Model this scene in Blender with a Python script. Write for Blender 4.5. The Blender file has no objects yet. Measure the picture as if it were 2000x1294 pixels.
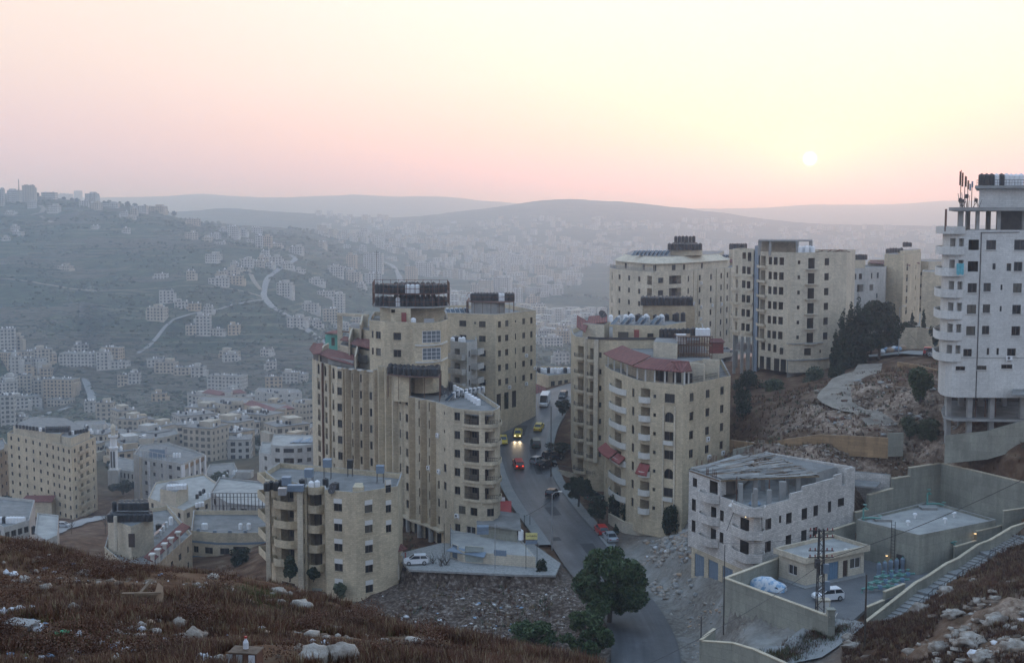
import bpy,math,random
import numpy as np
from mathutils import Vector,Matrix
R=math.radians
random.seed(7);rng=np.random.default_rng(7)
scn=bpy.context.scene
COL=scn.collection
# ---- camera
FPX=2400.0
PITCH=math.atan(217/2400.0)
cd=bpy.data.cameras.new('camera');cam=bpy.data.objects.new('camera',cd);COL.objects.link(cam)
cd.sensor_width=36;cd.lens=36*FPX/2000;cd.clip_start=.5;cd.clip_end=40000
cam.location=(0,0,0);cam.rotation_euler=(R(90)-PITCH,0,0)
scn.camera=cam
# ---- world: hazy dusk sky
SUN_AZ=math.atan(577/2400.0)
SUN_EL=R(2.75)
SUNV=Vector((math.sin(SUN_AZ)*math.cos(SUN_EL),math.cos(SUN_AZ)*math.cos(SUN_EL),math.sin(SUN_EL)))
wd=bpy.data.worlds.new('World');scn.world=wd;wd.use_nodes=True
nt=wd.node_tree;nt.nodes.clear()
def wn(t,**k):
 n=nt.nodes.new(t)
 for a,b in k.items():setattr(n,a,b)
 return n
def wl(a,b):nt.links.new(a,b)
def wmath(op,a,b=None,c=None,clamp=False):
 n=wn('ShaderNodeMath',operation=op);n.use_clamp=clamp
 for i,q in enumerate((a,b,c)):
  if q is None:continue
  if isinstance(q,(int,float)):n.inputs[i].default_value=q
  else:wl(q,n.inputs[i])
 return n.outputs[0]
def wramp(fac,stops):
 n=wn('ShaderNodeValToRGB');wl(fac,n.inputs[0]);e=n.color_ramp.elements
 while len(e)<len(stops):e.new(.5)
 for i,(p,c)in enumerate(stops):e[i].position=p;e[i].color=(*c,1)
 return n.outputs[0]
tc=wn('ShaderNodeTexCoord');sep=wn('ShaderNodeSeparateXYZ');wl(tc.outputs['Generated'],sep.inputs[0])
el=wmath('ARCSINE',sep.outputs[2])
ef=wmath('MULTIPLY',wmath('ADD',el,R(5)),1/R(95),clamp=True)
def ed(d):return(d+5)/95
sunside=wramp(ef,[(0,(.42,.32,.34)),(ed(0),(.60,.46,.54)),(ed(1.5),(.65,.47,.52)),(ed(3.5),(.70,.54,.49)),(ed(6.5),(.735,.645,.59)),(ed(11),(.75,.71,.675)),(ed(20),(.84,.84,.82)),(ed(38),(.58,.77,1.0)),(1,(.32,.53,.86))])
away=wramp(ef,[(0,(.28,.28,.33)),(ed(0),(.48,.43,.53)),(ed(1.5),(.53,.45,.52)),(ed(4),(.60,.48,.50)),(ed(7),(.665,.55,.505)),(ed(11),(.70,.61,.54)),(ed(20),(.80,.84,.90)),(ed(38),(.50,.68,.93)),(1,(.31,.52,.84))])
back=wramp(ef,[(0,(.12,.14,.18)),(ed(0),(.32,.42,.58)),(ed(5),(.43,.48,.64)),(ed(12),(.53,.56,.70)),(ed(25),(.50,.60,.78)),(ed(45),(.40,.56,.82)),(1,(.31,.52,.84))])
def wdot(v):
 n=wn('ShaderNodeVectorMath',operation='DOT_PRODUCT');wl(tc.outputs['Generated'],n.inputs[0]);n.inputs[1].default_value=v
 return n.outputs['Value']
def wmix(f,a,b,mode='MIX'):
 n=wn('ShaderNodeMixRGB',blend_type=mode)
 for i,q in enumerate((f,a,b)):
  if isinstance(q,(int,float)):n.inputs[i].default_value=q
  elif isinstance(q,tuple):n.inputs[i].default_value=(*q,1)
  else:wl(q,n.inputs[i])
 return n.outputs[0]
def smooth(x,a,b):
 n=wn('ShaderNodeMapRange',interpolation_type='SMOOTHSTEP');wl(x,n.inputs[0]);n.inputs[1].default_value=a;n.inputs[2].default_value=b
 return n.outputs[0]
daz=wdot((math.sin(SUN_AZ),math.cos(SUN_AZ),0))
f_sun=smooth(daz,math.cos(R(38)),math.cos(R(4)))
f_back=smooth(daz,math.cos(R(45)),math.cos(R(110)))
sky=wmix(f_back,wmix(f_sun,away,sunside),back)
dsun=wdot(tuple(SUNV))
ang=wmath('ARCCOSINE',wmath('MINIMUM',dsun,.9999999))
glow=wmath('POWER',2.718,wmath('MULTIPLY',ang,-1/R(2.4)))
sky=wmix(glow,sky,(1.05,.82,.60))
disc=smooth(ang,R(.38),R(.17))
sky=wmix(disc,sky,(4.2,3.6,2.3))
nish=wn('ShaderNodeTexSky');nish.sky_type='NISHITA';nish.sun_disc=False
nish.sun_elevation=SUN_EL;nish.sun_rotation=SUN_AZ;nish.dust_density=3;nish.air_density=1.5
sky=wmix(.03,sky,nish.outputs[0],'ADD')
bg=wn('ShaderNodeBackground');wl(sky,bg.inputs[0]);bg.inputs[1].default_value=1.0
wo=wn('ShaderNodeOutputWorld');wl(bg.outputs[0],wo.inputs[0])
wd.cycles.sampling_method='MANUAL';wd.cycles.sample_map_resolution=1024
# ---- sun
sd=bpy.data.lights.new('sun','SUN');sd.energy=.28;sd.angle=R(2);sd.color=(1,.60,.50)
so=bpy.data.objects.new('sun',sd);COL.objects.link(so);so.location=(100,400,60)
so.rotation_euler=SUNV.to_track_quat('Z','Y').to_euler()
# ---- output look
scn.view_settings.view_transform='Standard';scn.view_settings.look='None'
scn.view_settings.exposure=.5;scn.view_settings.gamma=1
scn.render.engine='CYCLES'
cy=scn.cycles
cy.use_denoising=True;cy.denoiser='OPENIMAGEDENOISE'
cy.max_bounces=5;cy.diffuse_bounces=3;cy.glossy_bounces=2;cy.transmission_bounces=4;cy.volume_bounces=2
cy.transparent_max_bounces=8;cy.caustics_reflective=False;cy.caustics_refractive=False
cy.use_adaptive_sampling=True;cy.adaptive_threshold=.015
# ---- points and meshes
CP,SP=math.cos(PITCH),math.sin(PITCH)
def P(px,py,D):
 u=(px-1000)/FPX;v=(647-py)/FPX
 t=D/(CP+v*SP)
 return Vector((u*t,D,(-SP+v*CP)*t))
def Zat(py,D):return P(1000,py,D).z
def ratio(px,py):return((px-1000)/FPX)/(CP+(647-py)/FPX*SP)
def XY(px,D,py=800):
 return(ratio(px,py)*D,D)
class MB:
 def __init__(s):s.v=[];s.f=[];s.m=[];s.uv=[]
 def face(s,pts,m=0,uv=None):
  i=len(s.v);n=len(pts)
  s.v+=[tuple(p)for p in pts];s.f.append(tuple(range(i,i+n)));s.m.append(m)
  if uv is None:
   a,b,c=Vector(pts[0]),Vector(pts[1]),Vector(pts[2])
   nn=(b-a).cross(c-a)
   if abs(nn.z)>max(abs(nn.x),abs(nn.y)):uv=[(p[0],p[1])for p in pts]
   else:
    h=math.hypot(nn.x,nn.y)or 1;tx,ty=-nn.y/h,nn.x/h
    uv=[(p[0]*tx+p[1]*ty,p[2])for p in pts]
  s.uv+=uv
 def box(s,x0,x1,y0,y1,z0,z1,m=0,T=None):
  c=[Vector((x,y,z))for z in(z0,z1)for y in(y0,y1)for x in(x0,x1)]
  if T is not None:c=[T@p for p in c]
  for q in((0,2,3,1),(4,5,7,6),(0,1,5,4),(2,6,7,3),(0,4,6,2),(1,3,7,5)):
   s.face([c[k]for k in q],m)
 def prism(s,poly,z0,z1,m=0,mt=None,bottom=True):
  n=len(poly)
  for i in range(n):
   a,b=poly[i],poly[(i+1)%n]
   s.face([(a[0],a[1],z0),(b[0],b[1],z0),(b[0],b[1],z1),(a[0],a[1],z1)],m)
  s.face([(p[0],p[1],z1)for p in poly],m if mt is None else mt)
  if bottom:s.face([(p[0],p[1],z0)for p in reversed(poly)],m)
 def bar(s,a,b,w,m=0,h=None):
  a,b=Vector(a),Vector(b);d=b-a;L=d.length
  if L<1e-6:return
  q=d.to_track_quat('X','Z').to_matrix().to_4x4();T=Matrix.Translation(a)@q
  h=h or w
  s.box(0,L,-w/2,w/2,-h/2,h/2,m,T)
 def tube(s,pts,rad,n=6,m=0):
  pts=[Vector(p)for p in pts]
  if isinstance(rad,(int,float)):rad=[rad]*len(pts)
  rings=[]
  for i,p in enumerate(pts):
   d=(pts[min(i+1,len(pts)-1)]-pts[max(i-1,0)]).normalized()
   a=d.cross(Vector((0,0,1))if abs(d.z)<.9 else Vector((1,0,0))).normalized();b=d.cross(a)
   rings.append([p+(a*math.cos(2*math.pi*k/n)+b*math.sin(2*math.pi*k/n))*rad[i]for k in range(n)])
  for i in range(len(rings)-1):
   for k in range(n):
    s.face([rings[i][k],rings[i][(k+1)%n],rings[i+1][(k+1)%n],rings[i+1][k]][::-1],m)
  s.face(rings[0],m);s.face(rings[-1][::-1],m)
 def lathe(s,prof,n=12,m=0,c=(0,0)):
  for i in range(len(prof)-1):
   (r0,z0),(r1,z1)=prof[i],prof[i+1]
   for k in range(n):
    a0,a1=2*math.pi*k/n,2*math.pi*(k+1)/n
    q=[(c[0]+r*math.cos(a),c[1]+r*math.sin(a),z)for r,a,z in((r0,a0,z0),(r0,a1,z0),(r1,a1,z1),(r1,a0,z1))]
    if r1<1e-6:q=q[:3]
    elif r0<1e-6:q=[q[0],q[2],q[3]]
    s.face(q,m)
 def mesh(s,name,mats,org=(0,0,0),weld=False):
  me=bpy.data.meshes.new(name)
  v=np.array(s.v,dtype=np.float64)-np.array(org,dtype=np.float64)
  me.from_pydata(v.tolist(),[],s.f)
  for mt in mats:me.materials.append(mt)
  me.polygons.foreach_set('material_index',s.m)
  ul=me.uv_layers.new(name='UVMap')
  ul.data.foreach_set('uv',np.array(s.uv,dtype=np.float32).ravel())
  if weld:
   import bmesh
   bm=bmesh.new();bm.from_mesh(me);bmesh.ops.remove_doubles(bm,verts=bm.verts,dist=1e-4)
   for f in bm.faces:f.smooth=True
   bm.to_mesh(me);bm.free()
   try:me.set_sharp_from_angle(angle=R(35))
   except Exception:pass
  me.update()
  return me
 def build(s,name,mats,parent=None,org=(0,0,0),weld=False):
  if not isinstance(mats,(list,tuple)):mats=[mats]
  o=bpy.data.objects.new(name,s.mesh(name,mats,org,weld));COL.objects.link(o)
  if parent is not None:o.parent=parent
  else:o.location=org
  return o
def place(name,me,parent=None,loc=(0,0,0),rz=0,sc=None):
 o=bpy.data.objects.new(name,me);COL.objects.link(o)
 if parent is not None:o.parent=parent
 o.location=loc;o.rotation_euler=(0,0,rz)
 if sc:o.scale=sc if isinstance(sc,tuple)else(sc,sc,sc)
 return o
def tag(o,label=None,cat=None,group=None,kind=None):
 if label:o['label']=label
 if cat:o['category']=cat
 if group:o['group']=group
 if kind:o['kind']=kind
 return o
def thing(name,label,cat,loc=(0,0,0),rz=0,group=None):
 o=bpy.data.objects.new(name,None);COL.objects.link(o);o.empty_display_size=.5
 o.location=loc;o.rotation_euler=(0,0,rz)
 return tag(o,label,cat,group)
def copy_tree(o,parent=None):
 c=o.copy();COL.objects.link(c)
 if parent is not None:c.parent=parent
 for ch in o.children:copy_tree(ch,c)
 return c
ORD=['leftmost','second','third','fourth','fifth','sixth','seventh','eighth','ninth','tenth','eleventh','twelfth','thirteenth','fourteenth','fifteenth','sixteenth','seventeenth','eighteenth','nineteenth','twentieth','twenty-first','twenty-second','twenty-third','twenty-fourth','twenty-fifth','twenty-sixth']
def nth(i):return 'leftmost' if i==0 else ORD[i]+' from the left'
# ---- materials
def newmat(name):
 m=bpy.data.materials.new(name);m.use_nodes=True;t=m.node_tree;t.nodes.clear()
 o=t.nodes.new('ShaderNodeOutputMaterial');b=t.nodes.new('ShaderNodeBsdfPrincipled');t.links.new(b.outputs[0],o.inputs[0])
 return m,t,b
def nd(t,ty,ins=None,**k):
 n=t.nodes.new(ty)
 for a,b in k.items():setattr(n,a,b)
 for a,b in(ins or{}).items():
  if isinstance(b,bpy.types.NodeSocket):t.links.new(b,n.inputs[a])
  else:n.inputs[a].default_value=b
 return n
def c4(c):return(*c,1)if len(c)==3 else c
def mixc(t,f,a,b,mode='MIX'):
 n=t.nodes.new('ShaderNodeMixRGB');n.blend_type=mode
 for i,q in enumerate((f,a,b)):
  if isinstance(q,bpy.types.NodeSocket):t.links.new(q,n.inputs[i])
  elif isinstance(q,(tuple,list)):n.inputs[i].default_value=c4(q)
  else:n.inputs[i].default_value=q
 return n.outputs[0]
def ramp(t,fac,stops):
 n=t.nodes.new('ShaderNodeValToRGB');t.links.new(fac,n.inputs[0]);e=n.color_ramp.elements
 while len(e)<len(stops):e.new(.5)
 for i,(p,c)in enumerate(stops):
  e[i].position=p;e[i].color=c4(c)if isinstance(c,tuple)else(c,c,c,1)
 return n.outputs[0]
def noise(t,sc,det=4,vec=None,rough=.55,dist=0):
 n=nd(t,'ShaderNodeTexNoise',{'Scale':sc,'Detail':det,'Roughness':rough,'Distortion':dist})
 if vec is not None:t.links.new(vec,n.inputs['Vector'])
 return n.outputs[0]
MAT={}
def stone(name,c,bw=.62,bh=.30,var=.10,joint=.72,bump=.25,stain=.35,rough=.85):
 """coursed stone cladding: UV is metres along the wall and metres up"""
 m,t,b=newmat(name)
 uv=nd(t,'ShaderNodeUVMap').outputs[0]
 ob=nd(t,'ShaderNodeTexCoord').outputs['Object']
 br=nd(t,'ShaderNodeTexBrick',{'Vector':uv,'Scale':1.0,'Mortar Size':.018,'Mortar Smooth':.2,'Brick Width':bw,'Row Height':bh,'Color1':c4(tuple(x*(1-var)for x in c)),'Color2':c4(tuple(min(1,x*(1+var))for x in c)),'Mortar':c4(tuple(x*joint for x in c))})
 big=ramp(t,noise(t,.16,4,ob),[(.3,1-stain*.6),(.5,.94),(.7,1.08)])
 mp=nd(t,'ShaderNodeMapping',{'Vector':ob,'Scale':(.9,.9,.14)}).outputs[0]
 st=ramp(t,noise(t,1.0,5,mp),[(.36,1-stain*.4),(.6,1.0)])
 col=mixc(t,1,mixc(t,1,br.outputs[0],big,'MULTIPLY'),st,'MULTIPLY')
 fine=ramp(t,noise(t,3.0,6,ob,.7),[(.3,.86),(.7,1.1)])
 col=mixc(t,1,col,fine,'MULTIPLY')
 t.links.new(col,b.inputs['Base Color']);b.inputs['Roughness'].default_value=rough
 bp=nd(t,'ShaderNodeBump',{'Strength':bump,'Distance':.02,'Height':br.outputs['Fac']});bp.invert=True
 t.links.new(bp.outputs[0],b.inputs['Normal'])
 MAT[name]=m;return m
def plain(name,c,rough=.7,var=.12,sc=1.5,metal=0,emit=None,bump=0,spec=.5):
 m,t,b=newmat(name)
 ob=nd(t,'ShaderNodeTexCoord').outputs['Object']
 v=ramp(t,noise(t,sc,5,ob),[(.3,1-var),(.7,1+var)])
 t.links.new(mixc(t,1,c,v,'MULTIPLY'),b.inputs['Base Color'])
 b.inputs['Roughness'].default_value=rough;b.inputs['Metallic'].default_value=metal
 b.inputs['Specular IOR Level'].default_value=spec
 if emit:b.inputs['Emission Color'].default_value=c4(emit[0]);b.inputs['Emission Strength'].default_value=emit[1]
 if bump:
  bp=nd(t,'ShaderNodeBump',{'Strength':bump,'Distance':.05,'Height':noise(t,sc*4,5,ob)});t.links.new(bp.outputs[0],b.inputs['Normal'])
 MAT[name]=m;return m
def glassmat(name,c,spread=.6,rough=.12):
 m,t,b=newmat(name)
 oi=nd(t,'ShaderNodeObjectInfo').outputs['Random']
 col=ramp(t,oi,[(0,c),(.5,tuple(x*1.5 for x in c)),(.72,tuple(x*2.6+.01 for x in c)),(1,(.16*spread+c[0],.15*spread+c[1],.12*spread+c[2]))])
 t.links.new(col,b.inputs['Base Color']);b.inputs['Roughness'].default_value=rough;b.inputs['Specular IOR Level'].default_value=.35
 MAT[name]=m;return m
stone('beige',(.57,.48,.335),var=.12);stone('beige_pale',(.59,.52,.40),var=.11);stone('beige_grey',(.56,.48,.35),var=.12);stone('tan',(.41,.325,.215),var=.13)
stone('white_stone',(.62,.59,.55),.55,.26,.16,.55,.5,.3);stone('white_clad',(.60,.595,.565),.9,.30,.05,.8,.15,.2)
stone('concrete_panel',(.30,.30,.25),2.4,1.2,.08,.7,.2,.5);stone('orange_wall',(.33,.22,.12),2.0,.5,.15,.7,.2,.6)
stone('cream',(.60,.54,.43),.6,.3,.05);stone('far_white',(.47,.465,.44),.8,.4,.08);stone('far_beige',(.46,.41,.33),.8,.4,.08)
stone('far_tan',(.46,.37,.26),.8,.4,.08)
plain('concrete',(.27,.27,.26),.9,.2,.6,bump=.2);plain('concrete_dark',(.10,.10,.10),.9,.25,.7);plain('roof_grey',(.17,.17,.165),.9,.3,.5)
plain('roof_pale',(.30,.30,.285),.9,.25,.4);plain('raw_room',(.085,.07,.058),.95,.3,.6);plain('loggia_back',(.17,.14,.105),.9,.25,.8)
plain('white_paint',(.72,.73,.74),.6,.08);plain('band_white',(.55,.54,.50),.8,.1);plain('black_plastic',(.018,.018,.02),.42,.2,4);plain('dark_metal',(.045,.04,.04),.55,.2,3)
plain('rust',(.12,.06,.04),.8,.3,3);plain('alu',(.42,.43,.44),.4,.1,3,.6);plain('frame_brown',(.075,.06,.05),.5,.15);plain('frame_white',(.6,.6,.6),.5,.08)
plain('shutter_white',(.62,.61,.58),.6,.05);plain('grille',(.06,.055,.05),.6);plain('wood',(.16,.11,.07),.8,.3,4);plain('red_paint',(.36,.03,.02),.5,.1)
plain('door_dark',(.05,.03,.022),.6,.2);plain('blue_metal',(.13,.22,.32),.5,.1);plain('teal_paint',(.12,.36,.30),.5,.1);plain('garage_grey',(.17,.22,.28),.5,.15)
plain('garage_pale',(.34,.38,.36),.55,.15);plain('tarp_blue',(.08,.30,.55),.5,.15);plain('canopy_red',(.23,.05,.045),.7,.2)
glassmat('glass',(.014,.013,.013));glassmat('glass_blue',(.05,.06,.07),.8)
plain('yellow_paint',(.62,.46,.05),.35,.03);plain('car_white',(.62,.64,.66),.35,.03);plain('car_black',(.012,.012,.014),.25,.05);plain('car_red',(.42,.025,.02),.35,.04)
plain('car_silver',(.36,.40,.44),.3,.04,metal=.3);plain('car_green',(.05,.08,.07),.35,.04);plain('tyre',(.02,.02,.02),.9,.1);plain('car_glass',(.02,.024,.03),.1,.02)
plain('lamp_lit',(1,.9,.6),emit=((1,.80,.48),3.5));plain('tail_lit',(1,.05,.02),emit=((1,.06,.03),2));plain('lamp_off',(.6,.6,.58),.3);plain('tail_off',(.30,.02,.02),.3)
plain('bulb',(1,.7,.3),emit=((1,.66,.28),5));plain('sign_yellow',(.62,.56,.22),.5,.1);plain('ink',(.03,.03,.03),.8)
plain('panel_glass',(.05,.07,.09),.15,.1);plain('pipe_teal',(.10,.25,.22),.5,.15);plain('cloth_cyan',(.10,.38,.45),.8,.2)
def tilemat():
 m,t,b=newmat('red_tile')
 uv=nd(t,'ShaderNodeUVMap').outputs[0];ob=nd(t,'ShaderNodeTexCoord').outputs['Object']
 w=nd(t,'ShaderNodeTexWave',{'Vector':uv,'Scale':.55,'Distortion':.3});w.bands_direction='X'
 w2=nd(t,'ShaderNodeTexWave',{'Vector':uv,'Scale':.8,'Distortion':.5});w2 .bands_direction='Y';w2 .wave_profile='SAW'
 c=ramp(t,noise(t,1.3,5,ob),[(.3,(.12,.036,.032)),(.7,(.22,.070,.058))])
 c=mixc(t,1,c,ramp(t,w.outputs[0],[(0,.6),(.6,1.05)]),'MULTIPLY');c=mixc(t,1,c,ramp(t,w2 .outputs[0],[(0,.75),(.3,1.0)]),'MULTIPLY')
 t.links.new(c,b.inputs['Base Color']);b.inputs['Roughness'].default_value=.8
 bp=nd(t,'ShaderNodeBump',{'Strength':.8,'Distance':.08,'Height':w.outputs[0]});t.links.new(bp.outputs[0],b.inputs['Normal'])
 MAT['red_tile']=m
tilemat()
def leafmat(name,c,c2):
 m,t,b=newmat(name)
 ob=nd(t,'ShaderNodeTexCoord').outputs['Object']
 col=ramp(t,noise(t,1.2,4,ob),[(.35,c),(.65,c2)])
 t.links.new(col,b.inputs['Base Color']);b.inputs['Roughness'].default_value=.6;b.inputs['Specular IOR Level'].default_value=.3
 MAT[name]=m
leafmat('leaf',(.020,.042,.014),(.070,.105,.036));leafmat('leaf_dark',(.012,.022,.010),(.028,.042,.016));leafmat('leaf_grey',(.045,.06,.035),(.09,.11,.06))
leafmat('dry',(.050,.020,.012),(.135,.062,.034));leafmat('dry_pale',(.16,.11,.06),(.24,.18,.10));leafmat('scrub_green',(.045,.055,.018),(.10,.105,.035))
plain('bark',(.06,.045,.035),.9,.3,5)
# ---- terrain: one sheet from the viewpoint to the far ridges
CTRL=[]
def cp(px,py,D,dz=0):
 p=P(px,py,D);CTRL.append((p.x,p.y,p.z+dz))
def cw(x,y,z):CTRL.append((x,y,z))
for x in(-60,-25,0,25,60):
 cw(x,-60,6);cw(x,-20,0);cw(x,0,-2.2);cw(x*.6,10,-5)
for px,py,D in((-250,1294,20),(0,1294,20),(300,1294,20),(600,1294,20.5),(850,1294,23),(-250,1150,27),(0,1170,27),(200,1200,27),(450,1210,28),(650,1240,28),(850,1275,27),(-400,1020,40),(-200,1030,40),(0,1047,40),(120,1070,40),(200,1092,39),(300,1110,38.5),(420,1135,38),(520,1152,37),(600,1172,36),(700,1202,35),(800,1230,34),(900,1252,33),(1000,1274,32),(1100,1296,31)):
 cp(px,py,D)
for px,D in((-300,60),(0,60),(200,58),(400,56),(600,55),(800,52),(1000,50)):cp(px,1294+130,D,0);
for x,y,z in((10,30,-14),(22,28,-14),(40,25,-13),(12,50,-28),(25,60,-31),(45,50,-24),(70,40,-16),(80,10,-5),(20,90,-44),(45,85,-36),(-40,100,-50),(-5,100,-52),(-80,100,-48),(-20,135,-58),(15,125,-55),(-60,140,-60),(-120,140,-62)):cw(x,y,z)
for px,py,D in((2000,1294,98),(1900,1294,103),(1800,1294,110),(1720,1294,122),(2000,1200,112),(1850,1200,120),(1760,1225,130),(2000,1110,130),(1900,1150,130),(1830,1180,131),(2150,1200,105),(2200,1080,140),(1700,1222,145),(1800,1172,150.5),(1850,1145,151),(1900,1118,155),(1950,1092,158),(2000,1075,158),(2080,1045,160),(2150,1020,162),(1960,1120,148),(1880,1150,144),(2060,1100,148),(1790,1195,142),(2010,1052,162)):cp(px,py,D)
for px,py,D in((1480,1180,150),(1600,1200,146),(1700,1150,158),(1750,1130,160),(1500,1130,160),(1650,1120,163),(1700,1080,175),(1850,1080,172),(1900,1060,178)):
 p=P(px,py,D);cw(p.x,p.y,-47.6)
for px,py,D in((1415,1235,146),(1500,1255,140),(1620,1230,138),(1560,1294,132),(1400,1294,135),(1650,1290,130),(1330,1200,158),(1400,1150,166),(1350,1100,178),(1280,1060,190),(1340,1130,170),(1230,1100,186),(1380,1060,182)):cp(px,py,D)
ROAD=[(1268,1380,138),(1262,1294,150),(1254,1240,159),(1220,1175,172),(1163,1110,187),(1112,1040,205),(1072,990,217),(1040,940,231),(1022,885,247),(1024,845,260),(1040,812,271),(1062,785,281),(1098,765,290),(1170,745,302),(1300,720,322),(1420,700,338),(1520,690,352)]
RW=[4.4,4.4,4.3,4.3,4.4,4.5,4.5,4.4,4.6,5.2,5.4,5,4.5,4.5,4.5,4.5,4.5]
rp=[P(*r)for r in ROAD]
def densify(pts,vals,step=2.0):
 out=[];vo=[]
 n=len(pts)
 for i in range(n-1):
  p0,p1,p2,p3=pts[max(i-1,0)],pts[i],pts[i+1],pts[min(i+2,n-1)]
  k=max(2,int((p2-p1).length/step))
  for j in range(k):
   t=j/k
   q=.5*((2*p1)+(p2-p0)*t+(2*p0-5*p1+4*p2-p3)*t*t+(3*p1-p0-3*p2+p3)*t**3)
   out.append(q);vo.append(vals[i]*(1-t)+vals[i+1]*t)
 out.append(pts[-1]);vo.append(vals[-1]);return out,vo
rd,rw=densify(rp,RW)
for p in rp:cw(p.x,p.y,p.z)
for px,py,D in((820,1118,190),(900,1125,187),(980,1135,184),(1060,1130,184),(1100,1150,178),(760,1140,190),(800,1190,174),(900,1200,171),(1000,1210,169),(1080,1200,171),(850,1260,158),(950,1270,157),(1050,1290,153),(1120,1260,158),(1190,1215,167),(700,1190,177),(620,1185,180),(540,1150,188),(480,1120,205),(500,1090,225),(430,1130,230),(560,1060,215),(860,1085,200),(930,1060,208),(1000,1060,203),(700,1020,235),(640,1000,255),(800,1000,225)):cp(px,py,D)
for px,py,D in((1190,1010,214),(1290,1040,201),(1333,1040,196),(1425,950,212),(1160,960,226),(1110,915,236),(1075,880,245),(1090,830,262),(1100,800,272),(1180,860,262),(960,800,268),(900,800,270),(1000,790,270),(880,830,262),(1050,770,290),(1100,760,300),(1250,760,300),(1340,700,330),(1200,690,345)):cp(px,py,D)
for px,py,D in((1440,735,258),(1520,745,250),(1600,730,252),(1650,715,256),(1700,700,256),(1750,690,254),(1830,690,250),(1640,690,275),(1750,660,300),(1850,640,320),(1440,790,232),(1480,820,222),(1540,770,232),(1640,745,230),(1720,715,240),(1760,735,225),(1650,790,210),(1700,830,200),(1740,840,195),(1600,830,202),(1560,850,200),(1480,870,206),(1430,880,210),(1800,770,205),(1830,840,187),(2150,800,190),(1950,700,240),(1440,905,196),(1550,905,188),(1650,920,184),(1740,905,188),(1790,900,192),(1690,985,184),(1740,960,186),(1900,840,179.5),(1960,833,179.5),(2000,826,180),(2000,822,190),(1860,846,183),(1900,838,190),(1880,884,177.5),(1950,890,173.5),(2000,900,173.5),(2100,930,166),(2000,935,171.5),(1850,895,184)):cp(px,py,D)
for px,py,D in((0,1060,260),(100,1050,300),(150,1025,360),(60,1010,410),(190,1005,420),(-150,1020,400),(300,1050,330),(400,1010,350),(220,1120,235),(380,1120,235),(240,960,470),(400,960,440),(480,930,480),(560,960,380),(600,1000,330),(120,890,560),(0,850,800),(0,836,950),(90,835,850),(200,850,700),(350,880,640),(450,850,700),(560,880,640),(600,850,800),(0,800,1000),(80,795,1080),(200,810,930),(330,790,980),(500,790,930),(700,800,900),(-250,850,800),(-300,760,1000),(0,700,1080),(60,690,1120),(100,720,1100),(250,735,1080),(400,750,1050),(550,755,1050),(700,760,1050),(900,770,900),(1080,780,700),(1150,760,800),(-300,690,1100)):cp(px,py,D)
for px,py,D in((0,660,1180),(200,690,1130),(300,680,1150),(450,690,1150),(620,672,1150),(0,600,1320),(150,610,1280),(320,625,1200),(400,655,1190),(560,620,1230),(680,660,1250),(0,520,1480),(200,540,1430),(340,585,1270),(516,580,1320),(640,600,1400),(0,450,1700),(200,470,1640),(400,500,1560),(530,505,1550),(650,520,1700),(0,408,1850),(150,412,1850),(300,440,1800),(450,475,1820),(600,470,1900),(700,495,2000),(-300,400,1800),(-300,340,2100),(-100,357,2080),(0,371,2050),(80,380,2040),(160,392,2030),(220,397,2050),(290,405,2080),(345,418,2100),(400,438,2150),(470,444,2200),(560,447,2300),(700,455,2500)):cp(px,py,D)
for px,D,z in((-300,2900,40),(0,2800,-20),(200,2700,-40),(400,2800,-60),(600,3000,-45)):cw(*XY(px,D,400),z)
for px,py,D in((800,700,1100),(950,720,1050),(1080,720,1000),(1180,700,1050),(700,640,1350),(850,620,1600),(1000,640,1500),(1150,640,1400),(760,560,1850),(950,580,1800),(1100,580,1800),(1250,600,1700),(800,520,2200),(1000,530,2300),(1180,530,2300),(1400,560,2200),(850,470,2900),(1000,480,3000),(1150,480,3000),(1400,490,3000),(1600,500,2800),(900,440,3500),(1050,435,3600),(1250,440,3600),(1450,450,3600),(1650,455,3600),(1900,460,3500),(2200,450,3500),(760,450,3100),(900,418,3900),(960,406,4050),(1040,397,4200),(1120,392,4250),(1250,398,4250),(1350,408,4200),(1480,422,4100),(1600,435,4100),(1700,440,4200),(1850,440,4200),(2200,430,4300),(430,412,3700),(520,413,3650),(610,417,3600),(680,428,3500),(740,442,3500)):cp(px,py,D)
for px in(300,500,700,900,1100,1300,1500,1700,2000):cw(*XY(px,5200,400),-60)
for px,py in((-300,384),(100,386),(250,386),(330,383),(380,378),(460,384),(540,387),(620,383),(700,383),(780,386),(860,384),(940,392),(1020,400),(1150,405),(1300,408),(1420,410)):cp(px,py,6600)
for px,py in((1480,408),(1540,402),(1620,400),(1700,402),(1780,397),(1850,393),(1950,392),(2200,390)):cp(px,py,7400)
for px in(-500,0,500,1000,1500,2000,2500):cw(*XY(px,9000,400),-40);cw(*XY(px,13500,400),-60)
CT=np.array(CTRL)
def warp(x,y):
 d=np.hypot(x,y+110)+30
 return np.stack([4.2*x/d,3.2*np.log(d)],-1)
wc=warp(CT[:,0],CT[:,1])
dm=np.sqrt(((wc[:,None]-wc[None])**2).sum(-1)+.0009)
lam=.004
A_=np.block([[dm-lam*np.eye(len(CT)),np.ones((len(CT),1))],[np.ones((1,len(CT))),np.zeros((1,1))]])
SOL=np.linalg.solve(A_,np.append(CT[:,2],0))
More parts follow.
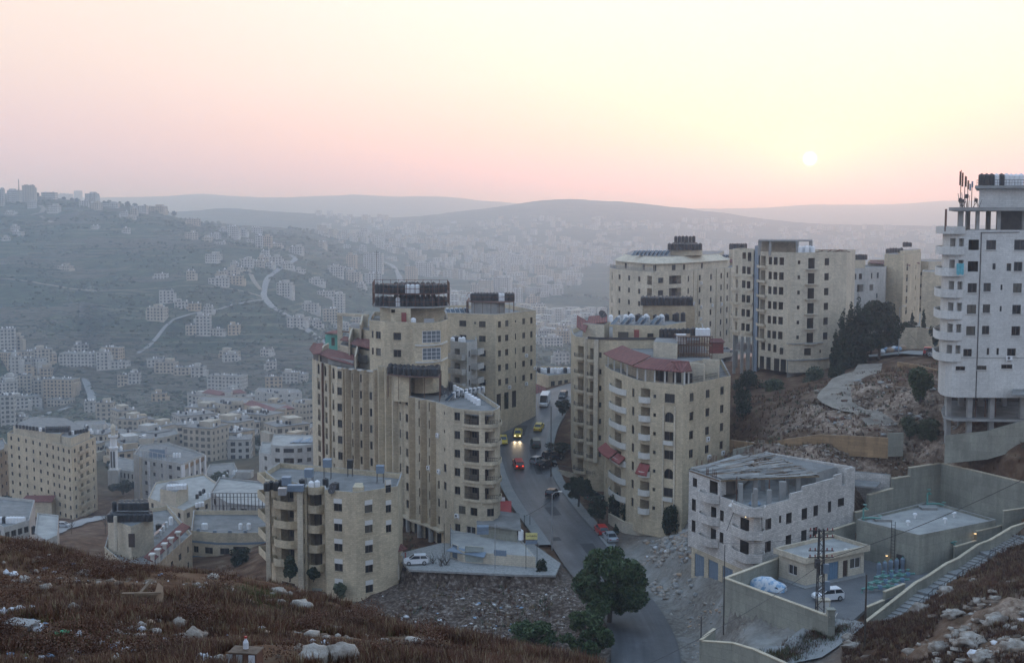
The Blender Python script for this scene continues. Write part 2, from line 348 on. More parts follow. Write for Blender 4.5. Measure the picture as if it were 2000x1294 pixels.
def vnoise(x,y,s,seed=0):
 """smooth value noise, vectorised"""
 x=np.asarray(x,float)/s+seed*17.3;y=np.asarray(y,float)/s-seed*9.1
 xi=np.floor(x);yi=np.floor(y);fx=x-xi;fy=y-yi
 fx=fx*fx*(3-2*fx);fy=fy*fy*(3-2*fy)
 def h(a,b):
  v=np.sin(a*127.1+b*311.7+seed*74.7)*43758.5453
  return v-np.floor(v)
 return(h(xi,yi)*(1-fx)*(1-fy)+h(xi+1,yi)*fx*(1-fy)+h(xi,yi+1)*(1-fx)*fy+h(xi+1,yi+1)*fx*fy)*2-1
RDX=np.array([[p.x,p.y,p.z]for p in rd]);RDW=np.array(rw)
FLATS=[]
def inpoly(x,y,poly):
 ins=np.zeros(x.shape,bool);n=len(poly)
 for i in range(n):
  x0,y0=poly[i];x1,y1=poly[(i+1)%n]
  c=((y0>y)!=(y1>y))&(x<(x1-x0)*(y-y0)/((y1-y0)+1e-12)+x0);ins^=c
 return ins
def terrain_z(x,y,detail=True):
 x=np.atleast_1d(np.asarray(x,float));y=np.atleast_1d(np.asarray(y,float))
 z=np.empty(x.shape)
 for i in range(0,len(x),20000):
  w=warp(x[i:i+20000],y[i:i+20000])
  d=np.sqrt(((w[:,None]-wc[None])**2).sum(-1)+.0009)
  z[i:i+20000]=d@SOL[:-1]+SOL[-1]
 d=np.hypot(x,y)
 if detail:
  a=np.clip((d-12)/30,0,1)
  far=np.clip((d-500)/900,0,1)
  z+=far*(vnoise(x,y,260,1)*7+vnoise(x,y,110,2)*3.0+vnoise(x,y,45,3)*1.6)
  tz=3.2;k=z/tz;fr=k-np.floor(k);z+=far*tz*.42*(np.clip((fr-.5)*3,-.5,.5)-(fr-.5))
  near=np.clip(1-(d-450)/300,0,1)
  z+=near*(vnoise(x,y,6,4)*.28+vnoise(x,y,2.2,5)*.13+vnoise(x,y,.9,6)*.05)
  rub=np.clip(1-np.hypot(x+12,(y-166))/32,0,1)*near
  z+=rub*(np.abs(vnoise(x,y,2.6,7))*1.1+np.abs(vnoise(x,y,1.1,8))*.5)
  rub=np.clip(1-np.hypot(x-58,(y-196))/42,0,1)*near
  z+=rub*(np.abs(vnoise(x,y,5,9))*1.9+np.abs(vnoise(x,y,1.6,10))*.7)
  rub=np.clip(1-np.hypot(x-45,(y-112))/26,0,1)*near
  z+=rub*(np.abs(vnoise(x,y,4,11))*1.6+np.abs(vnoise(x,y,1.4,12))*.8)
 m=(d>120)&(d<420)&(np.abs(x)<160)
 if m.any():
  idx=np.where(m)[0]
  for i in range(0,len(idx),20000):
   j=idx[i:i+20000]
   dd=np.hypot(x[j][:,None]-RDX[None,:,0],y[j][:,None]-RDX[None,:,1])
   k=dd.argmin(1);q=dd[np.arange(len(j)),k]
   wv=RDW[k];t=np.clip((q-wv-1.8)/6.0,0,1);t=t*t*(3-2*t)
   z[j]=(RDX[k,2]-.30)*(1-t)+z[j]*t
  for poly,fz,sx in FLATS:
   ii=inpoly(x,y,poly);z[ii]=np.minimum(z[ii],fz-.25)if sx else fz-.25
 return z
def gz(x,y,det=True):return float(terrain_z([x],[y],det)[0])
YARD=[XY(1420,149.8,1150),XY(1625,136.2,1205),XY(1665,141,1200),XY(1700,147,1190),XY(1800,154,1130),XY(1850,157.6,1110),XY(1912,162.4,1075),XY(1978,164.5,1045),XY(2004,165.4,1035),XY(2060,168.2,1010),XY(2050,169.4,960),XY(1900,177.4,940),XY(1838,184,920),XY(1778,181.5,930),XY(1745,180,950),XY(1697,178,980),XY(1672,177,1000),XY(1672,172,1040)]
FLATS.append((YARD,-47.0,False))
FORE=[XY(770,192,1110),XY(800,183.5,1120),XY(1000,181,1130),XY(1085,180.5,1130),XY(1095,187,1100),XY(1040,199,1080),XY(860,199,1080)]
FLATS.append((FORE,-52.87,False))
def clearing(*pts):FLATS.append((list(pts),-1,None))
def make_ground():
 ys=[-70,-50,-35,-22,-12,-5,0,4,8];y=11.
 while y<14000:
  ys.append(y);y+=max(.22,.0030*y)if y<60 else(max(.5,.0042*y)if y<520 else.0068*y)
 ys=np.array(ys);nx=500
 s=np.linspace(-1,1,nx)
 Wd=60+.60*np.maximum(ys,0)+np.clip(ys-400,0,2000)*.06
 X=s[None]*Wd[:,None];Y=np.repeat(ys[:,None],nx,1)
 Z=terrain_z(X.ravel(),Y.ravel())
 n=len(ys);co=np.stack([X.ravel(),Y.ravel(),Z],-1).astype(np.float32)
 i=np.arange(n-1)[:,None]*nx+np.arange(nx-1)[None]
 q=np.stack([i,i+1,i+nx+1,i+nx],-1).reshape(-1,4)
 me=np_mesh('ground',co,q);me.materials.append(MAT['ground'])
 o=place('ground',me);tag(o,kind='structure');me.polygons.foreach_set('use_smooth',np.ones(len(q),bool))
 return o
def np_mesh(name,co,quads,mat_idx=None):
 me=bpy.data.meshes.new(name);k=quads.shape[1]
 me.vertices.add(len(co));me.vertices.foreach_set('co',np.ascontiguousarray(co,dtype=np.float32).ravel())
 me.loops.add(quads.size);me.loops.foreach_set('vertex_index',quads.ravel().astype(np.int32))
 me.polygons.add(len(quads));me.polygons.foreach_set('loop_start',np.arange(0,quads.size,k,dtype=np.int32))
 me.polygons.foreach_set('loop_total',np.full(len(quads),k,dtype=np.int32))
 if mat_idx is not None:me.polygons.foreach_set('material_index',mat_idx.astype(np.int32))
 me.update(calc_edges=True);return me
def groundmat():
 m,t,b=newmat('ground')
 g=nd(t,'ShaderNodeNewGeometry');pos=g.outputs['Position']
 sx=nd(t,'ShaderNodeSeparateXYZ',{'Vector':pos})
 n1=noise(t,.35,6,pos,.65);n2=noise(t,.05,5,pos,.6);n3=noise(t,1.6,5,pos,.7);n4=noise(t,.012,6,pos,.62)
 red=ramp(t,n1,[(.32,(.045,.022,.013)),(.5,(.10,.055,.032)),(.62,(.15,.10,.065)),(.75,(.24,.20,.16))])
 debris=ramp(t,n3,[(.36,(.035,.022,.016)),(.5,(.085,.06,.045)),(.62,(.19,.16,.14)),(.76,(.34,.32,.30))])
 dusty=mixc(t,ramp(t,noise(t,.12,6,pos,.7),[(.42,0.),(.62,1.)]),ramp(t,n3,[(.3,(.10,.085,.07)),(.55,(.20,.18,.155)),(.75,(.32,.30,.27))]),ramp(t,n1,[(.3,(.16,.155,.145)),(.55,(.27,.265,.245)),(.75,(.38,.37,.35))]))
 limest=mixc(t,ramp(t,noise(t,.16,5,pos,.6),[(.42,0.),(.58,1.)]),ramp(t,n3,[(.34,(.06,.034,.022)),(.55,(.13,.085,.055)),(.75,(.22,.17,.13))]),ramp(t,n3,[(.34,(.15,.10,.07)),(.5,(.27,.20,.15)),(.62,(.38,.31,.25)),(.8,(.50,.44,.37))]))
 mp=nd(t,'ShaderNodeMapping',{'Vector':pos,'Scale':(.006,.006,.30)}).outputs[0]
 ter=noise(t,1.0,5,mp,.6)
 hill=ramp(t,n2,[(.34,(.014,.028,.016)),(.5,(.026,.044,.026)),(.62,(.050,.060,.038)),(.78,(.12,.11,.075))])
 hill=mixc(t,1,hill,ramp(t,noise(t,.11,5,pos,.75),[(.36,.35),(.6,1.5),(.7,2.4)]),'MULTIPLY')
 hill=mixc(t,ramp(t,ter,[(.57,0.),(.63,.55),(.66,0.)]),hill,(.26,.23,.17))
 hill=mixc(t,ramp(t,n4,[(.50,0.),(.66,.6)]),hill,(.085,.08,.055))
 def blob(cx,cy,r0,r1,ry=1.0):
  a=nd(t,'ShaderNodeMath',{0:sx.outputs[0],1:cx},operation='SUBTRACT').outputs[0]
  c=nd(t,'ShaderNodeMath',{0:nd(t,'ShaderNodeMath',{0:sx.outputs[1],1:cy},operation='SUBTRACT').outputs[0],1:ry},operation='MULTIPLY').outputs[0]
  d=nd(t,'ShaderNodeMath',{0:nd(t,'ShaderNodeMath',{0:a,1:a},operation='MULTIPLY').outputs[0],1:nd(t,'ShaderNodeMath',{0:c,1:c},operation='MULTIPLY').outputs[0]},operation='ADD').outputs[0]
  d=nd(t,'ShaderNodeMath',{0:d,1:.5},operation='POWER').outputs[0]
  d=nd(t,'ShaderNodeMath',{0:d,1:nd(t,'ShaderNodeMath',{0:n1,1:r0*.6},operation='MULTIPLY').outputs[0]},operation='ADD').outputs[0]
  mr=nd(t,'ShaderNodeMapRange',{0:d,1:r0*1.3,2:r1*1.3,3:1,4:0});return mr.outputs[0]
 c=red
 c=mixc(t,blob(27,175,14,21,.6),c,dusty)
 c=mixc(t,blob(24,150,10,16,.5),c,dusty)
 c=mixc(t,blob(-10,166,20,30),c,debris)
 c=mixc(t,blob(54,187,11,20),c,limest)
 c=mixc(t,blob(62,206,10,22),c,limest)
 c=mixc(t,blob(49,106,5,13),c,limest)
 c=mixc(t,ramp(t,n2,[(.60,0.),(.72,.45)]),c,(.20,.16,.12))
 f=nd(t,'ShaderNodeMapRange',{0:sx.outputs[1],1:420.,2:620.}).outputs[0]
 c=mixc(t,f,c,hill)
 t.links.new(c,b.inputs['Base Color']);b.inputs['Roughness'].default_value=.95;b.inputs['Specular IOR Level'].default_value=.1
 bp=nd(t,'ShaderNodeBump',{'Strength':.6,'Distance':.25,'Height':n3});t.links.new(bp.outputs[0],b.inputs['Normal'])
 MAT['ground']=m
groundmat()
def surf(name,stops,sc=.5,rough=.85,spec=.3,stretch=None,bump=.2):
 m,t,b=newmat(name);pos=nd(t,'ShaderNodeNewGeometry').outputs['Position']
 c=ramp(t,noise(t,sc,6,pos,.65),stops)
 c=mixc(t,1,c,ramp(t,noise(t,sc*12,4,pos,.7),[(.3,.85),(.7,1.12)]),'MULTIPLY')
 if stretch:
  uv=nd(t,'ShaderNodeUVMap').outputs[0]
  mp=nd(t,'ShaderNodeMapping',{'Vector':uv,'Scale':(.9,.03,1)}).outputs[0]
  c=mixc(t,1,c,ramp(t,noise(t,1.0,4,mp),[(.35,.72),(.65,1.25)]),'MULTIPLY')
 t.links.new(c,b.inputs['Base Color']);b.inputs['Roughness'].default_value=rough;b.inputs['Specular IOR Level'].default_value=spec
 bp=nd(t,'ShaderNodeBump',{'Strength':bump,'Distance':.05,'Height':noise(t,sc*8,4,pos)});t.links.new(bp.outputs[0],b.inputs['Normal'])
 MAT[name]=m
surf('asphalt',[(.3,(.045,.047,.052)),(.5,(.075,.077,.082)),(.7,(.125,.125,.13))],.12,.5,.5,True,.1)
surf('paving',[(.3,(.19,.20,.20)),(.7,(.28,.28,.27))],.3);surf('yard_floor',[(.3,(.10,.105,.11)),(.7,(.15,.15,.15))],.3)
surf('track',[(.3,(.15,.125,.10)),(.5,(.23,.20,.165)),(.7,(.30,.265,.22))],.5);surf('far_road',[(.3,(.20,.21,.22)),(.7,(.27,.27,.27))],.02)
surf('rock',[(.3,(.14,.10,.075)),(.48,(.29,.255,.215)),(.7,(.46,.43,.39))],1.2,.9,.2,None,.9)
surf('gravel',[(.3,(.20,.20,.19)),(.7,(.36,.355,.34))],2.,.95,.1,None,.5)
ground=make_ground()
def strip(name,cen,wid,mat,lift=0.,kerb=None,follow=None,side=None,step_=14):
 """ribbon along a centre line; side=(a,b) gives lateral limits instead of +-width"""
 b=MB();n=len(cen);L=[];acc=0
 for i,p in enumerate(cen):
  d=cen[min(i+1,n-1)]-cen[max(i-1,0)];d.z=0;d.normalize();nrm=Vector((d.y,-d.x,0))
  if i:acc+=(cen[i]-cen[i-1]).length
  w=wid[i]if isinstance(wid,list)else wid
  if follow:w*=1+.28*float(vnoise([acc],[7.*len(name)],9 if step_<6 else 40,3)[0])
  a0,a1=(-w,w)if side is None else(side[0](w),side[1](w))
  k=6;row=[]
  for j in range(k+1):
   q=p+nrm*(a0+(a1-a0)*j/k)
   if follow:q=Vector((q.x,q.y,0))
   row.append((q,a0+(a1-a0)*j/k,acc))
  L.append(row)
 if follow:
  X=[q[0].x for r in L for q in r];Y=[q[0].y for r in L for q in r];Z=terrain_z(X,Y);k=0
  for r in L:
   zs=[Z[k+j]for j in range(len(r))];k+=len(r);zz=max(zs)
   for j,q in enumerate(r):q[0].z=zs[j]*.3+zz*.7+follow
 else:
  for r in L:
   for q in r:q[0].z+=lift
 for i in range(n-1):
  for j in range(len(L[i])-1):
   qs=[L[i][j],L[i][j+1],L[i+1][j+1],L[i+1][j]]
   b.face([q[0]for q in qs],0,[(q[1],q[2])for q in qs])
 if kerb:
  for e in(0,-1):
   for i in range(n-1):
    a,c=L[i][e][0],L[i+1][e][0]
    qs=[a,c,c-Vector((0,0,kerb)),a-Vector((0,0,kerb))]
    b.face(qs if e==0 else qs[::-1],0)
 o=b.build(name,MAT[mat]);tag(o,kind='structure');return o
strip('street',rd,rw,'asphalt',.02)
surf('asphalt_patch',[(.3,(.03,.031,.034)),(.7,(.05,.05,.053))],.3,.6)
for a_,n_,l_,r_ in((14,4,-3.2,-1.0),(24,6,.4,2.6),(36,3,-.8,1.2),(47,8,1.4,2.6),(58,4,-2.6,.2),(30,2,-3.6,-2.2)):
 strip('asphalt_patch',rd[a_:a_+n_],rw[a_:a_+n_],'asphalt_patch',.028,side=(lambda w,l_=l_:l_,lambda w,r_=r_:r_))
i0,i1=3,len(rd)-8
strip('pavement',rd[i0+22:i1],rw[i0+22:i1],'paving',.14,.35,side=(lambda w:w,lambda w:w+1.7))
strip('pavement',rd[i0+26:i1-40],rw[i0+26:i1-40],'paving',.14,.35,side=(lambda w:-w-2.0,lambda w:-w))
def slab(name,poly,z,mat,th=.4):
 b=MB();b.prism([(p[0],p[1])for p in poly],z-th,z,0);o=b.build(name,MAT[mat]);tag(o,kind='structure');return o
slab('yard',YARD,-46.9,'yard_floor')
slab('forecourt',FORE,-53.05,'gravel',.3)
def far_strip(name,pts,w,mat='far_road',lift=.5,step=14):
 pp=[P(*p)for p in pts];d,_=densify(pp,[0]*len(pp),step);return strip(name,d,w,mat,follow=lift,step_=step)
far_strip('road',[(640,690,1120),(618,666,1170),(585,635,1215),(548,607,1250),(518,580,1310),(516,565,1360),(523,547,1420),(545,528,1480),(568,512,1530),(577,497,1570),(565,490,1600)],3.2)
far_strip('road',[(518,582,1305),(470,596,1270),(430,610,1240),(400,620,1230),(340,640,1200),(290,668,1150),(245,695,1120)],2.0)
far_strip('road',[(516,578,1318),(450,571,1340),(380,566,1330),(320,565,1320),(240,562,1340),(160,558,1360),(100,550,1400),(40,548,1420),(-60,550,1420)],2.6,'track')
far_strip('road',[(510,562,1365),(495,548,1400),(485,530,1450),(470,515,1500)],2.4,'track')
far_strip('road',[(-20,416,1800),(50,416,1810),(80,410,1830),(85,403,1870),(78,398,1900)],3.5,'track')
far_strip('road',[(80,415,1800),(100,432,1740),(50,436,1720)],3,'track')
far_strip('road',[(50,680,1140),(58,692,1110),(75,700,1090),(110,708,1070)],2.2)
far_strip('road',[(60,812,960),(85,806,985),(100,800,1000),(140,795,1020)],2.6)
far_strip('road',[(100,808,980),(108,818,930),(116,828,890)],2.2)
far_strip('road',[(165,715,1090),(178,752,1050),(176,775,1000)],3)
far_strip('road',[(180,823,920),(240,818,930),(330,812,935)],2.4)
far_strip('road',[(785,560,1850),(778,540,1950),(765,525,2050),(745,520,2100)],4)
far_strip('road',[(90,1045,330),(120,1030,350),(160,1018,370),(205,1005,395)],3.2,'far_road',.35,4)
far_strip('dirt_track',[(1700,700,246),(1690,728,234),(1655,735,229),(1640,755,222),(1628,785,213),(1650,800,207),(1690,815,202),(1725,828,197)],2.6,'track',.06,3)
far_strip('road',[(1600,690,268),(1700,690,256),(1770,688,252),(1850,690,247),(1960,695,245)],3.4,'paving',.25,4)
far_strip('access_lane',[(1310,1330,137),(1440,1300,136),(1540,1290,134),(1590,1260,136),(1640,1225,139),(1655,1200,142)],2.6,'paving',.25,3)
# ---- building kit
def cumlen(path):
 c=[0.]
 for a,b in zip(path,path[1:]):c.append(c[-1]+math.hypot(b[0]-a[0],b[1]-a[1]))
 return c
def seg_at(path,cum,u,hint=None):
 for i in range(len(path)-1):
  if u<=cum[i+1]+1e-6 or i==len(path)-2:return i
def at_u(path,cum,u,off=0,seg=None):
 i=seg_at(path,cum,u)if seg is None else seg
 L=cum[i+1]-cum[i];t=(u-cum[i])/L
 dx,dy=(path[i+1][0]-path[i][0])/L,(path[i+1][1]-path[i][1])/L
 return(path[i][0]+dx*L*t-dy*off,path[i][1]+dy*L*t+dx*off),(dx,dy)
def u_of_px(path,cum,px,py=800):
 r=ratio(px,py);best=None
 for i in range(len(path)-1):
  (x0,y0),(x1,y1)=path[i],path[i+1]
  a=x0-r*y0;b=x1-r*y1
  if(a<=0<=b)or(b<=0<=a):
   t=a/(a-b)if a!=b else 0
   return cum[i]+t*(cum[i+1]-cum[i])
 return 0. if abs(path[0][0]-r*path[0][1])<abs(path[-1][0]-r*path[-1][1])else cum[-1]
WCACHE={}
def window_mesh(w,h,style):
 key=(round(w,1),round(h,1),style)
 if key in WCACHE:return WCACHE[key]
 w,h=w-.01,h-.01;f=MB();g=MB();t=.07
 f.box(-w/2,w/2,-.05,.05,0,t);f.box(-w/2,w/2,-.05,.05,h-t,h);f.box(-w/2,-w/2+t,-.05,.05,t,h-t);f.box(w/2-t,w/2,-.05,.05,t,h-t)
 n=1 if w<.9 else 2
 if style=='grid':n=max(3,int(w/.8))
 for i in range(1,n):f.box(-w/2+w*i/n-t/2,-w/2+w*i/n+t/2,-.06,.04,t,h-t)
 if style=='grid':
  for k in(.33,.66):f.box(-w/2+t,w/2-t,-.055,.045,h*k-.04,h*k+.04)
 g.box(-w/2+t/2,w/2-t/2,-.005,.005,t/2,h-t/2)
 fm=MAT['frame_white']if style in('grid','white')else MAT['frame_brown']
 WCACHE[key]=(f.mesh('window',[fm]),g.mesh('pane',[MAT['glass_blue' if style=='grid' else 'glass']]));return WCACHE[key]
SC={}
def simple_mesh(key,fn):
 if key not in SC:SC[key]=fn()
 return SC[key]
def _box_mesh(name,w,d,h,mat):
 def f():
  b=MB();b.box(-w/2,w/2,-d/2,d/2,0,h);return b.mesh(name,[MAT[mat]])
 return simple_mesh((name,round(w,2),round(d,2),round(h,2),mat),f)
def _ac():
 b=MB();b.box(-.42,.42,-.32,0,0,.58,0)
 n=12
 b.face([(-.1+.2*math.cos(2*math.pi*k/n),-.323,.29+.2*math.sin(2*math.pi*k/n))for k in range(n)],1)
 b.box(-.35,-.30,-.3,0,-.25,0,0);b.box(.30,.35,-.3,0,-.25,0,0)
 return b.mesh('air_conditioner',[MAT['white_paint'],MAT['dark_metal']])
class Bld:
 """front: visible plan corners (px, distance) from left to right; back: hidden corners from right to left"""
 def __init__(s,name,label,cat,front,back,zb,zt,mat,par=.9,h=3.1,py=800,group=None,roofmat='roof_grey',xy=False):
  cv=(lambda q:tuple(q))if xy else(lambda q:XY(q[0],q[1],py))
  s.path=[cv(q)for q in front];s.back=[cv(q)for q in back];s.poly=s.path+s.back
  a=sum(p[0]*q[1]-q[0]*p[1]for p,q in zip(s.poly,s.poly[1:]+s.poly[:1]))
  s.ccw=a>0
  s.cum=cumlen(s.path);s.zb,s.zt,s.mat,s.par,s.h,s.py=zb,zt,mat,par,h,py
  s.org=(sum(p[0]for p in s.poly)/len(s.poly),sum(p[1]for p in s.poly)/len(s.poly),zb)
  s.t=thing(name,label,cat,s.org,0,group);s.holes=[];s.roofmat=roofmat
 def L(s,p):return(p[0]-s.org[0],p[1]-s.org[1],p[2]-s.org[2])
 def u(s,px,py=None):return u_of_px(s.path,s.cum,px,py or s.py)
 def hole(s,u,w,zc,h,kind='w',**k):s.holes.append(dict(u0=u-w/2,u1=u+w/2,z0=zc-h/2,z1=zc+h/2,kind=kind,**k))
 def col(s,px,w,h,kind,zc0,ks,dz=0,step=None,**kw):
  u=s.u(px);u=min(max(u,w/2+.05),s.cum[-1]-w/2-.05)
  for k in ks:s.hole(u,w,zc0+dz-k*(step or s.h),h,kind,**kw)
 def build(s,segmat=None,backholes=None,base_z=None):
  mats=[MAT[s.mat]]+[MAT[m]for m in(segmat or{}).get('mats',[])]
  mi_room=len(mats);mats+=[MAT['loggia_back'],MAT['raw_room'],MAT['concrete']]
  b=MB();path,cum=s.path,s.cum
  hs=s.holes;zb=s.zb if base_z is None else base_z
  us=sorted(set([round(c,4)for c in cum]+[round(x,4)for h in hs for x in(h['u0'],h['u1'])]))
  us=[x for i,x in enumerate(us)if i==0 or x-us[i-1]>.004]
  for i in range(len(us)-1):
   a,c=us[i],us[i+1];m=(a+c)/2;sg=seg_at(path,cum,m)
   pa,d=at_u(path,cum,a,0,sg);pc,_=at_u(path,cum,c,0,sg)
   mat=(segmat or{}).get(sg,0)
   hh=sorted([h for h in hs if h['u0']<m<h['u1']],key=lambda h:h['z0'])
   z=zb
   for h in hh+[None]:
    z2=h['z0']if h else s.zt
    if z2>z+1e-4:b.face([(*pa,z),(*pc,z),(*pc,z2),(*pa,z2)],mat,[(a,z),(c,z),(c,z2),(a,z2)])
    if not h:break
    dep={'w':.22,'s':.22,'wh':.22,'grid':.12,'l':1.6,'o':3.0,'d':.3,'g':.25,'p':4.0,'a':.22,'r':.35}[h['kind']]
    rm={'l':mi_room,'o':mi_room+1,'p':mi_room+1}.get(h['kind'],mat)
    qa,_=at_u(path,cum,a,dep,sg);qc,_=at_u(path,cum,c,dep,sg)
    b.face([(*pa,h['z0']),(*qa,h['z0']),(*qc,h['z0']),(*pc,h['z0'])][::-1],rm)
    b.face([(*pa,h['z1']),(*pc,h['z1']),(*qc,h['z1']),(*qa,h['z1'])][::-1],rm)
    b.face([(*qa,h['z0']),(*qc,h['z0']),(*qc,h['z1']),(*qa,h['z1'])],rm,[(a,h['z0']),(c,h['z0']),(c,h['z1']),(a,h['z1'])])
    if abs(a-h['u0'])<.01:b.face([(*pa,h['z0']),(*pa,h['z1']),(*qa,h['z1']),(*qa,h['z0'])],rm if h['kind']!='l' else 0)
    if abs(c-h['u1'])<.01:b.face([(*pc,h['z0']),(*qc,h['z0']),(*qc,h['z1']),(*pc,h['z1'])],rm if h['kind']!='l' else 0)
    z=h['z1']
  bp=[path[-1]]+s.back+[path[0]]
  for p,q in zip(bp,bp[1:]):
   L=math.hypot(q[0]-p[0],q[1]-p[1])
   b.face([(*p,zb),(*q,zb),(*q,s.zt),(*p,s.zt)],0,[(0,zb),(L,zb),(L,s.zt),(0,s.zt)])
  n=len(s.poly);ins=offset_poly(s.poly,.22)
  zr=s.zt-s.par
  for i in range(n):
   p,q,pi,qi=s.poly[i],s.poly[(i+1)%n],ins[i],ins[(i+1)%n]
   b.face([(*p,s.zt),(*q,s.zt),(*qi,s.zt),(*pi,s.zt)],mi_room+2)
   if s.par>.02:b.face([(*qi,zr),(*pi,zr),(*pi,s.zt),(*qi,s.zt)],0)
  s.wall=b.build('wall',mats,s.t,s.org)
  r=MB();r.prism(ins,zr-.2,zr,0);s.roof=r.build('roof',MAT[s.roofmat],s.t,s.org)
  s.zr=zr;s.ins=ins
  for h in hs:s.fit(h)
  return s
 def at(s,u,off=0):
  return at_u(s.path,s.cum,u,off)
 def fit(s,h):
  k=h['kind'];um=(h['u0']+h['u1'])/2;w=h['u1']-h['u0'];hh=h['z1']-h['z0']
  p,d=s.at(um,.15);rz=math.atan2(d[1],d[0])
  loc=lambda off,z,du=0:(lambda q:(q[0][0]-s.org[0],q[0][1]-s.org[1],z-s.org[2]))(s.at(um+du,off))
  if k in('w','s','wh','grid','a'):
   hh2=hh if k!='s' else hh*.62
   fm,gm=window_mesh(w,hh2,'grid' if k=='grid' else('white' if k=='wh' else 'n'))
   o=place('window',fm,s.t,loc(.15 if k!='grid' else.06,h['z0']+.005),rz);place('pane',gm,o)
   if k=='s':
    place('shutter',_box_mesh('shutter',w-.02,.18,hh*.38-.01,'shutter_white'),s.t,loc(.06,h['z0']+hh*.62+.005),rz)
   if k in('w','s')and w>.75:
    place('sill',_box_mesh('sill',w+.24,.12,.10,s.mat if s.mat in MAT else 'beige'),s.t,loc(-.055,h['z0']-.102),rz)
   if k=='a':
    b=MB();n=8;r=w/2
    for sgn in(-1,1):
     pr=[(sgn*r,-.02,hh)]+[(sgn*r*math.cos(math.pi/2*j/n),-.02,hh-r+r*math.sin(math.pi/2*j/n))for j in range(n+1)]
     for j in range(1,len(pr)-1):
      tri=[pr[0],pr[j],pr[j+1]];b.face(tri if sgn>0 else tri[::-1],0)
      q=[pr[j],pr[j+1],(pr[j+1][0],.2,pr[j+1][2]),(pr[j][0],.2,pr[j][2])];b.face(q,0);
    me=simple_mesh(('arch',round(w,2),round(hh,2),s.mat),lambda:b.mesh('arch',[MAT[s.mat]]))
    place('arch',me,s.t,loc(-.004,h['z0']),rz)
  elif k=='l':
   dw=min(1.0,w*.36);du=(h.get('side',1))*(w/2-dw*.75)
   dh=min(2.05,hh-.15)
   place('door',_box_mesh('door',dw,.08,dh,'door_dark'),s.t,loc(1.54,h['z0']+.02,du*.8),rz)
   if w>2.2:
    fm,gm=window_mesh(1.0,1.0,'n');o=place('window',fm,s.t,loc(1.5,h['z0']+.85,-du*.55),rz);place('pane',gm,o)
   st=h.get('rail','solid')
   if st=='solid':pass
   elif st=='rail':place('railing',rail_mesh(w-.05),s.t,loc(.06,h['z0']+.01),rz)
  elif k=='d':place('door',_box_mesh('door',w-.02,.08,hh-.01,h.get('m','door_dark')),s.t,loc(.22,h['z0']+.005),rz)
  elif k=='g':place('garage_door',ribbed_mesh(w-.02,hh-.01,h.get('m','garage_grey')),s.t,loc(.15,h['z0']+.005),rz)
 def ac(s,px,z,du=0):
  u=s.u(px)+du;p,d=s.at(u,-.01)
  place('air_conditioner',simple_mesh('ac',_ac),s.t,s.L((p[0],p[1],z)),math.atan2(d[1],d[0]))
 def balcony(s,u0,u1,z,dep=1.3,curved=.0,kind='solid',ph=1.0,mat=None,name='balcony',n=8):
  mat=mat or s.mat;pts=[]
  for i in range(n+1):
   t=i/n;q=2*t-1
   f=dep*((1-abs(q)**4*.85)if curved>.5 else(dep and 1))
   if curved>.9:f=dep*math.sqrt(max(0,1-q*q*.97))
   (x,y),_=s.at(u0+(u1-u0)*t,-f);pts.append((x,y))
  pin=[s.at(u0,.02)[0]]+[s.at(u0+(u1-u0)*i/n,.02)[0]for i in range(1,n)]+[s.at(u1,.02)[0]]
  b=MB();poly=pts+pin[::-1]
  b.prism(poly,z-.18,z,0,1)
  full=[pin[0]]+pts+[pin[-1]]
  o=None
  if kind=='solid':wallstrip(b,full,z,z+ph,.12,0)
  o=b.build(name,[MAT[mat],MAT['concrete']],s.t,s.org)
  if kind=='rail':
   r=MB();railstrip(r,full,z,.95);r.build('railing',MAT['dark_metal'],o,(0,0,0)).location=(-s.org[0],-s.org[1],-s.org[2])
  return o
 def band(s,z,hh=.25,proud=.12,mat='band_white',u0=None,u1=None,name='string_course'):
  u0=0 if u0 is None else u0;u1=s.cum[-1]if u1 is None else u1
  us=[u0]+[c for c in s.cum if u0+.01<c<u1-.01]+[u1]
  pts=[]
  for i,u in enumerate(us):
   d=[s.at(min(max(u+e,0),s.cum[-1]),-proud)for e in(-.02,.02)]
   pts.append(((d[0][0][0]+d[1][0][0])/2,(d[0][0][1]+d[1][0][1])/2))
  pin=[s.at(u,.01)[0]for u in us]
  b=MB();b.prism(pts+pin[::-1],z,z+hh,0);return b.build(name,MAT[mat],s.t,s.org)
 def pier(s,px,w,dep,z0,z1,mat='tan',shape=0,name='pier'):
  u=s.u(px);b=MB()
  a0,a1=s.at(u-w/2,.02)[0],s.at(u+w/2,.02)[0]
  f0=s.at(u-w/2+(w*.25 if shape else 0),-dep)[0];f1=s.at(u+w/2-(w*.45 if shape else 0),-dep)[0]
  poly=[a0,f0,f1,a1];b.prism(poly,z0,z1,0,1);return b.build(name,[MAT[mat],MAT['concrete']],s.t,s.org)
 def block(s,name,poly,z0,z1,mat,par=0,roofmat='roof_grey'):
  b=MB();b.prism(poly,z0,z1,0,1);return b.build(name,[MAT[mat],MAT[roofmat]],s.t,s.org)
def offset_poly(poly,d):
 n=len(poly);out=[]
 for i in range(n):
  p0,p1,p2=poly[i-1],poly[i],poly[(i+1)%n]
  a=Vector((p1[0]-p0[0],p1[1]-p0[1])).normalized();c=Vector((p2[0]-p1[0],p2[1]-p1[1])).normalized()
  na=Vector((-a.y,a.x));nc=Vector((-c.y,c.x));m=na+nc
  if m.length<.2:m=na
  m.normalize();k=d/max(.4,m.dot(na));out.append((p1[0]+m.x*k,p1[1]+m.y*k))
 return out
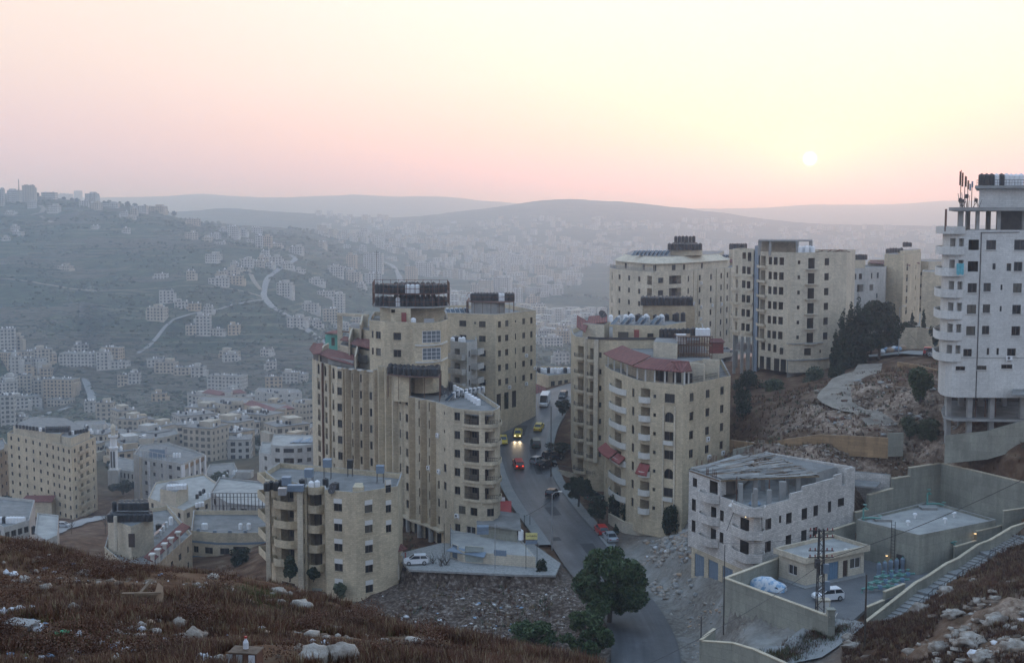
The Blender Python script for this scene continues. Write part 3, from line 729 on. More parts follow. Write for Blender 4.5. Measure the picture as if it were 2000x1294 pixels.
def wallstrip(b,path,z0,z1,th,m=0):
 """thin wall along an open path, outer face on the path, thickness inwards"""
 ins=[]
 for i,p in enumerate(path):
  a=path[max(i-1,0)];c=path[min(i+1,len(path)-1)];d=Vector((c[0]-a[0],c[1]-a[1]))
  if d.length<1e-6:d=Vector((1,0))
  d.normalize();ins.append((p[0]-d.y*th,p[1]+d.x*th))
 for i in range(len(path)-1):
  p,q,pi,qi=path[i],path[i+1],ins[i],ins[i+1]
  b.face([(*p,z0),(*q,z0),(*q,z1),(*p,z1)],m);b.face([(*qi,z0),(*pi,z0),(*pi,z1),(*qi,z1)],m)
  b.face([(*p,z1),(*q,z1),(*qi,z1),(*pi,z1)],m)
 for i,r in((0,1),(-1,0)):
  q=[(*path[i],z0),(*path[i],z1),(*ins[i],z1),(*ins[i],z0)];b.face(q if r else q[::-1],m)
def railstrip(b,path,z,h,sp=.4):
 for p,q in zip(path,path[1:]):
  b.bar((*p,z+h),(*q,z+h),.06);b.bar((*p,z+h*.5),(*q,z+h*.5),.04)
  L=math.hypot(q[0]-p[0],q[1]-p[1]);n=max(1,int(L/sp))
  for i in range(n+1):
   t=i/n;x,y=p[0]+(q[0]-p[0])*t,p[1]+(q[1]-p[1])*t;b.box(x-.02,x+.02,y-.02,y+.02,z,z+h)
def rail_mesh(w):
 def f():
  b=MB();railstrip(b,[(-w/2,0),(w/2,0)],0,.95,.3);return b.mesh('railing',[MAT['dark_metal']])
 return simple_mesh(('rail',round(w,1)),f)
def ribbed_mesh(w,h,mat):
 def f():
  b=MB();b.box(-w/2,w/2,0,.04,0,h);n=max(3,int(w/.45))
  for i in range(n+1):
   x=-w/2+w*i/n;x=min(max(x,-w/2+.03),w/2-.03);b.box(x-.03,x+.03,-.04,0,0,h)
  return b.mesh('garage_door',[MAT[mat]])
 return simple_mesh(('garage',round(w,1),round(h,1),mat),f)
def pitched(b,eave,ridge,mat=0,th=.15):
 """sloping sheet between two polylines (x,y,z) with thickness; tile UV: across/along"""
 acc=0
 for i in range(len(eave)-1):
  a,c,d,e=[Vector(q)for q in(eave[i],eave[i+1],ridge[i+1],ridge[i])];L=(c-a).length;H=(e-a).length
  b.face([a,c,d,e],mat,[(acc,0),(acc+L,0),(acc+L,H),(acc,H)])
  dn=Vector((0,0,-th));b.face([e+dn,d+dn,c+dn,a+dn],mat);b.face([a+dn,c+dn,c,a],mat)
  b.face([d+dn,e+dn,e,d],mat);acc+=L
 for i,f in((0,0),(-1,1)):
  a,e=Vector(eave[i]),Vector(ridge[i]);dn=Vector((0,0,-th));q=[a,e,e+dn,a+dn];b.face(q[::-1]if f else q,mat)
  # ---- rooftop things
def tank_mesh(r,h,ribs=True):
 b=MB();pr=[(0,0),(r,0)]
 if ribs:
  for i in range(4):z=h*.82*(i+.5)/4;pr+=[(r,z-.05),(r*.955,z-.03),(r*.955,z+.03),(r,z+.05)]
 pr+=[(r,h*.82),(r*.8,h*.92),(r*.35,h*.96),(0,h*.96)];b.lathe(pr,14);return b
def tank_kit(key,r,h,mat,lidmat):
 if('tank',key)in SC:return SC[('tank',key)]
 body=tank_mesh(r,h).mesh('water_tank',[MAT[mat]]);l=MB();l.lathe([(0,h*.955),(r*.32,h*.955),(r*.32,h),(0,h+.03)],10)
 SC[('tank',key)]=(body,l.mesh('lid',[MAT[lidmat]]));return SC[('tank',key)]
TK={'black':('b',.50,1.45,'black_plastic','black_plastic'),'black_tall':('bt',.46,1.75,'black_plastic','black_plastic'),'white':('w',.46,1.35,'white_paint','white_paint'),'white_tall':('wt',.44,1.75,'white_paint','white_paint'),'black_wide':('bw',.62,1.3,'black_plastic','black_plastic')}
TANKMASS=[]
MASSG=('tanks on the rear block','tanks on the beige tower')
MASSL=('middle row','back row','third row','fourth row','in the back','in the middle row')
def tank(x,y,z,kind,label,group=None,rz=None,sc=1):
 if group in MASSG or any(w in label for w in MASSL):TANKMASS.append((x,y,z,kind,sc));return None
 bm_,lm=tank_kit(*TK[kind]);o=place('water_tank',bm_,None,(x,y,z),random.uniform(0,6)if rz is None else rz,sc*random.uniform(.97,1.03))
 place('lid',lm,o);return tag(o,label,'water tank',group)
def tank_row(p0,p1,n,z,colors,where,group,jit=.05,tall=True,sc=1):
 for i in range(n):
  t=(i+.5)/n;c=colors[i%len(colors)]if isinstance(colors,(list,str))and not isinstance(colors,str)else colors
  kind={'b':'black_tall' if tall else 'black','w':'white_tall' if tall else 'white','B':'black_wide'}[c]
  x=p0[0]+(p1[0]-p0[0])*t+random.uniform(-jit,jit);y=p0[1]+(p1[1]-p0[1])*t+random.uniform(-jit,jit)
  cn='white' if c=='w' else 'black'
  tank(x,y,z,kind,f'{cn} tank, {nth(i)} in {where}',group,sc=sc)
def colors(n,whites=()):return['w' if i in whites else 'b' for i in range(n)]
def rack(name,label,poly,z0,z1,midz=(),every=2.0,parent=None):
 """steel frame: posts round a polygon, rails at the given heights"""
 cx=sum(p[0]for p in poly)/len(poly);cyy=sum(p[1]for p in poly)/len(poly)
 t=thing(name,label,'tank stand',(cx,cyy,z0));org=(cx,cyy,z0)
 n=len(poly);first=None
 for i in range(n):
  p,q=poly[i],poly[(i+1)%n];L=math.hypot(q[0]-p[0],q[1]-p[1]);k=max(1,round(L/every))
  for j in range(k):
   x,y=p[0]+(q[0]-p[0])*j/k,p[1]+(q[1]-p[1])*j/k
   place('post',_box_mesh('post',.09,.09,z1-z0,'rust'),t,(x-cx,y-cyy,0))
 b=MB()
 for z in midz:
  for i in range(n):b.bar((*poly[i],z),(*poly[(i+1)%n],z),.08)
 b.build('rail',MAT['rust'],t,org);return t
def deck(t,poly,z,org,mat='rust',th=.12,name='platform'):
 b=MB();b.prism(poly,z-th,z,0);return b.build(name,MAT[mat],t,org)
def solar(x,y,z,rz,label,group,dish=False):
 """flat collector on a sloping stand with a white drum behind it"""
 if 'solar' not in SC:
  f=MB();T=Matrix.Rotation(R(38),4,'X');f.box(-.48,.48,0,2.0,0,.09,0,T)
  g=MB();g.box(-.44,.44,.04,1.96,.09,.10,0,T)
  d=MB();pts=[];d.lathe([(0,-.55),(.27,-.55),(.30,-.5),(.30,.5),(.27,.55),(0,.55)],12)
  st=MB();
  for sx in(-.42,.42):st.bar((sx,1.56,0),(sx,1.56,1.5),.05);st.bar((sx,.05,0),(sx,1.56,0.03),.04)
  SC['solar']=(f.mesh('collector',[MAT['alu']]),g.mesh('cover_glass',[MAT['panel_glass']]),d.mesh('hot_water_drum',[MAT['white_paint']]),st.mesh('stand',[MAT['alu']]))
 a=SC['solar'];t=thing('solar_water_heater',label,'solar water heater',(x,y,z),rz,group)
 o=place('collector',a[0],t);place('cover_glass',a[1],o);dr=place('hot_water_drum',a[2],t,(0,1.75,.95)if True else 0);place('stand',a[3],t);return t
def dish(x,y,z,rz,label,dark=False,r=.55,group=None):
 if('dish',dark)not in SC:
  b=MB();n=16;T=Matrix.Rotation(R(60),4,'X')
  pr=[(0,0),(.25,.03),(.42,.09),(.55,.16)]
  for s_ in(1,-1):
   for(r0,z0),(r1,z1)in zip(pr,pr[1:]):
    for k in range(n):
     a0,a1=2*math.pi*k/n,2*math.pi*(k+1)/n
     q=[T@Vector((rr*math.cos(a),rr*math.sin(a),zz+.02*(s_<0)*-1))+Vector((0,0,.8))for rr,a,zz in((r0,a0,z0),(r0,a1,z0),(r1,a1,z1),(r1,a0,z1))]
     if r0==0:q=[q[0],q[2],q[3]]
     b.face(q if s_>0 else q[::-1],0)
  p=MB();p.bar((0,0,0),(0,.05,.8),.06);a_=MB();a_.bar((0,0,.55),T@Vector((0,0,.5))+Vector((0,0,.8)),.03)
  SC[('dish',dark)]=(b.mesh('reflector',[MAT['dark_metal' if dark else 'white_paint']]),p.mesh('mast',[MAT['dark_metal']]),a_.mesh('feed_arm',[MAT['alu']]))
 a=SC[('dish',dark)];t=thing('satellite_dish',label,'satellite dish',(x,y,z),rz,group);place('reflector',a[0],t);place('mast',a[1],t);place('feed_arm',a[2],t)
 t.scale=(r/.55,)*3;return t
def mast(x,y,z,h,label,cat='antenna',r=.05,arms=3,name='antenna_mast'):
 t=thing(name,label,cat,(x,y,z));b=MB();b.tube([(0,0,0),(0,0,h)],[r,r*.6],6);b.build('pole',MAT['dark_metal'],t)
 for i in range(arms):
  a=MB();zz=h*(.95-i*.06);a.bar((-.5+i*.1,0,zz),(.5-i*.1,0,zz),.035);a.build('arm',MAT['dark_metal'],t)
 return t
 # ==== the near apartment blocks
 # ---- A: beige block at the front left
A=Bld('apartment_block','low beige stone block at front left with curved balconies and white shutters','building',[(519,197.5),(538,191.5),(583,188.6),(585,186.6),(599,185.6),(601,187.4),(634,186.6),(636,184),(695,182),(738,184.3),(777,186.5)],[(786,196),(548,205)],-59.5,-40.75,'beige',par=.85,py=1000,roofmat='roof_grey')
zA=-41.6
for px,w,ks,dz in((660,1.45,range(5),0),(720,1.35,range(5),-.25),(759,1.0,range(3),2.35)):
 A.col(px,w,1.95,'s',-42.95,ks,dz)
for k in range(4):
 zf=-44.7-3.1*k
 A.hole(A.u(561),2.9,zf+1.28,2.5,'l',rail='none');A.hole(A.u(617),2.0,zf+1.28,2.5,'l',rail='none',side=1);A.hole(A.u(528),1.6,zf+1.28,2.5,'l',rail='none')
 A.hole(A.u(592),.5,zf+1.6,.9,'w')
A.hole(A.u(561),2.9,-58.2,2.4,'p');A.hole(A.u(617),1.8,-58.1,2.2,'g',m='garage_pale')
A.build()
for k in range(-1,4):
 z=-44.7-3.1*k if k>=0 else-41.75
 ph=1.05 if k>=0 else.98
 if k!=3:A.balcony(A.u(538)+.1,A.u(583)-.05,z,1.55,.6,'solid',ph)
 A.balcony(A.u(601)+.1,A.u(634)-.1,z,1.45,.6,'solid',ph)
 A.balcony(.05,A.u(538)-.1,z,1.3,0,'solid',ph)
z3=-44.7-9.3
A.balcony(A.u(538)+.1,A.u(566),z3,1.5,.6,'solid',1.0)
b=MB();p=A.at(A.u(538),-1.2)[0];b.box(p[0]-.35,p[0]+.35,p[1]-.35,p[1]+.35,-59.5,-40.8);b.build('pillar',MAT['beige_pale'],A.t,A.org)
b=MB();p=A.at(A.u(592),-.55)[0];b.box(p[0]-.42,p[0]+.42,p[1]-.5,p[1]+.5,-59.5,-40.8);b.build('pillar',MAT['beige_pale'],A.t,A.org)
def onroof(px,py,z):
 q=P(px,py,100);k=z/q.z;return(q.x*k,q.y*k)
gA='water tanks on the low front left roof'
for i,(px,py,kind,lb)in enumerate([(521,958,'black','black water tank at the far left corner of the front left roof'),(530,955,'black','second black water tank at the left corner of the front left roof'),(540,957,'black','third black water tank at the left corner of the front left roof'),(548,953,'black','fourth black water tank at the left corner of the front left roof'),(608,960,'white_tall','large white water tank, left of the pair on the front left roof'),(620,958,'white_tall','large white water tank, right of the pair on the front left roof'),(590,952,'black','black water tank behind the white pair on the front left roof'),(636,950,'black','black water tank right of the white pair on the front left roof'),(655,957,'black_wide','squat dark water tank right of the white tanks on the front left roof')]):
 x,y=onroof(px,py,A.zr);tank(x,y,A.zr,kind,lb,gA)
def cistern(px,py,z,lift,label,w=1.3,d=1.3,h=1.2,mat='garage_grey',base=None):
 x,y=onroof(px,py,z);t=thing('metal_cistern',label,'water cistern',(x,y,z));b=MB();b.box(-w/2,w/2,-d/2,d/2,lift,lift+h);b.box(-w/2-.04,w/2+.04,-d/2-.04,d/2+.04,lift+h,lift+h+.08)
 for i in(-.25,.25):b.box(-w/2-.03,w/2+.03,-d/2-.03,d/2+.03,lift+h*(.5+i)-.03,lift+h*(.5+i)+.03)
 b.build('body',MAT[mat],t)
 if lift>.2:
  for sx in(-1,1):
   for sy in(-1,1):place('leg',_box_mesh('leg',.07,.07,lift,'dark_metal'),t,(sx*w*.42,sy*d*.42,0))
 return t
cistern(560,955,A.zr,.7,'blue grey metal cistern on legs beside the black tanks, front left roof')
cistern(578,962,A.zr,.3,'long low blue grey cistern near the edge of the front left roof',2.4,1.2,.9)
cistern(604,945,A.zr,1.2,'blue grey cistern behind the white pair of tanks, front left roof')
cistern(640,935,A.zr,2.0,'raised pale grey cistern standing highest on the front left roof',1.3,1.3,1.2)
cistern(743,942,A.zr,1.6,'blue grey cistern on a post near the right end of the front left roof',1.2,1.2,1.1)
cistern(684,930,A.zr,1.4,'dark cistern on thin legs in the middle of the front left roof',.9,.9,1.3,'black_plastic')
cistern(552,967,A.zr,.1,'pale square cistern at the front parapet of the front left roof',1.2,1.0,1.0,'alu')
for px,py,lb in((650,960,'dark dish left of centre on the front left roof'),(648,968,'small dish near the parapet of the front left roof')):
 x,y=onroof(px,py,A.zr);dish(x,y,A.zr,random.uniform(-.6,.6),lb,True)
x,y=onroof(700,962,A.zr);t=thing('roof_hatch','small pale hatch box at the front parapet of the front left roof','hatch',(x,y,A.zr));b=MB();b.box(-.8,.8,-.6,.8,0,1.0,0);b.face([(-.8,-.6,1.02),(.8,-.6,1.02),(.6,.8,1.4),(-.6,.8,1.4)],0);b.build('housing',MAT['beige'],t)
# ---- B: long curved block with ribs and round balconies
front=[(611,246),(620,241),(640,236),(660,231),(690,228.5),(735,225),(756,221.5),(780,219),(812,213),(845,209),(862,206),(886,201),(940,198),(962,198.3),(972,200),(977,203)]
B=Bld('curved_apartment_block','tall curved beige block with tan ribs and stacked balconies in the middle','building',front,[(927,224),(870,236),(730,256),(650,262)],-55.5,-30.85,'beige_grey',par=.75,py=850)
zt=-30.85
for px,w,hgt,kd in((907,0,0,0),):pass
B.col(921,2.95,2.25,'l',-32.35,range(5),rail='rail');B.col(960,2.2,2.25,'l',-32.35,range(5),rail='rail')
B.col(893,1.15,1.35,'w',-32.2,range(5));B.col(868,.5,.6,'w',-32.3,range(3));B.col(869,1.2,1.4,'w',-32.3,(3,4))
B.col(902,1.4,1.35,'w',-32.25,(5,));B.col(925,1.4,1.35,'w',-32.25,(5,));B.col(958,1.2,1.3,'w',-32.25,(5,))
B.col(870,.7,1.5,'w',-32.3,(5,));B.col(893,1.1,1.4,'w',-32.3,(6,));B.col(919,1.8,1.2,'wh',-32.3,(6,))
for px in(782,820,840):B.col(px,.75,1.6,'w',-32.0,range(7))
B.col(795,1.15,1.5,'w',-31.9,range(7));B.col(856.5,.7,1.4,'w',-32.6,(4,5,6))
for px in(790,812,835,857):B.col(px,1.7,2.5,'p',-54.1,(0,))
B.col(664,1.3,1.5,'w',-32.2,range(-1+1,7));
for px in(690,706,725):B.col(px,.65,1.5,'w',-32.4,range(0,7))
for px in(747,768):B.col(px,.45,.9,'w',-32.6,(0,1,2,3,4))
B.col(652,1.0,1.9,'l',-32.0,range(0,7),rail='rail');B.col(638,1.2,2.1,'l',-32.0,range(0,7),rail='rail');B.col(624,1.5,2.2,'l',-32.0,range(0,7),rail='rail')
B.build()
ZL=-27.6
lp=[q for q in front if q[0]<=735]+[(735,225)]
for px,w,z1,mt,dp in((682,1.15,ZL,'tan',.8),(698,1.15,ZL,'tan',.8),(716,1.35,ZL,'tan',.8),(742,1.5,-27.2,'tan',1.1),(752,.8,-26.4,'beige',1.3),(762,1.0,-26.4,'beige',1.0),(775,.9,-26.4,'beige_grey',.9),(808,1.3,zt+.02,'tan',.9),(830,1.15,zt+.02,'tan',.9),(849,1.0,zt+.02,'tan',.8),(788,.5,zt+.02,'beige_pale',.45)):
 B.pier(px,w,dp,-52.5,z1,mt,1)
for px,w in((673,.5),(690,.0),(633,.35),(647,.35)):
 if w:B.pier(px,w,.35,-50,ZL,'tan' if px>640 else 'rust')
B.band(-52.9,.35,.9,'beige_grey',B.u(778),B.u(866),'cornice')
for px in(801,823,846):
 u=B.u(px);p=B.at(u,-.5)[0];b=MB();b.lathe([(.45,-56),(.45,-52.9)],10,0,p);b.build('column',MAT['concrete'],B.t,B.org)
for k in range(5):
 z=-33.5-3.1*k
 B.balcony(B.u(940.5),B.cum[-1]-.15,z,.55,.6,'solid' if k%2==0 else 'solid',.45);B.balcony(B.u(904),B.u(938),z,.35,.6,'solid',.25)
for px,k in((856,1),(858,3),(838,3),(893,5)):B.ac(px,-33.6-3.1*k)
F2=[(611,246),(620,241),(640,236),(660,231),(690,228.5),(735,225),(757,221.5)]
b2=Bld.__new__(Bld);b2 .path=[XY(a,d,780)for a,d in F2];b2 .back=[XY(a,d,780)for a,d in((765,233),(735,246),(640,262))];b2 .poly=b2 .path+b2 .back;b2 .cum=cumlen(b2 .path)
b2 .zb,b2 .zt,b2 .mat,b2 .par,b2 .h,b2 .py,b2 .org,b2 .t,b2 .holes,b2 .roofmat=-30.9,ZL,'beige_grey',.6,3.1,780,B.org,B.t,[],'roof_pale'
b2 .col(664,1.3,1.5,'w',-29.1,(0,));[b2 .col(px,.65,1.5,'w',-29.3,(0,))for px in(690,706,725)]
for px in(623,636,652):b2 .col(px,1.25,2.1,'a',-29.1,(0,))
b2 .build()
b2 .band(ZL-.3,.3,.35,'band_white',b2 .u(662),None)
def wpt(px,py,D):return P(px,py,D)
def tiled(parent,org,eave,ridge,name='tiled_roof',mat='red_tile'):
 b=MB();pitched(b,[P(*q)for q in eave],[P(*q)for q in ridge]);return b.build(name,MAT[mat],parent,org)
tiled(B.t,B.org,[(604,681,247),(612,691,241),(627,689,238.5)],[(612,669,252),(620,670,251),(632,669,248)])
tiled(B.t,B.org,[(622,690,239.5),(645,700,234.5),(668,706,231),(690,712,229)],[(640,680,247),(660,684,243),(680,690,239),(694,692,237)])
tiled(B.t,B.org,[(684,670,236),(703,675,233),(722,680,230)],[(698,659,242),(712,661,240),(724,662,237)])
tiled(B.t,B.org,[(664,663,244),(684,666,240)],[(672,656,250),(690,659,246)])
tiled(B.t,B.org,[(634,650,262),(661,651,257)],[(646,646,266),(664,643,261)])
def pw(name,a,b_,z0,z1,th,mat,parent,org):
 m=MB();wallstrip(m,[(a[0],a[1]),(b_[0],b_[1])],z0,z1,th);return m.build(name,MAT[mat],parent,org)
for(pa,Da),(pb,Db),z0,z1,mt in(((612,244),(640,236.8),ZL-.1,-26.2,'frame_brown'),((640,236.8),(690,229.8),ZL-.1,-26.3,'concrete')):
 pw('terrace_screen',XY(pa,Da,700),XY(pb,Db,700),z0,z1,.1,mt,B.t,B.org)
for(a,bb,zt_)in(((622,240),(640,250),-25.0),((692,228.6),(702,240),-24.0),((681,237),(690,247),-21.5),((703,240),(712,250),-19.0)):
 m=MB();p,q=XY(*a,700),XY(*bb,700);d=Vector((q[0]-p[0],q[1]-p[1])).normalized();nx,ny=d.y*.3,-d.x*.3
 pr=[(p[0],p[1],ZL),(q[0],q[1],ZL),(q[0],q[1],zt_),((p[0]*.55+q[0]*.45),(p[1]*.55+q[1]*.45),zt_),(p[0],p[1],zt_-1.4)]
 s2=[(x+nx,y+ny,z)for x,y,z in pr];m.face(pr[::-1],0);m.face(s2,0)
 for i in range(5):j=(i+1)%5;m.face([pr[i],pr[j],s2[j],s2[i]],0)
 m.build('fin_wall',MAT['beige_pale'],B.t,B.org)
B.block('upper_storey',[XY(*q,690)for q in((664,243),(724,231),(732,240),(676,258))],ZL-.6,-24.6,'beige_grey')
B.block('upper_storey',[XY(*q,680)for q in((682,246),(726,238),(735,247),(690,258))],-24.7,-21.4,'beige')
for px in(700,710):
 fm,gm=window_mesh(1.6,1.6,'n');p=P(px,690,233.2-(px-700)*.2);o=place('window',fm,B.t,B.L((p.x,p.y,-27)),-.25);place('pane',gm,o)
fr=thing('roof_pergola','open beige concrete frame on the terraces left of the tank tower','pergola',(XY(690,252,640)[0],252,-24.6));fo=tuple(fr.location)
for a,bb in(((664,250),(664,250)),((714,246),(714,246))):
 m=MB();p=XY(*a,650);m.box(p[0]-.5,p[0]+.5,p[1]-.3,p[1]+.3,-27.5,-18.9);m.build('pillar',MAT['beige_pale'],fr,fo)
m=MB();p,q=XY(659,250,620),XY(719,246,620);m.bar((*p,-19.1),(*q,-19.1),.5,0,.6);m.build('beam',MAT['beige_pale'],fr,fo)
m=MB();p,q=XY(666,250,650),XY(712,246,650);m.bar((*p,-22.6),(*q,-22.6),.2,0,.3);m.build('rail',MAT['wood'],fr,fo)
ks=thing('roof_kiosk','small green sided kiosk with red roof at the far left of the terraces','kiosk',(XY(648,262,665)[0],262,-26.6));m=MB();m.box(-1.2,1.4,-1.2,1.2,-2,2.3);m.build('wall',MAT['teal_paint'],ks)
m=MB();m.box(.1,.8,-1.26,-1.2,0,1.7);m.build('window',MAT['frame_brown'],ks)
# ---- C: tower rising from B with the double ring of tanks
cf=[(722,226),(748,223),(752,222),(806,220.5),(810,219.5),(826,219),(846,219.8),(862,222),(875,228)]
Ct=Bld('round_cornered_tower','beige tower with rounded corner and white gridded bay windows under tank racks','building',cf,[(872,246),(730,246)],-31,Zat(629,220.5),'beige',par=.8,py=680)
zc=Zat(656,222)
for k in range(2):
 z=zc-3.1*k
 Ct.hole(Ct.u(739),1.5,z,1.35,'w');Ct.hole(Ct.u(776),1.5,z,1.35,'w');Ct.hole(Ct.u(728),.6,z,1.3,'w');Ct.hole(Ct.u(843),3.5,z+.1,2.15,'grid')
Ct.hole(Ct.u(743),.6,zc-6.2,.7,'w')
Ct.build()
Ct.band(zc-1.55,.25,.25,'band_white',Ct.u(812),Ct.u(872));Ct.band(zc-4.6,.25,.25,'band_white',Ct.u(812),Ct.u(872))
zr=Ct.zr;zs=Zat(597,228)
hp=[XY(*q,610)for q in((742,228),(763,227.5),(763,225.5),(802,225),(802,228),(868,230),(866,240),(742,240))]
Ct.block('stair_house',hp,zr,zs-.25,'beige')
m=MB();p=P(789,625,224.9);m.box(p.x-.45,p.x+.45,p.y-.12,p.y+.02,zr+.02,zr+2.2);m.build('door',MAT['canopy_red'],Ct.t,Ct.org)
m=MB();p=P(768,607,225.3);m.box(p.x-.35,p.x+.35,p.y-.12,p.y,p.z-.3,p.z+.3);m.build('window',MAT['glass'],Ct.t,Ct.org)
dk=[XY(*q,590)for q in((728,229),(760,225.5),(845,225),(878,229),(874,240),(732,241))]
rk=rack('tank_rack','two level rusty steel tank rack crowning the round cornered tower',dk,zs,zs+4.3,(zs+.9,zs+2.45,zs+3.3,zs+4.2),1.6);ro=tuple(rk.location)
deck(rk,dk,zs,ro,'concrete',.25);deck(rk,dk,zs+2.35,ro,'rust',.1)
for lvl,z,wh,nm in((0,zs+.02,(5,),'lower'),(1,zs+2.37,(7,8,9),'upper')):
 a,c,d,e=XY(730,227.6,590),XY(762,226,590),XY(845,225.8,590),XY(876,228.6,590)
 path_=[a,c,d,e];cm=cumlen(path_);n=17
 for row in range(3):
  for i in range(n if row<1 else 15):
   u=(i+.5)/(n if row<1 else 15)*cm[-1];(x,y),_=at_u(path_,cm,u,.45+row*1.7*(1 if row<2 else 2.6))
   k='white_tall' if(i in wh and row==0)else 'black_tall'
   if lvl==0 and row==0 and i==13:continue
   rw_=('front','middle','back')[row]
   tank(x,y,z,k,f'{"white" if "white" in k else "black"} tank, {nth(i)}, {rw_} row, {nm} level of the double tank rack','tanks on the double rack of the round tower')
mast(P(736,545,232).x,232,zs+2.4,7.8,'thin tall antenna mast above the double tank rack')
x,y=onroof(811,628,zr+.3);tank(x,223.5,zr,'white','white water tank by the door below the double tank rack');
t=thing('roof_unit','pale grey metal box unit on the tower roof under the racks','roof unit',(P(838,620,223.5).x,223.5,zr));m=MB();m.box(-.9,.9,-.4,.4,.2,1.2);m.build('housing',MAT['alu'],t)
# ---- tank cluster on B in front of the tower
zk=Zat(733,215)
Bs=[XY(*q,740)for q in((768,216.5),(799,215),(803,221),(772,223))]
B.block('stair_house',Bs,-32,zk-.2,'beige')
k2=[XY(*q,730)for q in((757,217),(800,213.5),(858,212.8),(862,222),(762,225))]
rk=rack('tank_rack','low tank platform on the curved block in front of the tower',k2,-31.6,zk,(zk-.1,),2.2);deck(rk,k2,zk,tuple(rk.location),'rust',.15)
for row in range(4):
 n=(10,11,11,9)[row];p0,p1=(XY(757+row,217.4+row*1.9,730),XY(857+row,213.4+row*1.9,730))
 for i in range(n):
  t_=(i+.5)/n;bow=-1.3*math.sin(t_*math.pi)*1.0
  tank(p0[0]+(p1[0]-p0[0])*t_+random.uniform(-.1,.1),p0[1]+(p1[1]-p0[1])*t_+bow+.7,zk,'black',f'black tank, {nth(i)} in {("first", "second", "third", "fourth")[row]} row of the platform before the tower','tanks on the low platform before the tower')
for i,(px,py,lb)in enumerate(((862,760,'black water tank standing alone behind the solar heaters'),(880,752,'second lone black tank behind the solar heaters'),(872,748,'third black tank right of the low tank platform'))):
 x,y=onroof(px,py,B.zr+1);tank(x,y,B.zr,'black_tall',lb,'lone tanks behind the solar heaters')
tank(*XY(764,219,710),zk+0,'black_tall','taller black tank at the left end of the low platform')
for i in range(8):
 x,y=onroof(871+i*8.2,778-i*1.2+(3 if i==0 else 0),B.zr+.2)
 solar(x,y,B.zr,R(-52),f'solar water heater, {nth(i)} in the sloping row on the curved block roof','solar heaters on the curved block roof')
for i in range(9):
 x,y=onroof(884+i*5.8,762+i*3.6,B.zr+.2);tank(x+.3,y+1.2,B.zr,'white',f'white tank, {nth(i)} in the line behind the solar heaters','white tanks behind the solar heaters',sc=.85)
for px,py,dk_,lb in((816,762,1,'dark satellite dish at the left of the curved roof'),(839,770,0,'blue grey satellite dish beside the solar heaters'),(868,775,1,'dark dish in front of the solar heaters'),(881,780,1,'large dark dish nearest the parapet of the curved roof'),(727,738,0,'pale dish over the ribs left of the tall piers')):
 x,y=onroof(px,py,B.zr);dish(x,y,B.zr if px>740 else ZL-.5,random.uniform(-.5,.5),lb,bool(dk_),.7)
 # ---- D: square beige block behind the curved one
D_=Bld('square_apartment_block','square beige block with flat roof and tank room behind the solar heaters','building',[(874,263),(968,258),(1046.5,271)],[(985,292),(850,284)],-46,-19.8,'beige',par=.9,py=700)
zd=Zat(634,258)
D_.col(904,1.7,1.3,'w',zd,(0,1,2,3,4,5));D_.col(942,1.6,1.3,'w',zd,range(6));D_.col(928,.5,.5,'w',zd+.2,(0,))
for px,w in((976,1.15),(990,1.25)):D_.col(px,w,1.35,'w',zd,range(5))
D_.col(1007,.5,.5,'w',zd+.2,(0,));D_.col(1007,.5,1.4,'w',zd,(1,2,3,4));D_.col(1023,1.15,1.3,'w',zd,range(5));D_.col(1038,1.0,1.4,'w',zd,range(5))
for px in(974,989,1004):D_.col(px,1.6,3.6,'p',zd-16.6,(0,))
D_.build();D_.band(-19.8,.12,.12,'band_white')
for px,k in((1023,2),(1023,4),(1040,3),(990,4)):D_.ac(px+4,zd-1.6-3.1*k)
hp=[XY(*q,600)for q in((920,266),(970,263),(986,266),(985,274),(925,276))]
D_.block('stair_house',hp,-21,-17.6,'concrete')
dk=[XY(*q,600)for q in((911,266),(975,262),(1004,266),(1003,276),(915,278))]
rk=rack('tank_rack','steel tank platform on the square block roof',dk,-20.7,-17.45,(-17.6,-16.4),2);deck(rk,dk,-17.45,tuple(rk.location),'rust',.12)
for row in range(2):
 tank_row(XY(919,266.4+row*2,600),XY(1004,266.2+row*2,600),14,-17.43,colors(14,(9,10)if row==0 else(0,)),f'the {("front", "back")[row]} row on the square block','tanks on the square block',tall=True)
for i in range(5):
 x,y=XY(878+i*9,268+i*.5,600);solar(x,y,-20.7,R(20),f'solar heater, {nth(i)} at the left of the square block roof','solar heaters on the square block')
 # ---- small white balcony block squeezed before D
W1=Bld('narrow_apartment_block','small pale grey block with projecting balconies before the square block','building',[(880,251),(912,247),(932,252)],[(930,262),(884,262)],-44,Zat(668,248),'far_white',par=.7,py=720)
zw=Zat(690,249)
for k in range(4):W1 .hole(W1 .u(893),1.7,zw-2.95*k,1.9,'l',rail='rail');W1 .hole(W1 .u(917),.7,zw-2.95*k,1.3,'w')
W1 .build()
for k in range(4):W1 .balcony(W1 .u(883),W1 .u(910),zw-1.0-2.95*k,1.1,0,'solid',.95,'far_white');W1 .balcony(W1 .u(920),W1 .cum[-1]-.1,zw-.1-2.95*k,1.6,0,'solid',.95,'far_white')
for i,(px,c)in enumerate(((884,'white'),(891,'black'),(899,'white'),(905,'white'))):
 x,y=XY(px,252+i%2,670);tank(x,y,W1 .zr,c,f'{c} tank, {nth(i)} on the small pale grey block',None)
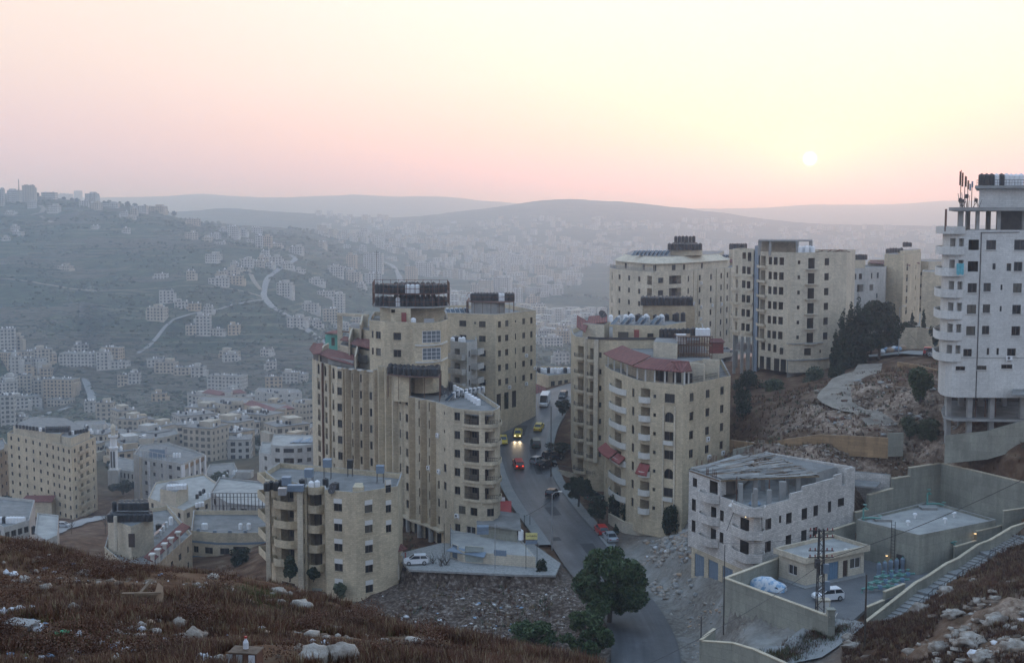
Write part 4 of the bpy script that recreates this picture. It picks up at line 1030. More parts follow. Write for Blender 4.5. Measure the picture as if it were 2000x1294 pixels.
 # ---- E: beige block with red tiled terrace roof
E=Bld('red_roofed_apartment_block','beige stone block with red tiled terrace roof and arched windows above the street','building',[(1180,223),(1193,216),(1225,207),(1232,205),(1243,202.5),(1256,200.8),(1275,199.5),(1333,196),(1425,208)],[(1408,232),(1240,240)],-52,-26.35,'beige',par=1.0,py=860)
ze=-28.75
E.col(1185,.55,1.5,'w',ze,range(7));E.col(1236,1.1,1.5,'w',ze,(0,1,3,4,5,6));E.col(1236,1.2,1.6,'a',ze,(2,))
E.col(1207,3.6,2.1,'l',ze+.2,range(7),rail='none');E.col(1259,2.1,2.2,'l',ze+.1,range(7),rail='none')
E.col(1278,.55,.6,'w',ze+.1,range(7));E.col(1307,1.9,1.5,'w',ze,(0,2,3,5));E.col(1307,1.8,1.7,'a',ze,(1,4));
E.col(1350,1.3,1.4,'w',ze+.1,range(5));E.col(1381,1.3,1.4,'w',ze+.1,range(5));E.col(1409,1.2,1.4,'w',ze+.1,range(5))
E.build()
for k in range(7):
 z=ze-1.05-3.1*k
 E.balcony(E.u(1192),E.u(1223),z+.2,.85,.6,'solid',.85,'band_white');E.balcony(E.u(1250),E.u(1270),z+.1,.75,.6,'solid',.8,'band_white')
for k in(2,5):E.balcony(E.u(1298),E.u(1316),ze-1.25-3.1*k,.45,0,'solid',.5,'band_white')
for px in(1296,1318):E.pier(px,.3,.2,ze-10.6,ze-1.2,'beige_pale');E.pier(px,.3,.2,ze-19.5,ze-10.8,'beige_pale')
for px,k in((1381,2),(1384,3),(1411,3),(1355,4)):E.ac(px,ze-1.5-3.1*k)
def awning(parent,org,bld,u0,u1,z,d,h,mat='canopy_red'):
 b=MB();n=6
 for i in range(n):
  a,c=u0+(u1-u0)*i/n,u0+(u1-u0)*(i+1)/n;q0,q1=bld.at(a,0)[0],bld.at(c,0)[0];f0,f1=bld.at(a,-d)[0],bld.at(c,-d)[0];sag=.04*(i%2)
  b.face([(*f0,z-h),(*f1,z-h),(*q1,z),(*q0,z)],0);b.face([(*q0,z-.03),(*q1,z-.03),(*f1,z-h-.03),(*f0,z-h-.03)],0)
  b.face([(*f0,z-h-.25-sag),(*f1,z-h-.25-sag),(*f1,z-h),(*f0,z-h)],0)
 return b.build('awning',MAT[mat],parent,org)
awning(E.t,E.org,E,E.u(1183),E.u(1206),ze-12.4+.9,1.5,1.1);awning(E.t,E.org,E,E.u(1206),E.u(1222),ze-12.4+.7,1.1,1.0);awning(E.t,E.org,E,E.u(1250),E.u(1270),ze-12.3+.9,.9,1.5)
ep=[E.at(E.u(q),.2)[0]for q in(1181,1205,1225)]
def zpt(pt,z):return(pt[0],pt[1],z)
b=MB();pitched(b,[zpt(E.at(u_,-.3)[0],-24.1)for u_ in(.1,E.u(1200),E.u(1222),E.u(1236))],[zpt(E.at(u_,3.1)[0],-22.6)for u_ in(1.0,E.u(1200),E.u(1222),E.u(1236))])
b.build('tiled_roof',MAT['red_tile'],E.t,E.org)
b=MB();pitched(b,[zpt(E.at(u_,-.3)[0],-24.2)for u_ in(E.u(1238),E.u(1262),E.u(1300),E.u(1333),E.u(1347))],[zpt(E.at(u_,2.9)[0],-22.8)for u_ in(E.u(1238),E.u(1262),E.u(1298),E.u(1326),E.u(1338))])
b.build('tiled_roof',MAT['red_tile'],E.t,E.org)
for px in(1183,1195,1208,1220,1240,1256,1275,1295,1315,1333,1347):
 p=E.at(E.u(px),.35)[0];b=MB();b.box(p[0]-.12,p[0]+.12,p[1]-.12,p[1]+.12,-26.4,-24.2);b.build('post',MAT['band_white'],E.t,E.org)
pi=offset_poly(E.poly,3.4);E.block('penthouse',pi,-27.4,-23.6,'beige_pale')
for px in(1250,1272,1300,1322):
 fm,gm=window_mesh(1.6,1.8,'n');q,d=E.at(E.u(px),3.34);o=place('window',fm,E.t,E.L((*q,-26.6)),math.atan2(d[1],d[0]));place('pane',gm,o)
for px,zz in((1374,-23.6),(1402,-23.4)):
 q,d=E.at(E.u(px),0);q2=E.at(E.u(px),3.0)[0];b=MB();b.bar((q[0],q[1],(zz-26.4)/2),(q2[0],q2[1],(zz-26.4)/2),.35,0,zz+26.4+.1);b.build('fin_wall',MAT['beige_pale'],E.t,E.org)
b=MB();railstrip(b,[E.at(E.u(p_),.1)[0]for p_ in(1347,1374,1402,1424)],-26.35,.9);b.build('railing',MAT['dark_metal'],E.t,E.org)
sh=[XY(*q,690)for q in((1276,212),(1322,209),(1327,216),(1282,219))];E.block('stair_house',sh,-24,Zat(668,211),'beige_pale')
sg=thing('scaffold','dense rusty scaffold cage on top of the red roofed block','scaffold',(XY(1352,213,690)[0],213,-23.6));so_=tuple(sg.location)
x0,x1=XY(1322,213,690)[0],XY(1388,213,690)[0]
for yy in(211.5,214,217):
 b=MB()
 for i in range(14):x=x0+(x1-x0)*i/13;b.box(x-.04,x+.04,yy-.04,yy+.04,-26.4,-19.9)
 b.build('upright',MAT['rust'],sg,so_)
 for z in(-25.5,-24.6,-23.7,-22.8,-21.9,-21.0,-20.1):
  b=MB();b.bar((x0,yy,z),(x1,yy,z),.07);b.build('ledger',MAT['rust'],sg,so_)
for i,z in enumerate((-23.4,-21.6)):
 b=MB();b.box(x0,x1,211.6,216.9,z-.06,z);b.build('platform',MAT['wood'],sg,so_)
for i in range(9):
 x,y=XY(1292+i*8.5,224,655);tank(x,224,-21.4,'black_tall',f'black tank, {nth(i)} in the row above the scaffold cage','tanks above the scaffold cage')
for i in range(5):
 x,y=XY(1352+i*7.2,214,660);tank(x,213.2,-20.0-.0,'black' if i==0 else 'white',f'{"black" if i == 0 else "grey white"} tank, {nth(i)} on top of the scaffold cage','tanks on the scaffold cage')
b=MB();b.box(x0,x1,211.6,216.9,-20.12,-20.02);b.build('platform',MAT['wood'],sg,so_)
E.block('roof_terrace',[XY(*q,660)for q in((1284,221),(1368,220),(1366,228),(1288,228))],-25,-21.42,'concrete')
cistern(1330,672,-21.6,.1,'white box unit at the left of the scaffold cage',1.6,1.2,1.6,'white_paint')
# ---- F: dark fronted block with stacked bow balconies
F=Bld('bow_fronted_apartment_block','beige block with two stacks of bow balconies left of the red roofed block','building',[(1115,248),(1118,238),(1124,233),(1146,229.5),(1149,228),(1165,226.5),(1182,226),(1240,226),(1300,226)],[(1375,240),(1370,262),(1150,266)],-51,-22.0,'beige',par=.9,py=760)
zf=Zat(690,229)
F.col(1134,2.0,2.3,'l',zf,range(8),rail='none');F.col(1157,1.3,2.3,'l',zf,range(7),rail='none')
F.col(1172,.5,1.0,'w',zf,range(7));F.col(1120,.6,1.4,'w',zf,range(7))
F.hole(F.u(1217),1.9,Zat(654,226)-1.6,.1,'w')if False else None
F.build({4:0})
F.band(-22.0,.45,.1,'dark_metal',F.u(1148),F.cum[-1],'roof_rim')
for k in range(8):
 z=zf-1.15-3.1*k
 if k<8:F.balcony(F.u(1125),F.u(1146),z,1.2,.95,'solid',.35,'beige_grey');
 if k<7:F.balcony(F.u(1149),F.u(1165)-.1,z,1.0,.95,'solid',.35,'beige_grey')
 for a_,c_,dp_ in((F.u(1125),F.u(1146),1.15),(F.u(1149),F.u(1165)-.1,.95)):
  b=MB();pts=[F.at(a_+(c_-a_)*i/8,-dp_*math.sqrt(max(0,1-(2*i/8-1)**2*.97)))[0]for i in range(9)]
  railstrip(b,pts,z+.3,.65,.3);b.build('railing',MAT['dark_metal'],F.t,F.org)
for px in(1147.5,1166):F.pier(px,.6,.6,-45,-22,'beige_pale')
ph=[XY(*q,650)for q in((1197,229),(1240,228),(1300,228),(1340,236),(1335,250),(1210,254))]
F.block('penthouse',ph,-23,Zat(634,229),'beige')
for px,w,h in((1217,1.9,1.2),(1243,.9,2.0),(1270,1.1,.7)):
 p=P(px,654,228);b=MB();b.box(p.x-w/2,p.x+w/2,227.6,228.4,p.z-h/2,p.z+h/2);b.build('window' if px!=1243 else 'door',MAT['glass' if px!=1243 else 'canopy_red'],F.t,F.org)
F.block('penthouse',[XY(*q,640)for q in((1138,236),(1180,233),(1190,240),(1150,246))],-23,Zat(632,235),'beige_pale')
tiled(F.t,F.org,[(1126,637,234),(1143,648,230.5)],[(1127,615,240),(1150,628,238)]);tiled(F.t,F.org,[(1146,633,236),(1186,628,233.5)],[(1150,617,243),(1186,614,242)])
zq=Zat(634,229)
for i in range(7):
 x,y=XY(1196+i*14.5,229.5,632);solar(x+(.4 if i%2 else 0),y,zq,R(-48),f'solar heater, {nth(i)} on the penthouse of the bow fronted block','solar heaters on the bow fronted block')
for i,(px,py,kd)in enumerate(((1193,612,'white'),(1222,620,'white'),(1233,617,'white'),(1245,620,'black'),(1252,615,'black_wide'),(1262,628,'white'),(1280,618,'black'),(1292,622,'white'),(1318,612,'black'),(1322,622,'black_tall'),(1334,622,'black_tall'),(1302,628,'black'))):
 x,y=XY(px,236+(i%3),620);tank(x,y,zq,kd,f'{kd[:5]} tank, {nth(i)} among the loose tanks on the bow fronted block','loose tanks on the bow fronted block')
dish(*XY(1176,240,615),Zat(632,235),.6,'black dish at the left end of the bow fronted roof',True,.9)
ub=[XY(*q,610)for q in((1255,241),(1356,240),(1358,252),(1257,252))];zu=Zat(597,240);F.block('tank_house',ub,-24,zu,'tan')
for r in range(3):tank_row(XY(1252,241+r*1.6,590),XY(1353,240.4+r*1.6,590),13,zu+.02,'b',f'{("front", "middle", "back")[r]} row on the tan tank house','tanks on the tan tank house')
# ---- G: long block at the back
G=Bld('long_apartment_block','long pale beige block with sloping attic storey and tank tower at the back','building',[(1190,332),(1203,322),(1240,311),(1275,302),(1340,309),(1431,334)],[(1440,370),(1210,372)],-37,Zat(531,303),'beige_pale',par=.1,py=600)
zg=Zat(546,305)
for px in(1209.5,1228,1248):G.col(px,1.3,1.25,'w',zg,range(5))
G.col(1195,1.2,2.0,'l',zg,range(5),rail='rail');G.col(1268,2.5,2.2,'l',zg-.1,range(6),rail='rail');G.col(1290,1.8,1.3,'w',zg-.1,range(6));G.col(1318,4.2,2.1,'l',zg-.1,range(6),rail='rail')
for px,w in((1344,.9),(1366,1.2),(1388,1.2),(1408,1.0),(1420,1.0)):G.col(px,w,1.45,'w',zg,range(6))
G.build()
for px in(1354,1362,1398,1414,1425):G.pier(px,.35,.25,-33,G.zt,'beige_pale')
for px,k in((1368,0),(1368,2),(1390,2),(1408,2),(1348,3),(1368,3)):G.ac(px,zg-1.6-3.1*k)
g2=Bld.__new__(Bld);ins=offset_poly(G.poly,1.6);g2 .path=ins[:6];g2 .back=ins[6:];g2 .poly=ins;g2 .cum=cumlen(g2 .path)
g2 .zb,g2 .zt,g2 .mat,g2 .par,g2 .h,g2 .py,g2 .org,g2 .t,g2 .holes,g2 .roofmat=G.zt-.3,G.zt+2.0,'beige_pale',0,3.1,525,G.org,G.t,[],'roof_pale'
for px in(1222,1257,1278,1316,1336,1371):g2 .col(px,1.3,1.4,'w',G.zt+.9,(0,))
g2 .build()
b=MB();a_=[zpt(q,G.zt+2.0)for q in offset_poly(G.poly,1.1)[:6]];c_=[zpt(q,G.zt+3.6)for q in offset_poly(G.poly,4.2)[:6]];pitched(b,a_,c_);b.build('sloped_attic_roof',MAT['beige_pale'],G.t,G.org)
G.block('attic_deck',offset_poly(G.poly,4.0),G.zt+1.9,G.zt+3.62,'beige_pale')
b=MB();railstrip(b,[G.at(u_,.1)[0]for u_ in(.1,G.cum[1],G.cum[2],G.cum[3])],G.zt,.9);b.build('railing',MAT['concrete'],G.t,G.org)
zg2=G.zt+3.64
G.block('stair_house',[XY(*q,490)for q in((1309,318),(1352,317),(1372,322),(1370,332),(1310,332))],zg2,Zat(488,318),'beige_grey')
zt2=Zat(488,318)
for r in range(3):tank_row(XY(1304,317+r*2,480),XY(1371,317+r*2,480),10,zt2,'b',f'{("front", "middle", "back")[r]} row on the tower of the long block','tanks on the long block tower')
for i in range(6):x,y=XY(1320+i*7,326,470);tank(x,y,zt2+1.8,'black_tall',f'black tank, {nth(i)} in the topmost row of the long block tower','topmost tanks on the long block')
G.block('tank_stand',[XY(*q,480)for q in((1314,324),(1362,324),(1362,329),(1314,329))],zt2,zt2+1.78,'dark_metal')
for i in range(9):x,y=XY(1236+i*8,316,500);solar(x,y,zg2,R(-40),f'solar heater, {nth(i)} in the row on the long block roof','solar heaters on the long block')
# ---- G2: block behind, between G and H
G2=Bld('rear_apartment_block','red edged block mostly hidden behind the long block and the unfinished tower','building',[(1385,350),(1440,352)],[(1445,375),(1390,375)],-35,Zat(503,350),'beige',py=520)
G2 .build()
b=MB();pitched(b,[P(1396,511,348),P(1432,512,348)],[P(1392,502,354),P(1436,502,354)]);b.build('tiled_roof',MAT['red_tile'],G2 .t,G2 .org)
for i in range(7):x,y=XY(1388+i*5.5,356,500);solar(x,y,G2 .zr+.2,R(-40),f'solar heater, {nth(i)} on the hidden rear block','solar heaters on the rear block')
G2 .block('stair_house',[XY(*q,490)for q in((1424,356),(1452,356),(1452,366),(1424,366))],G2 .zr,Zat(487,356),'beige_grey')
for i in range(8):x,y=XY(1427+i*4.2,357+(i%2)*2,480);tank(x,y,Zat(487,356),'black_tall',f'black tank, {nth(i)} on the rear block stair house','tanks on the rear block')
# ---- H: unfinished tower with empty window openings
H=Bld('unfinished_tower_block','tall unfinished pale stone block with empty openings beside the dark trees','building',[(1480,268),(1484,262),(1512,257.5),(1537,254.5),(1543,253.2),(1552,253),(1600,255),(1652,261)],[(1668,278),(1500,286)],-31.5,Zat(493,254),'beige_pale',par=.7,py=600)
zh=Zat(512,254)
for px,w in((1503,1.1),(1513,1.15),(1525,1.25)):H.col(px,w,1.6,'o',zh+.15,range(6))
H.col(1489,1.7,2.2,'l',zh,range(6),rail='none');H.col(1559,.6,.75,'o',zh,range(6));H.col(1583,1.55,2.2,'o',zh-.25,range(6));H.col(1613,1.5,1.5,'o',zh,range(6))
H.col(1504,1.0,1.6,'o',zh-18.6+.5,(0,));H.col(1492,1.3,1.6,'o',zh-18.6+.5,(0,));H.col(1515,.9,1.6,'o',zh-18.6+.4,(0,));H.col(1528,1.0,1.4,'o',zh-18.6,(0,));H.col(1579,1.6,1.5,'o',zh-18.6,(0,));H.col(1604,.5,.7,'o',zh-18.6,(0,))
for px in(1490,1503,1519,1532):H.col(px,1.5,2.6,'p',-30.2,(0,))
H.build()
for k in range(6):
 u=H.u(1583);H.balcony(u-1.4,u+1.4,zh-1.4-3.1*k,.55,0,'none');H.balcony(.1,H.u(1497),zh-1.25-3.1*k,.6,0,'solid',.35,'beige_pale')
H.band(-29.0,.25,.3,'concrete',H.u(1540),H.cum[-1],'ledge');H.band(zh-16.9,.2,.25,'concrete',H.u(1540),H.cum[-1]-8,'ledge')
b=MB();q0,q1=H.at(H.u(1541),-.12)[0],H.at(H.cum[-1],-.12)[0];H.block('plinth',[H.at(u_,-.2)[0]for u_ in(H.u(1541),H.cum[-1])]+[H.at(u_,.5)[0]for u_ in(H.cum[-1],H.u(1541))],-33,-29.05,'concrete')
H2=Bld('unfinished_side_wing','narrow unfinished wing on bare concrete stilts at the left of the unfinished tower','building',[(1430,279),(1433,272),(1446,269),(1450,268),(1471,266)],[(1484,276),(1445,288)],Zat(655,270),Zat(488,268),'beige_pale',par=.4,py=560)
zh2=Zat(527,268)
H2 .col(1452,1.0,1.6,'o',zh2,range(5));H2 .col(1462,.95,1.6,'o',zh2-.1,range(5));H2 .col(1439,1.0,2.1,'l',zh2-.2,range(5),rail='none');H2 .col(1452,1,1.4,'o',zh2+3.1,(0,));H2 .col(1463,.9,1.9,'o',zh2+2.9,(0,));H2 .build()
for k in range(5):H2 .balcony(.1,H2 .u(1446),zh2-1.35-3.1*k,.5,.95,'solid',.45,'beige_pale');H2 .balcony(H2 .u(1458),H2 .cum[-1],zh2-1.2-3.1*k,.4,0,'solid',.35,'beige_pale')
H2 .block('lift_shaft',[XY(*q,600)for q in((1472,266),(1480,264),(1486,272),(1478,276))],-33,Zat(480,266),'garage_grey')
for px,D in((1434,272),(1449,268),(1462,266.5),(1472,266),(1438,284),(1460,280)):
 x,y=XY(px,D,690);b=MB();b.box(x-.3,x+.3,y-.3,y+.3,-34,H2 .zb);b.build('column',MAT['concrete'],H2 .t,H2 .org)
sp_=[XY(*q,690)for q in((1432,273),(1448,268.4),(1474,266),(1482,276),(1444,288))]
H2 .block('floor_slab',sp_,Zat(683,268)-.5,Zat(683,268),'concrete')
pv=thing('roof_pavilion','flat concrete canopy on columns on top of the unfinished tower','pavilion',(XY(1533,262,480)[0],262,H.zr));po=tuple(pv.location)
zp=Zat(468,260);b=MB();b.prism([XY(*q,470)for q in((1481,259),(1586,257),(1587,268),(1484,270))],zp-.35,zp,0);b.build('roof_slab',MAT['concrete'],pv,po)
for px,D in((1483,259.5),(1504,259),(1557,258),(1583,257.6),(1484,268),(1540,268),(1584,267)):
 x,y=XY(px,D,480);b=MB();b.box(x-.25,x+.25,y-.25,y+.25,H.zr,zp-.35);b.build('column',MAT['concrete'],pv,po)
b=MB();b.prism([XY(*q,480)for q in((1487,263),(1555,262),(1555,267),(1488,268))],H.zr,zp-.36,0);b.build('wall',MAT['beige_grey'],pv,po)
for i in range(5):x,y=XY(1563+i*6.2,256.6+(i%2)*.8,485);tank(x,y,H.zr+.3,'white_tall',f'white tank, {nth(i)} at the parapet of the unfinished tower','white tanks on the unfinished tower')
t=thing('timber_pile','loose reddish timber and rebar at the right end of the tower roof','timber',(XY(1615,262,485)[0],262,H.zr))
for i in range(14):
 b=MB();x=random.uniform(-2.5,3);z=random.uniform(.3,1.1);b.bar((x,random.uniform(-1,1),z),(x+random.uniform(1,3),random.uniform(-1,1),z+random.uniform(-.2,.6)),.14);b.build('beam',MAT['rust'],t)
 # ---- white house, beige towers and blank stone wall behind the trees
I_=Bld('white_stone_house','white stone block with small windows between unfinished tower and beige tower','building',[(1650,318),(1690,322),(1728,330)],[(1735,350),(1655,345)],-30,Zat(524,320),'far_white',par=.5,py=560)
zi=Zat(540,320)
for px,w,k in((1656,1.1,(0,1)),(1670,.9,(0,)),(1680,1.2,(0,)),(1702,.8,(0,)),(1714,1.2,(0,))):I_.col(px,w,1.5,'w',zi,k)
I_.col(1680,2.4,1.9,'l',zi-3.1,(0,),rail='none');I_.col(1702,2.2,1.6,'l',zi-3.1,(0,));I_.col(1713,.9,1.3,'w',zi-5.4,(0,));I_.build()
I_.block('upper_storey',[XY(*q,515)for q in((1652,321),(1690,323),(1690,335),(1652,335))],I_.zr,Zat(508,321),'beige_grey')
for i in range(9):x,y=XY(1656+i*4.3,325,505);tank(x,y,Zat(508,321),'black',f'black tank, {nth(i)} on the white stone block','tanks on the white stone block')
I2=Bld('rear_stone_house','beige house with red tile strip just left of the beige tower','building',[(1694,348),(1730,350)],[(1732,365),(1696,365)],-30,Zat(511,348),'beige_grey',py=540);I2 .col(1712,1.3,1.3,'w',Zat(535,348),(0,1));I2 .col(1722,1.3,1.6,'w',Zat(535,348),(0,1));I2 .build()
b=MB();pitched(b,[P(1698,513,347),P(1728,515,347)],[P(1700,508,352),P(1727,509,352)]);b.build('tiled_roof',MAT['red_tile'],I2 .t,I2 .org)
J=Bld('beige_tower_block','beige tower with blank side wall and balcony strip behind the trees','building',[(1726,338),(1763,333),(1780,346),(1797,362)],[(1790,376),(1735,362)],-30,Zat(497,334),'beige',par=.3,py=560)
for k in range(5):J.hole(J.u(1771),2.6,Zat(521,340)-3.0*k,1.9,'l',rail='rail');J.hole(J.u(1788),1.2,Zat(521,352)-3.0*k,1.2,'w')
J.build()
J.block('upper_storey',[XY(*q,500)for q in((1758,345),(1798,364),(1792,372),(1752,362))],J.zr,Zat(489,350),'beige')
b=MB();pitched(b,[P(1765,513,336),P(1778,519,342)],[P(1764,505,341),P(1778,511,347)]);b.build('tiled_roof',MAT['red_tile'],J.t,J.org)
b=MB();pitched(b,[P(1781,508,348),P(1796,515,358)],[P(1781,500,352),P(1796,507,362)]);b.build('tiled_roof',MAT['red_tile'],J.t,J.org)
for i in range(9):x,y=XY(1734+i*5.3,345+i,495);tank(x,y,J.zr+.4+(1.6 if i>5 else 0),'black' if i%4 else 'black_wide',f'black tank, {nth(i)} on the beige tower','tanks on the beige tower')
K_=Bld('rear_beige_block','plain beige block between the beige tower and the white corner tower','building',[(1786,372),(1812,368),(1840,372)],[(1840,390),(1790,390)],-28,Zat(510,370),'beige_pale',par=.2,py=570)
for px,w in((1799,1.6),(1822,1.4),(1812,.8)):K_.col(px,w,1.1,'w',Zat(535,368),range(4),step=3.6)
K_.build()
K2=Bld('blank_stone_house','rough stone house with blank wall close behind the white corner tower','building',[(1799,312),(1840,308)],[(1842,326),(1802,326)],-27,Zat(531,310),'beige_grey',par=.2,py=590);K2 .build()
W2=thing('boundary_wall','rough stone retaining wall beside the hilltop road behind the white tower','wall',(XY(1800,264,680)[0],264,-28));b=MB();pts=[XY(*q,680)for q in((1756,262),(1790,262),(1838,258))];wallstrip(b,pts,-28.5,Zat(640,262),.5);b.build('wall',MAT['beige_grey'],W2,tuple(W2 .location))
# ---- L: white corner tower on stilts at the right
Lf=[(1836,188),(1836.5,184),(1841,181),(1850,179),(1862,178),(1872,177.6),(1900,177.4),(1960,177.2),(2030,177)]
L_=Bld('white_corner_tower','white stone tower on concrete stilts with curved corner balconies at the right edge','building',Lf,[(2030,196),(1860,200)],-25.7,Zat(449,178),'white_clad',par=.9,py=620)
zl=Zat(478,178)
L_.col(1897,1.45,1.5,'o',zl,(0,1));L_.col(1897,1.3,1.35,'w',zl,(2,3,4));L_.col(1892,1.2,1.1,'w',zl-.1,(5,));L_.col(1931,1.4,1.4,'w',zl,(0,));L_.col(1926,1.05,1.25,'w',zl+.1,(2,3,4));L_.col(1938,.45,.9,'w',zl,(1,));L_.col(1954,.3,.8,'w',zl+.1,(2,3));L_.col(1932,.35,1.0,'w',zl+.1,(5,));L_.col(1951,.35,1.0,'w',zl+.1,(5,))
L_.col(1988,1.8,1.5,'w',zl,(0,));L_.col(1967,.65,1.1,'w',zl-.1,(1,));L_.col(1985,1.25,1.35,'w',zl,(1,2,3,4));L_.col(1978,1.25,1.1,'w',zl,(5,))
L_.col(1879,1.35,.62,'w',zl-17.9,(0,));L_.col(1921,1.35,.62,'w',zl-17.8,(0,));L_.col(1970,1.6,.62,'w',zl-17.6,(0,))
for k in range(6):L_.hole(L_.u(1856),1.0,zl-.1-3.1*k,2.05,'l',rail='none');L_.hole(L_.u(1873),.75,zl-.1-3.1*k,2.05,'l',rail='none')
L_.build()
for k in range(7):
 L_.balcony(.15,L_.u(1879),zl-1.25-3.1*(k-1)-(3.1 if k else 3.1)+(0 if k else 0),1.0 if k else 1.0,.6,'solid',1.0,'white_clad',n=14)if k<6 else None
L_.balcony(.15,L_.u(1879),zl+1.75,1.05,.6,'solid',.9,'white_clad',n=14)
b=MB();q,d=L_.at(L_.u(1911),-.06);b.box(q[0]-.05,q[0]+.05,q[1]-.05,q[1]+.05,-25.7,L_.zt-.3);q2=L_.at(L_.u(1985),-.06)[0];b.bar((q[0],q[1],L_.zt-.35),(q2[0],q2[1],L_.zt-.3),.08);b.build('drain_pipe',MAT['dark_metal'],L_.t,L_.org)
L_.ac(1973,zl-16.6)
L_.band(-19.9,.08,.05,'concrete',L_.u(1862),None,'ledge')
zt_=L_.zt;zsl=Zat(411,178)
L_.block('roof_slab',[XY(*q,410)for q in((1853,178.4),(1875,177.4),(2030,176.8),(2030,195),(1866,196))],zsl-.05,zsl+.45,'concrete')
for px,D,w in((1876,178.5,.7),(1909,178.5,.45),(1950,178.5,.5),(2000,178.5,.45),(1890,188,.6),(1930,188,.6)):
 x,y=XY(px,D,430);b=MB();b.box(x-w/2,x+w/2,y-.25,y+.25,L_.zr,zsl);b.build('column',MAT['concrete'],L_.t,L_.org)
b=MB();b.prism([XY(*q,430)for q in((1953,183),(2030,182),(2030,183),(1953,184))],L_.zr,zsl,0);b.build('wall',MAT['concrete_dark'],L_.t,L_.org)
rb=[XY(*q,390)for q in((1912,181),(2030,180.5),(2030,193),(1916,194))];L_.block('stair_house',rb,zsl+.45,Zat(368,181),'white_clad')
zz=Zat(366,181);L_.block('roof_slab',[XY(*q,370)for q in((1904,180),(2030,179.5),(2030,195),(1908,196))],zz-.15,zz+.25,'concrete')
for i,c in enumerate('bbbwbwwww'):x,y=XY(1917+i*9.6,181.2,355);tank(x,y,zz+.26,{'b':'black_tall','w':'white_tall'}[c],f'{"black" if c == "b" else "grey white"} tank, {nth(i)} on the white corner tower','tanks on the white corner tower')
b=MB();railstrip(b,[XY(1908,180.2,360),XY(2028,179.8,360)],zz+.26,.8);b.build('railing',MAT['dark_metal'],L_.t,L_.org)
def cellmast(px,D,z0,h,panels,label):
 x,y=XY(px,D,380);t=thing('cell_mast',label,'antenna',(x,y,z0));b=MB();b.tube([(0,0,0),(0,0,h)],[.06,.05],6);b.build('pole',MAT['rust'],t)
 for dx,dz,ph_ in panels:place('antenna_panel',_box_mesh('antenna_panel',.22,.12,ph_,'rust' if ph_>1 else 'garage_grey'),t,(dx,-.1,dz))
 return t
zc_=zsl+.46
cellmast(1876,180,zc_,5.4,((-.15,3.2,2.0),(.2,3.0,2.0)),'tallest rusty cell mast with two long panels, left end of the white tower')
cellmast(1884,181,zc_,4.6,((.1,3.0,1.5),),'second cell mast with one panel on the white tower')
cellmast(1890,180,zc_,3.9,((0,2.6,1.3),(.3,2.4,1.0)),'third cell mast near the stair house of the white tower')
cellmast(1898,181,zc_,3.6,((0,2.9,.9),),'short cell mast with square grey panel beside the stair house')
t=thing('equipment_frame','tangle of dark antenna frames and boxes on the white tower roof','equipment',(XY(1893,179,400)[0],179,zc_))
for i in range(16):
 b=MB();x=random.uniform(-1.6,1.6);b.bar((x,random.uniform(-.5,.5),0),(x+random.uniform(-.5,.5),random.uniform(-.5,.5),random.uniform(.8,2.2)),.06);b.build('strut',MAT['dark_metal'],t)
for i in range(5):place('box',_box_mesh('box',.4,.3,.5,'dark_metal'),t,(random.uniform(-1.5,1.5),0,random.uniform(.2,1.5)))
x,y=XY(1850,178.2,430);t=thing('rebar_column','bare rusty column stub standing at the left corner above the white balconies','column',(x,y+.6,L_.zt-.2));b=MB();b.box(-.12,.12,-.12,.12,0,3.2);b.build('shaft',MAT['rust'],t)
zs1,zs2=Zat(815,179),-31.5
L_.block('floor_slab',[XY(*q,815)for q in((1838,186),(1842,180),(1862,177.6),(2030,176.5),(2030,198),(1850,200))],zs1-.3,zs1+.05,'concrete')
for px,D in((1852,180.5),(1893,178.6),(1936,178.2),(1996,178),(1850,190),(1876,190),(1915,190),(1960,190),(2010,190)):
 x,y=XY(px,D,800);b=MB();b.box(x-.35,x+.35,y-.35,y+.35,-33,-25.7);b.build('column',MAT['concrete'],L_.t,L_.org)
for px in(1924,1944,1905):x,y=XY(px,179.5,800);b=MB();b.box(x-.07,x+.07,y-.07,y+.07,zs1,-25.7);b.build('prop',MAT['rust'],L_.t,L_.org)
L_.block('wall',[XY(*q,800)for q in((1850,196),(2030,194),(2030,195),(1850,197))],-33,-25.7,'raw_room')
L_.block('canopy',[XY(*q,770)for q in((1975,172),(2030,171),(2030,177),(1978,177))],Zat(765,174)-.25,Zat(765,174),'concrete')
t=thing('laundry_cloth','bright blue cloth hanging over a curved balcony of the white corner tower','cloth',(XY(1874,176.6,525)[0],176.3,Zat(522,177)-.9));b=MB();
for i in range(6):
 x0_,x1_=-.55+i*.18,-.55+(i+1)*.18;y0_,y1_=.06*(i%2),.06*((i+1)%2);b.face([(x0_,y0_,-.1*(i%3)),(x1_,y1_,-.1*((i+1)%3)),(x1_,y1_,1.5),(x0_,y0_,1.5)],0)
b.build('cloth',MAT['cloth_cyan'],t)
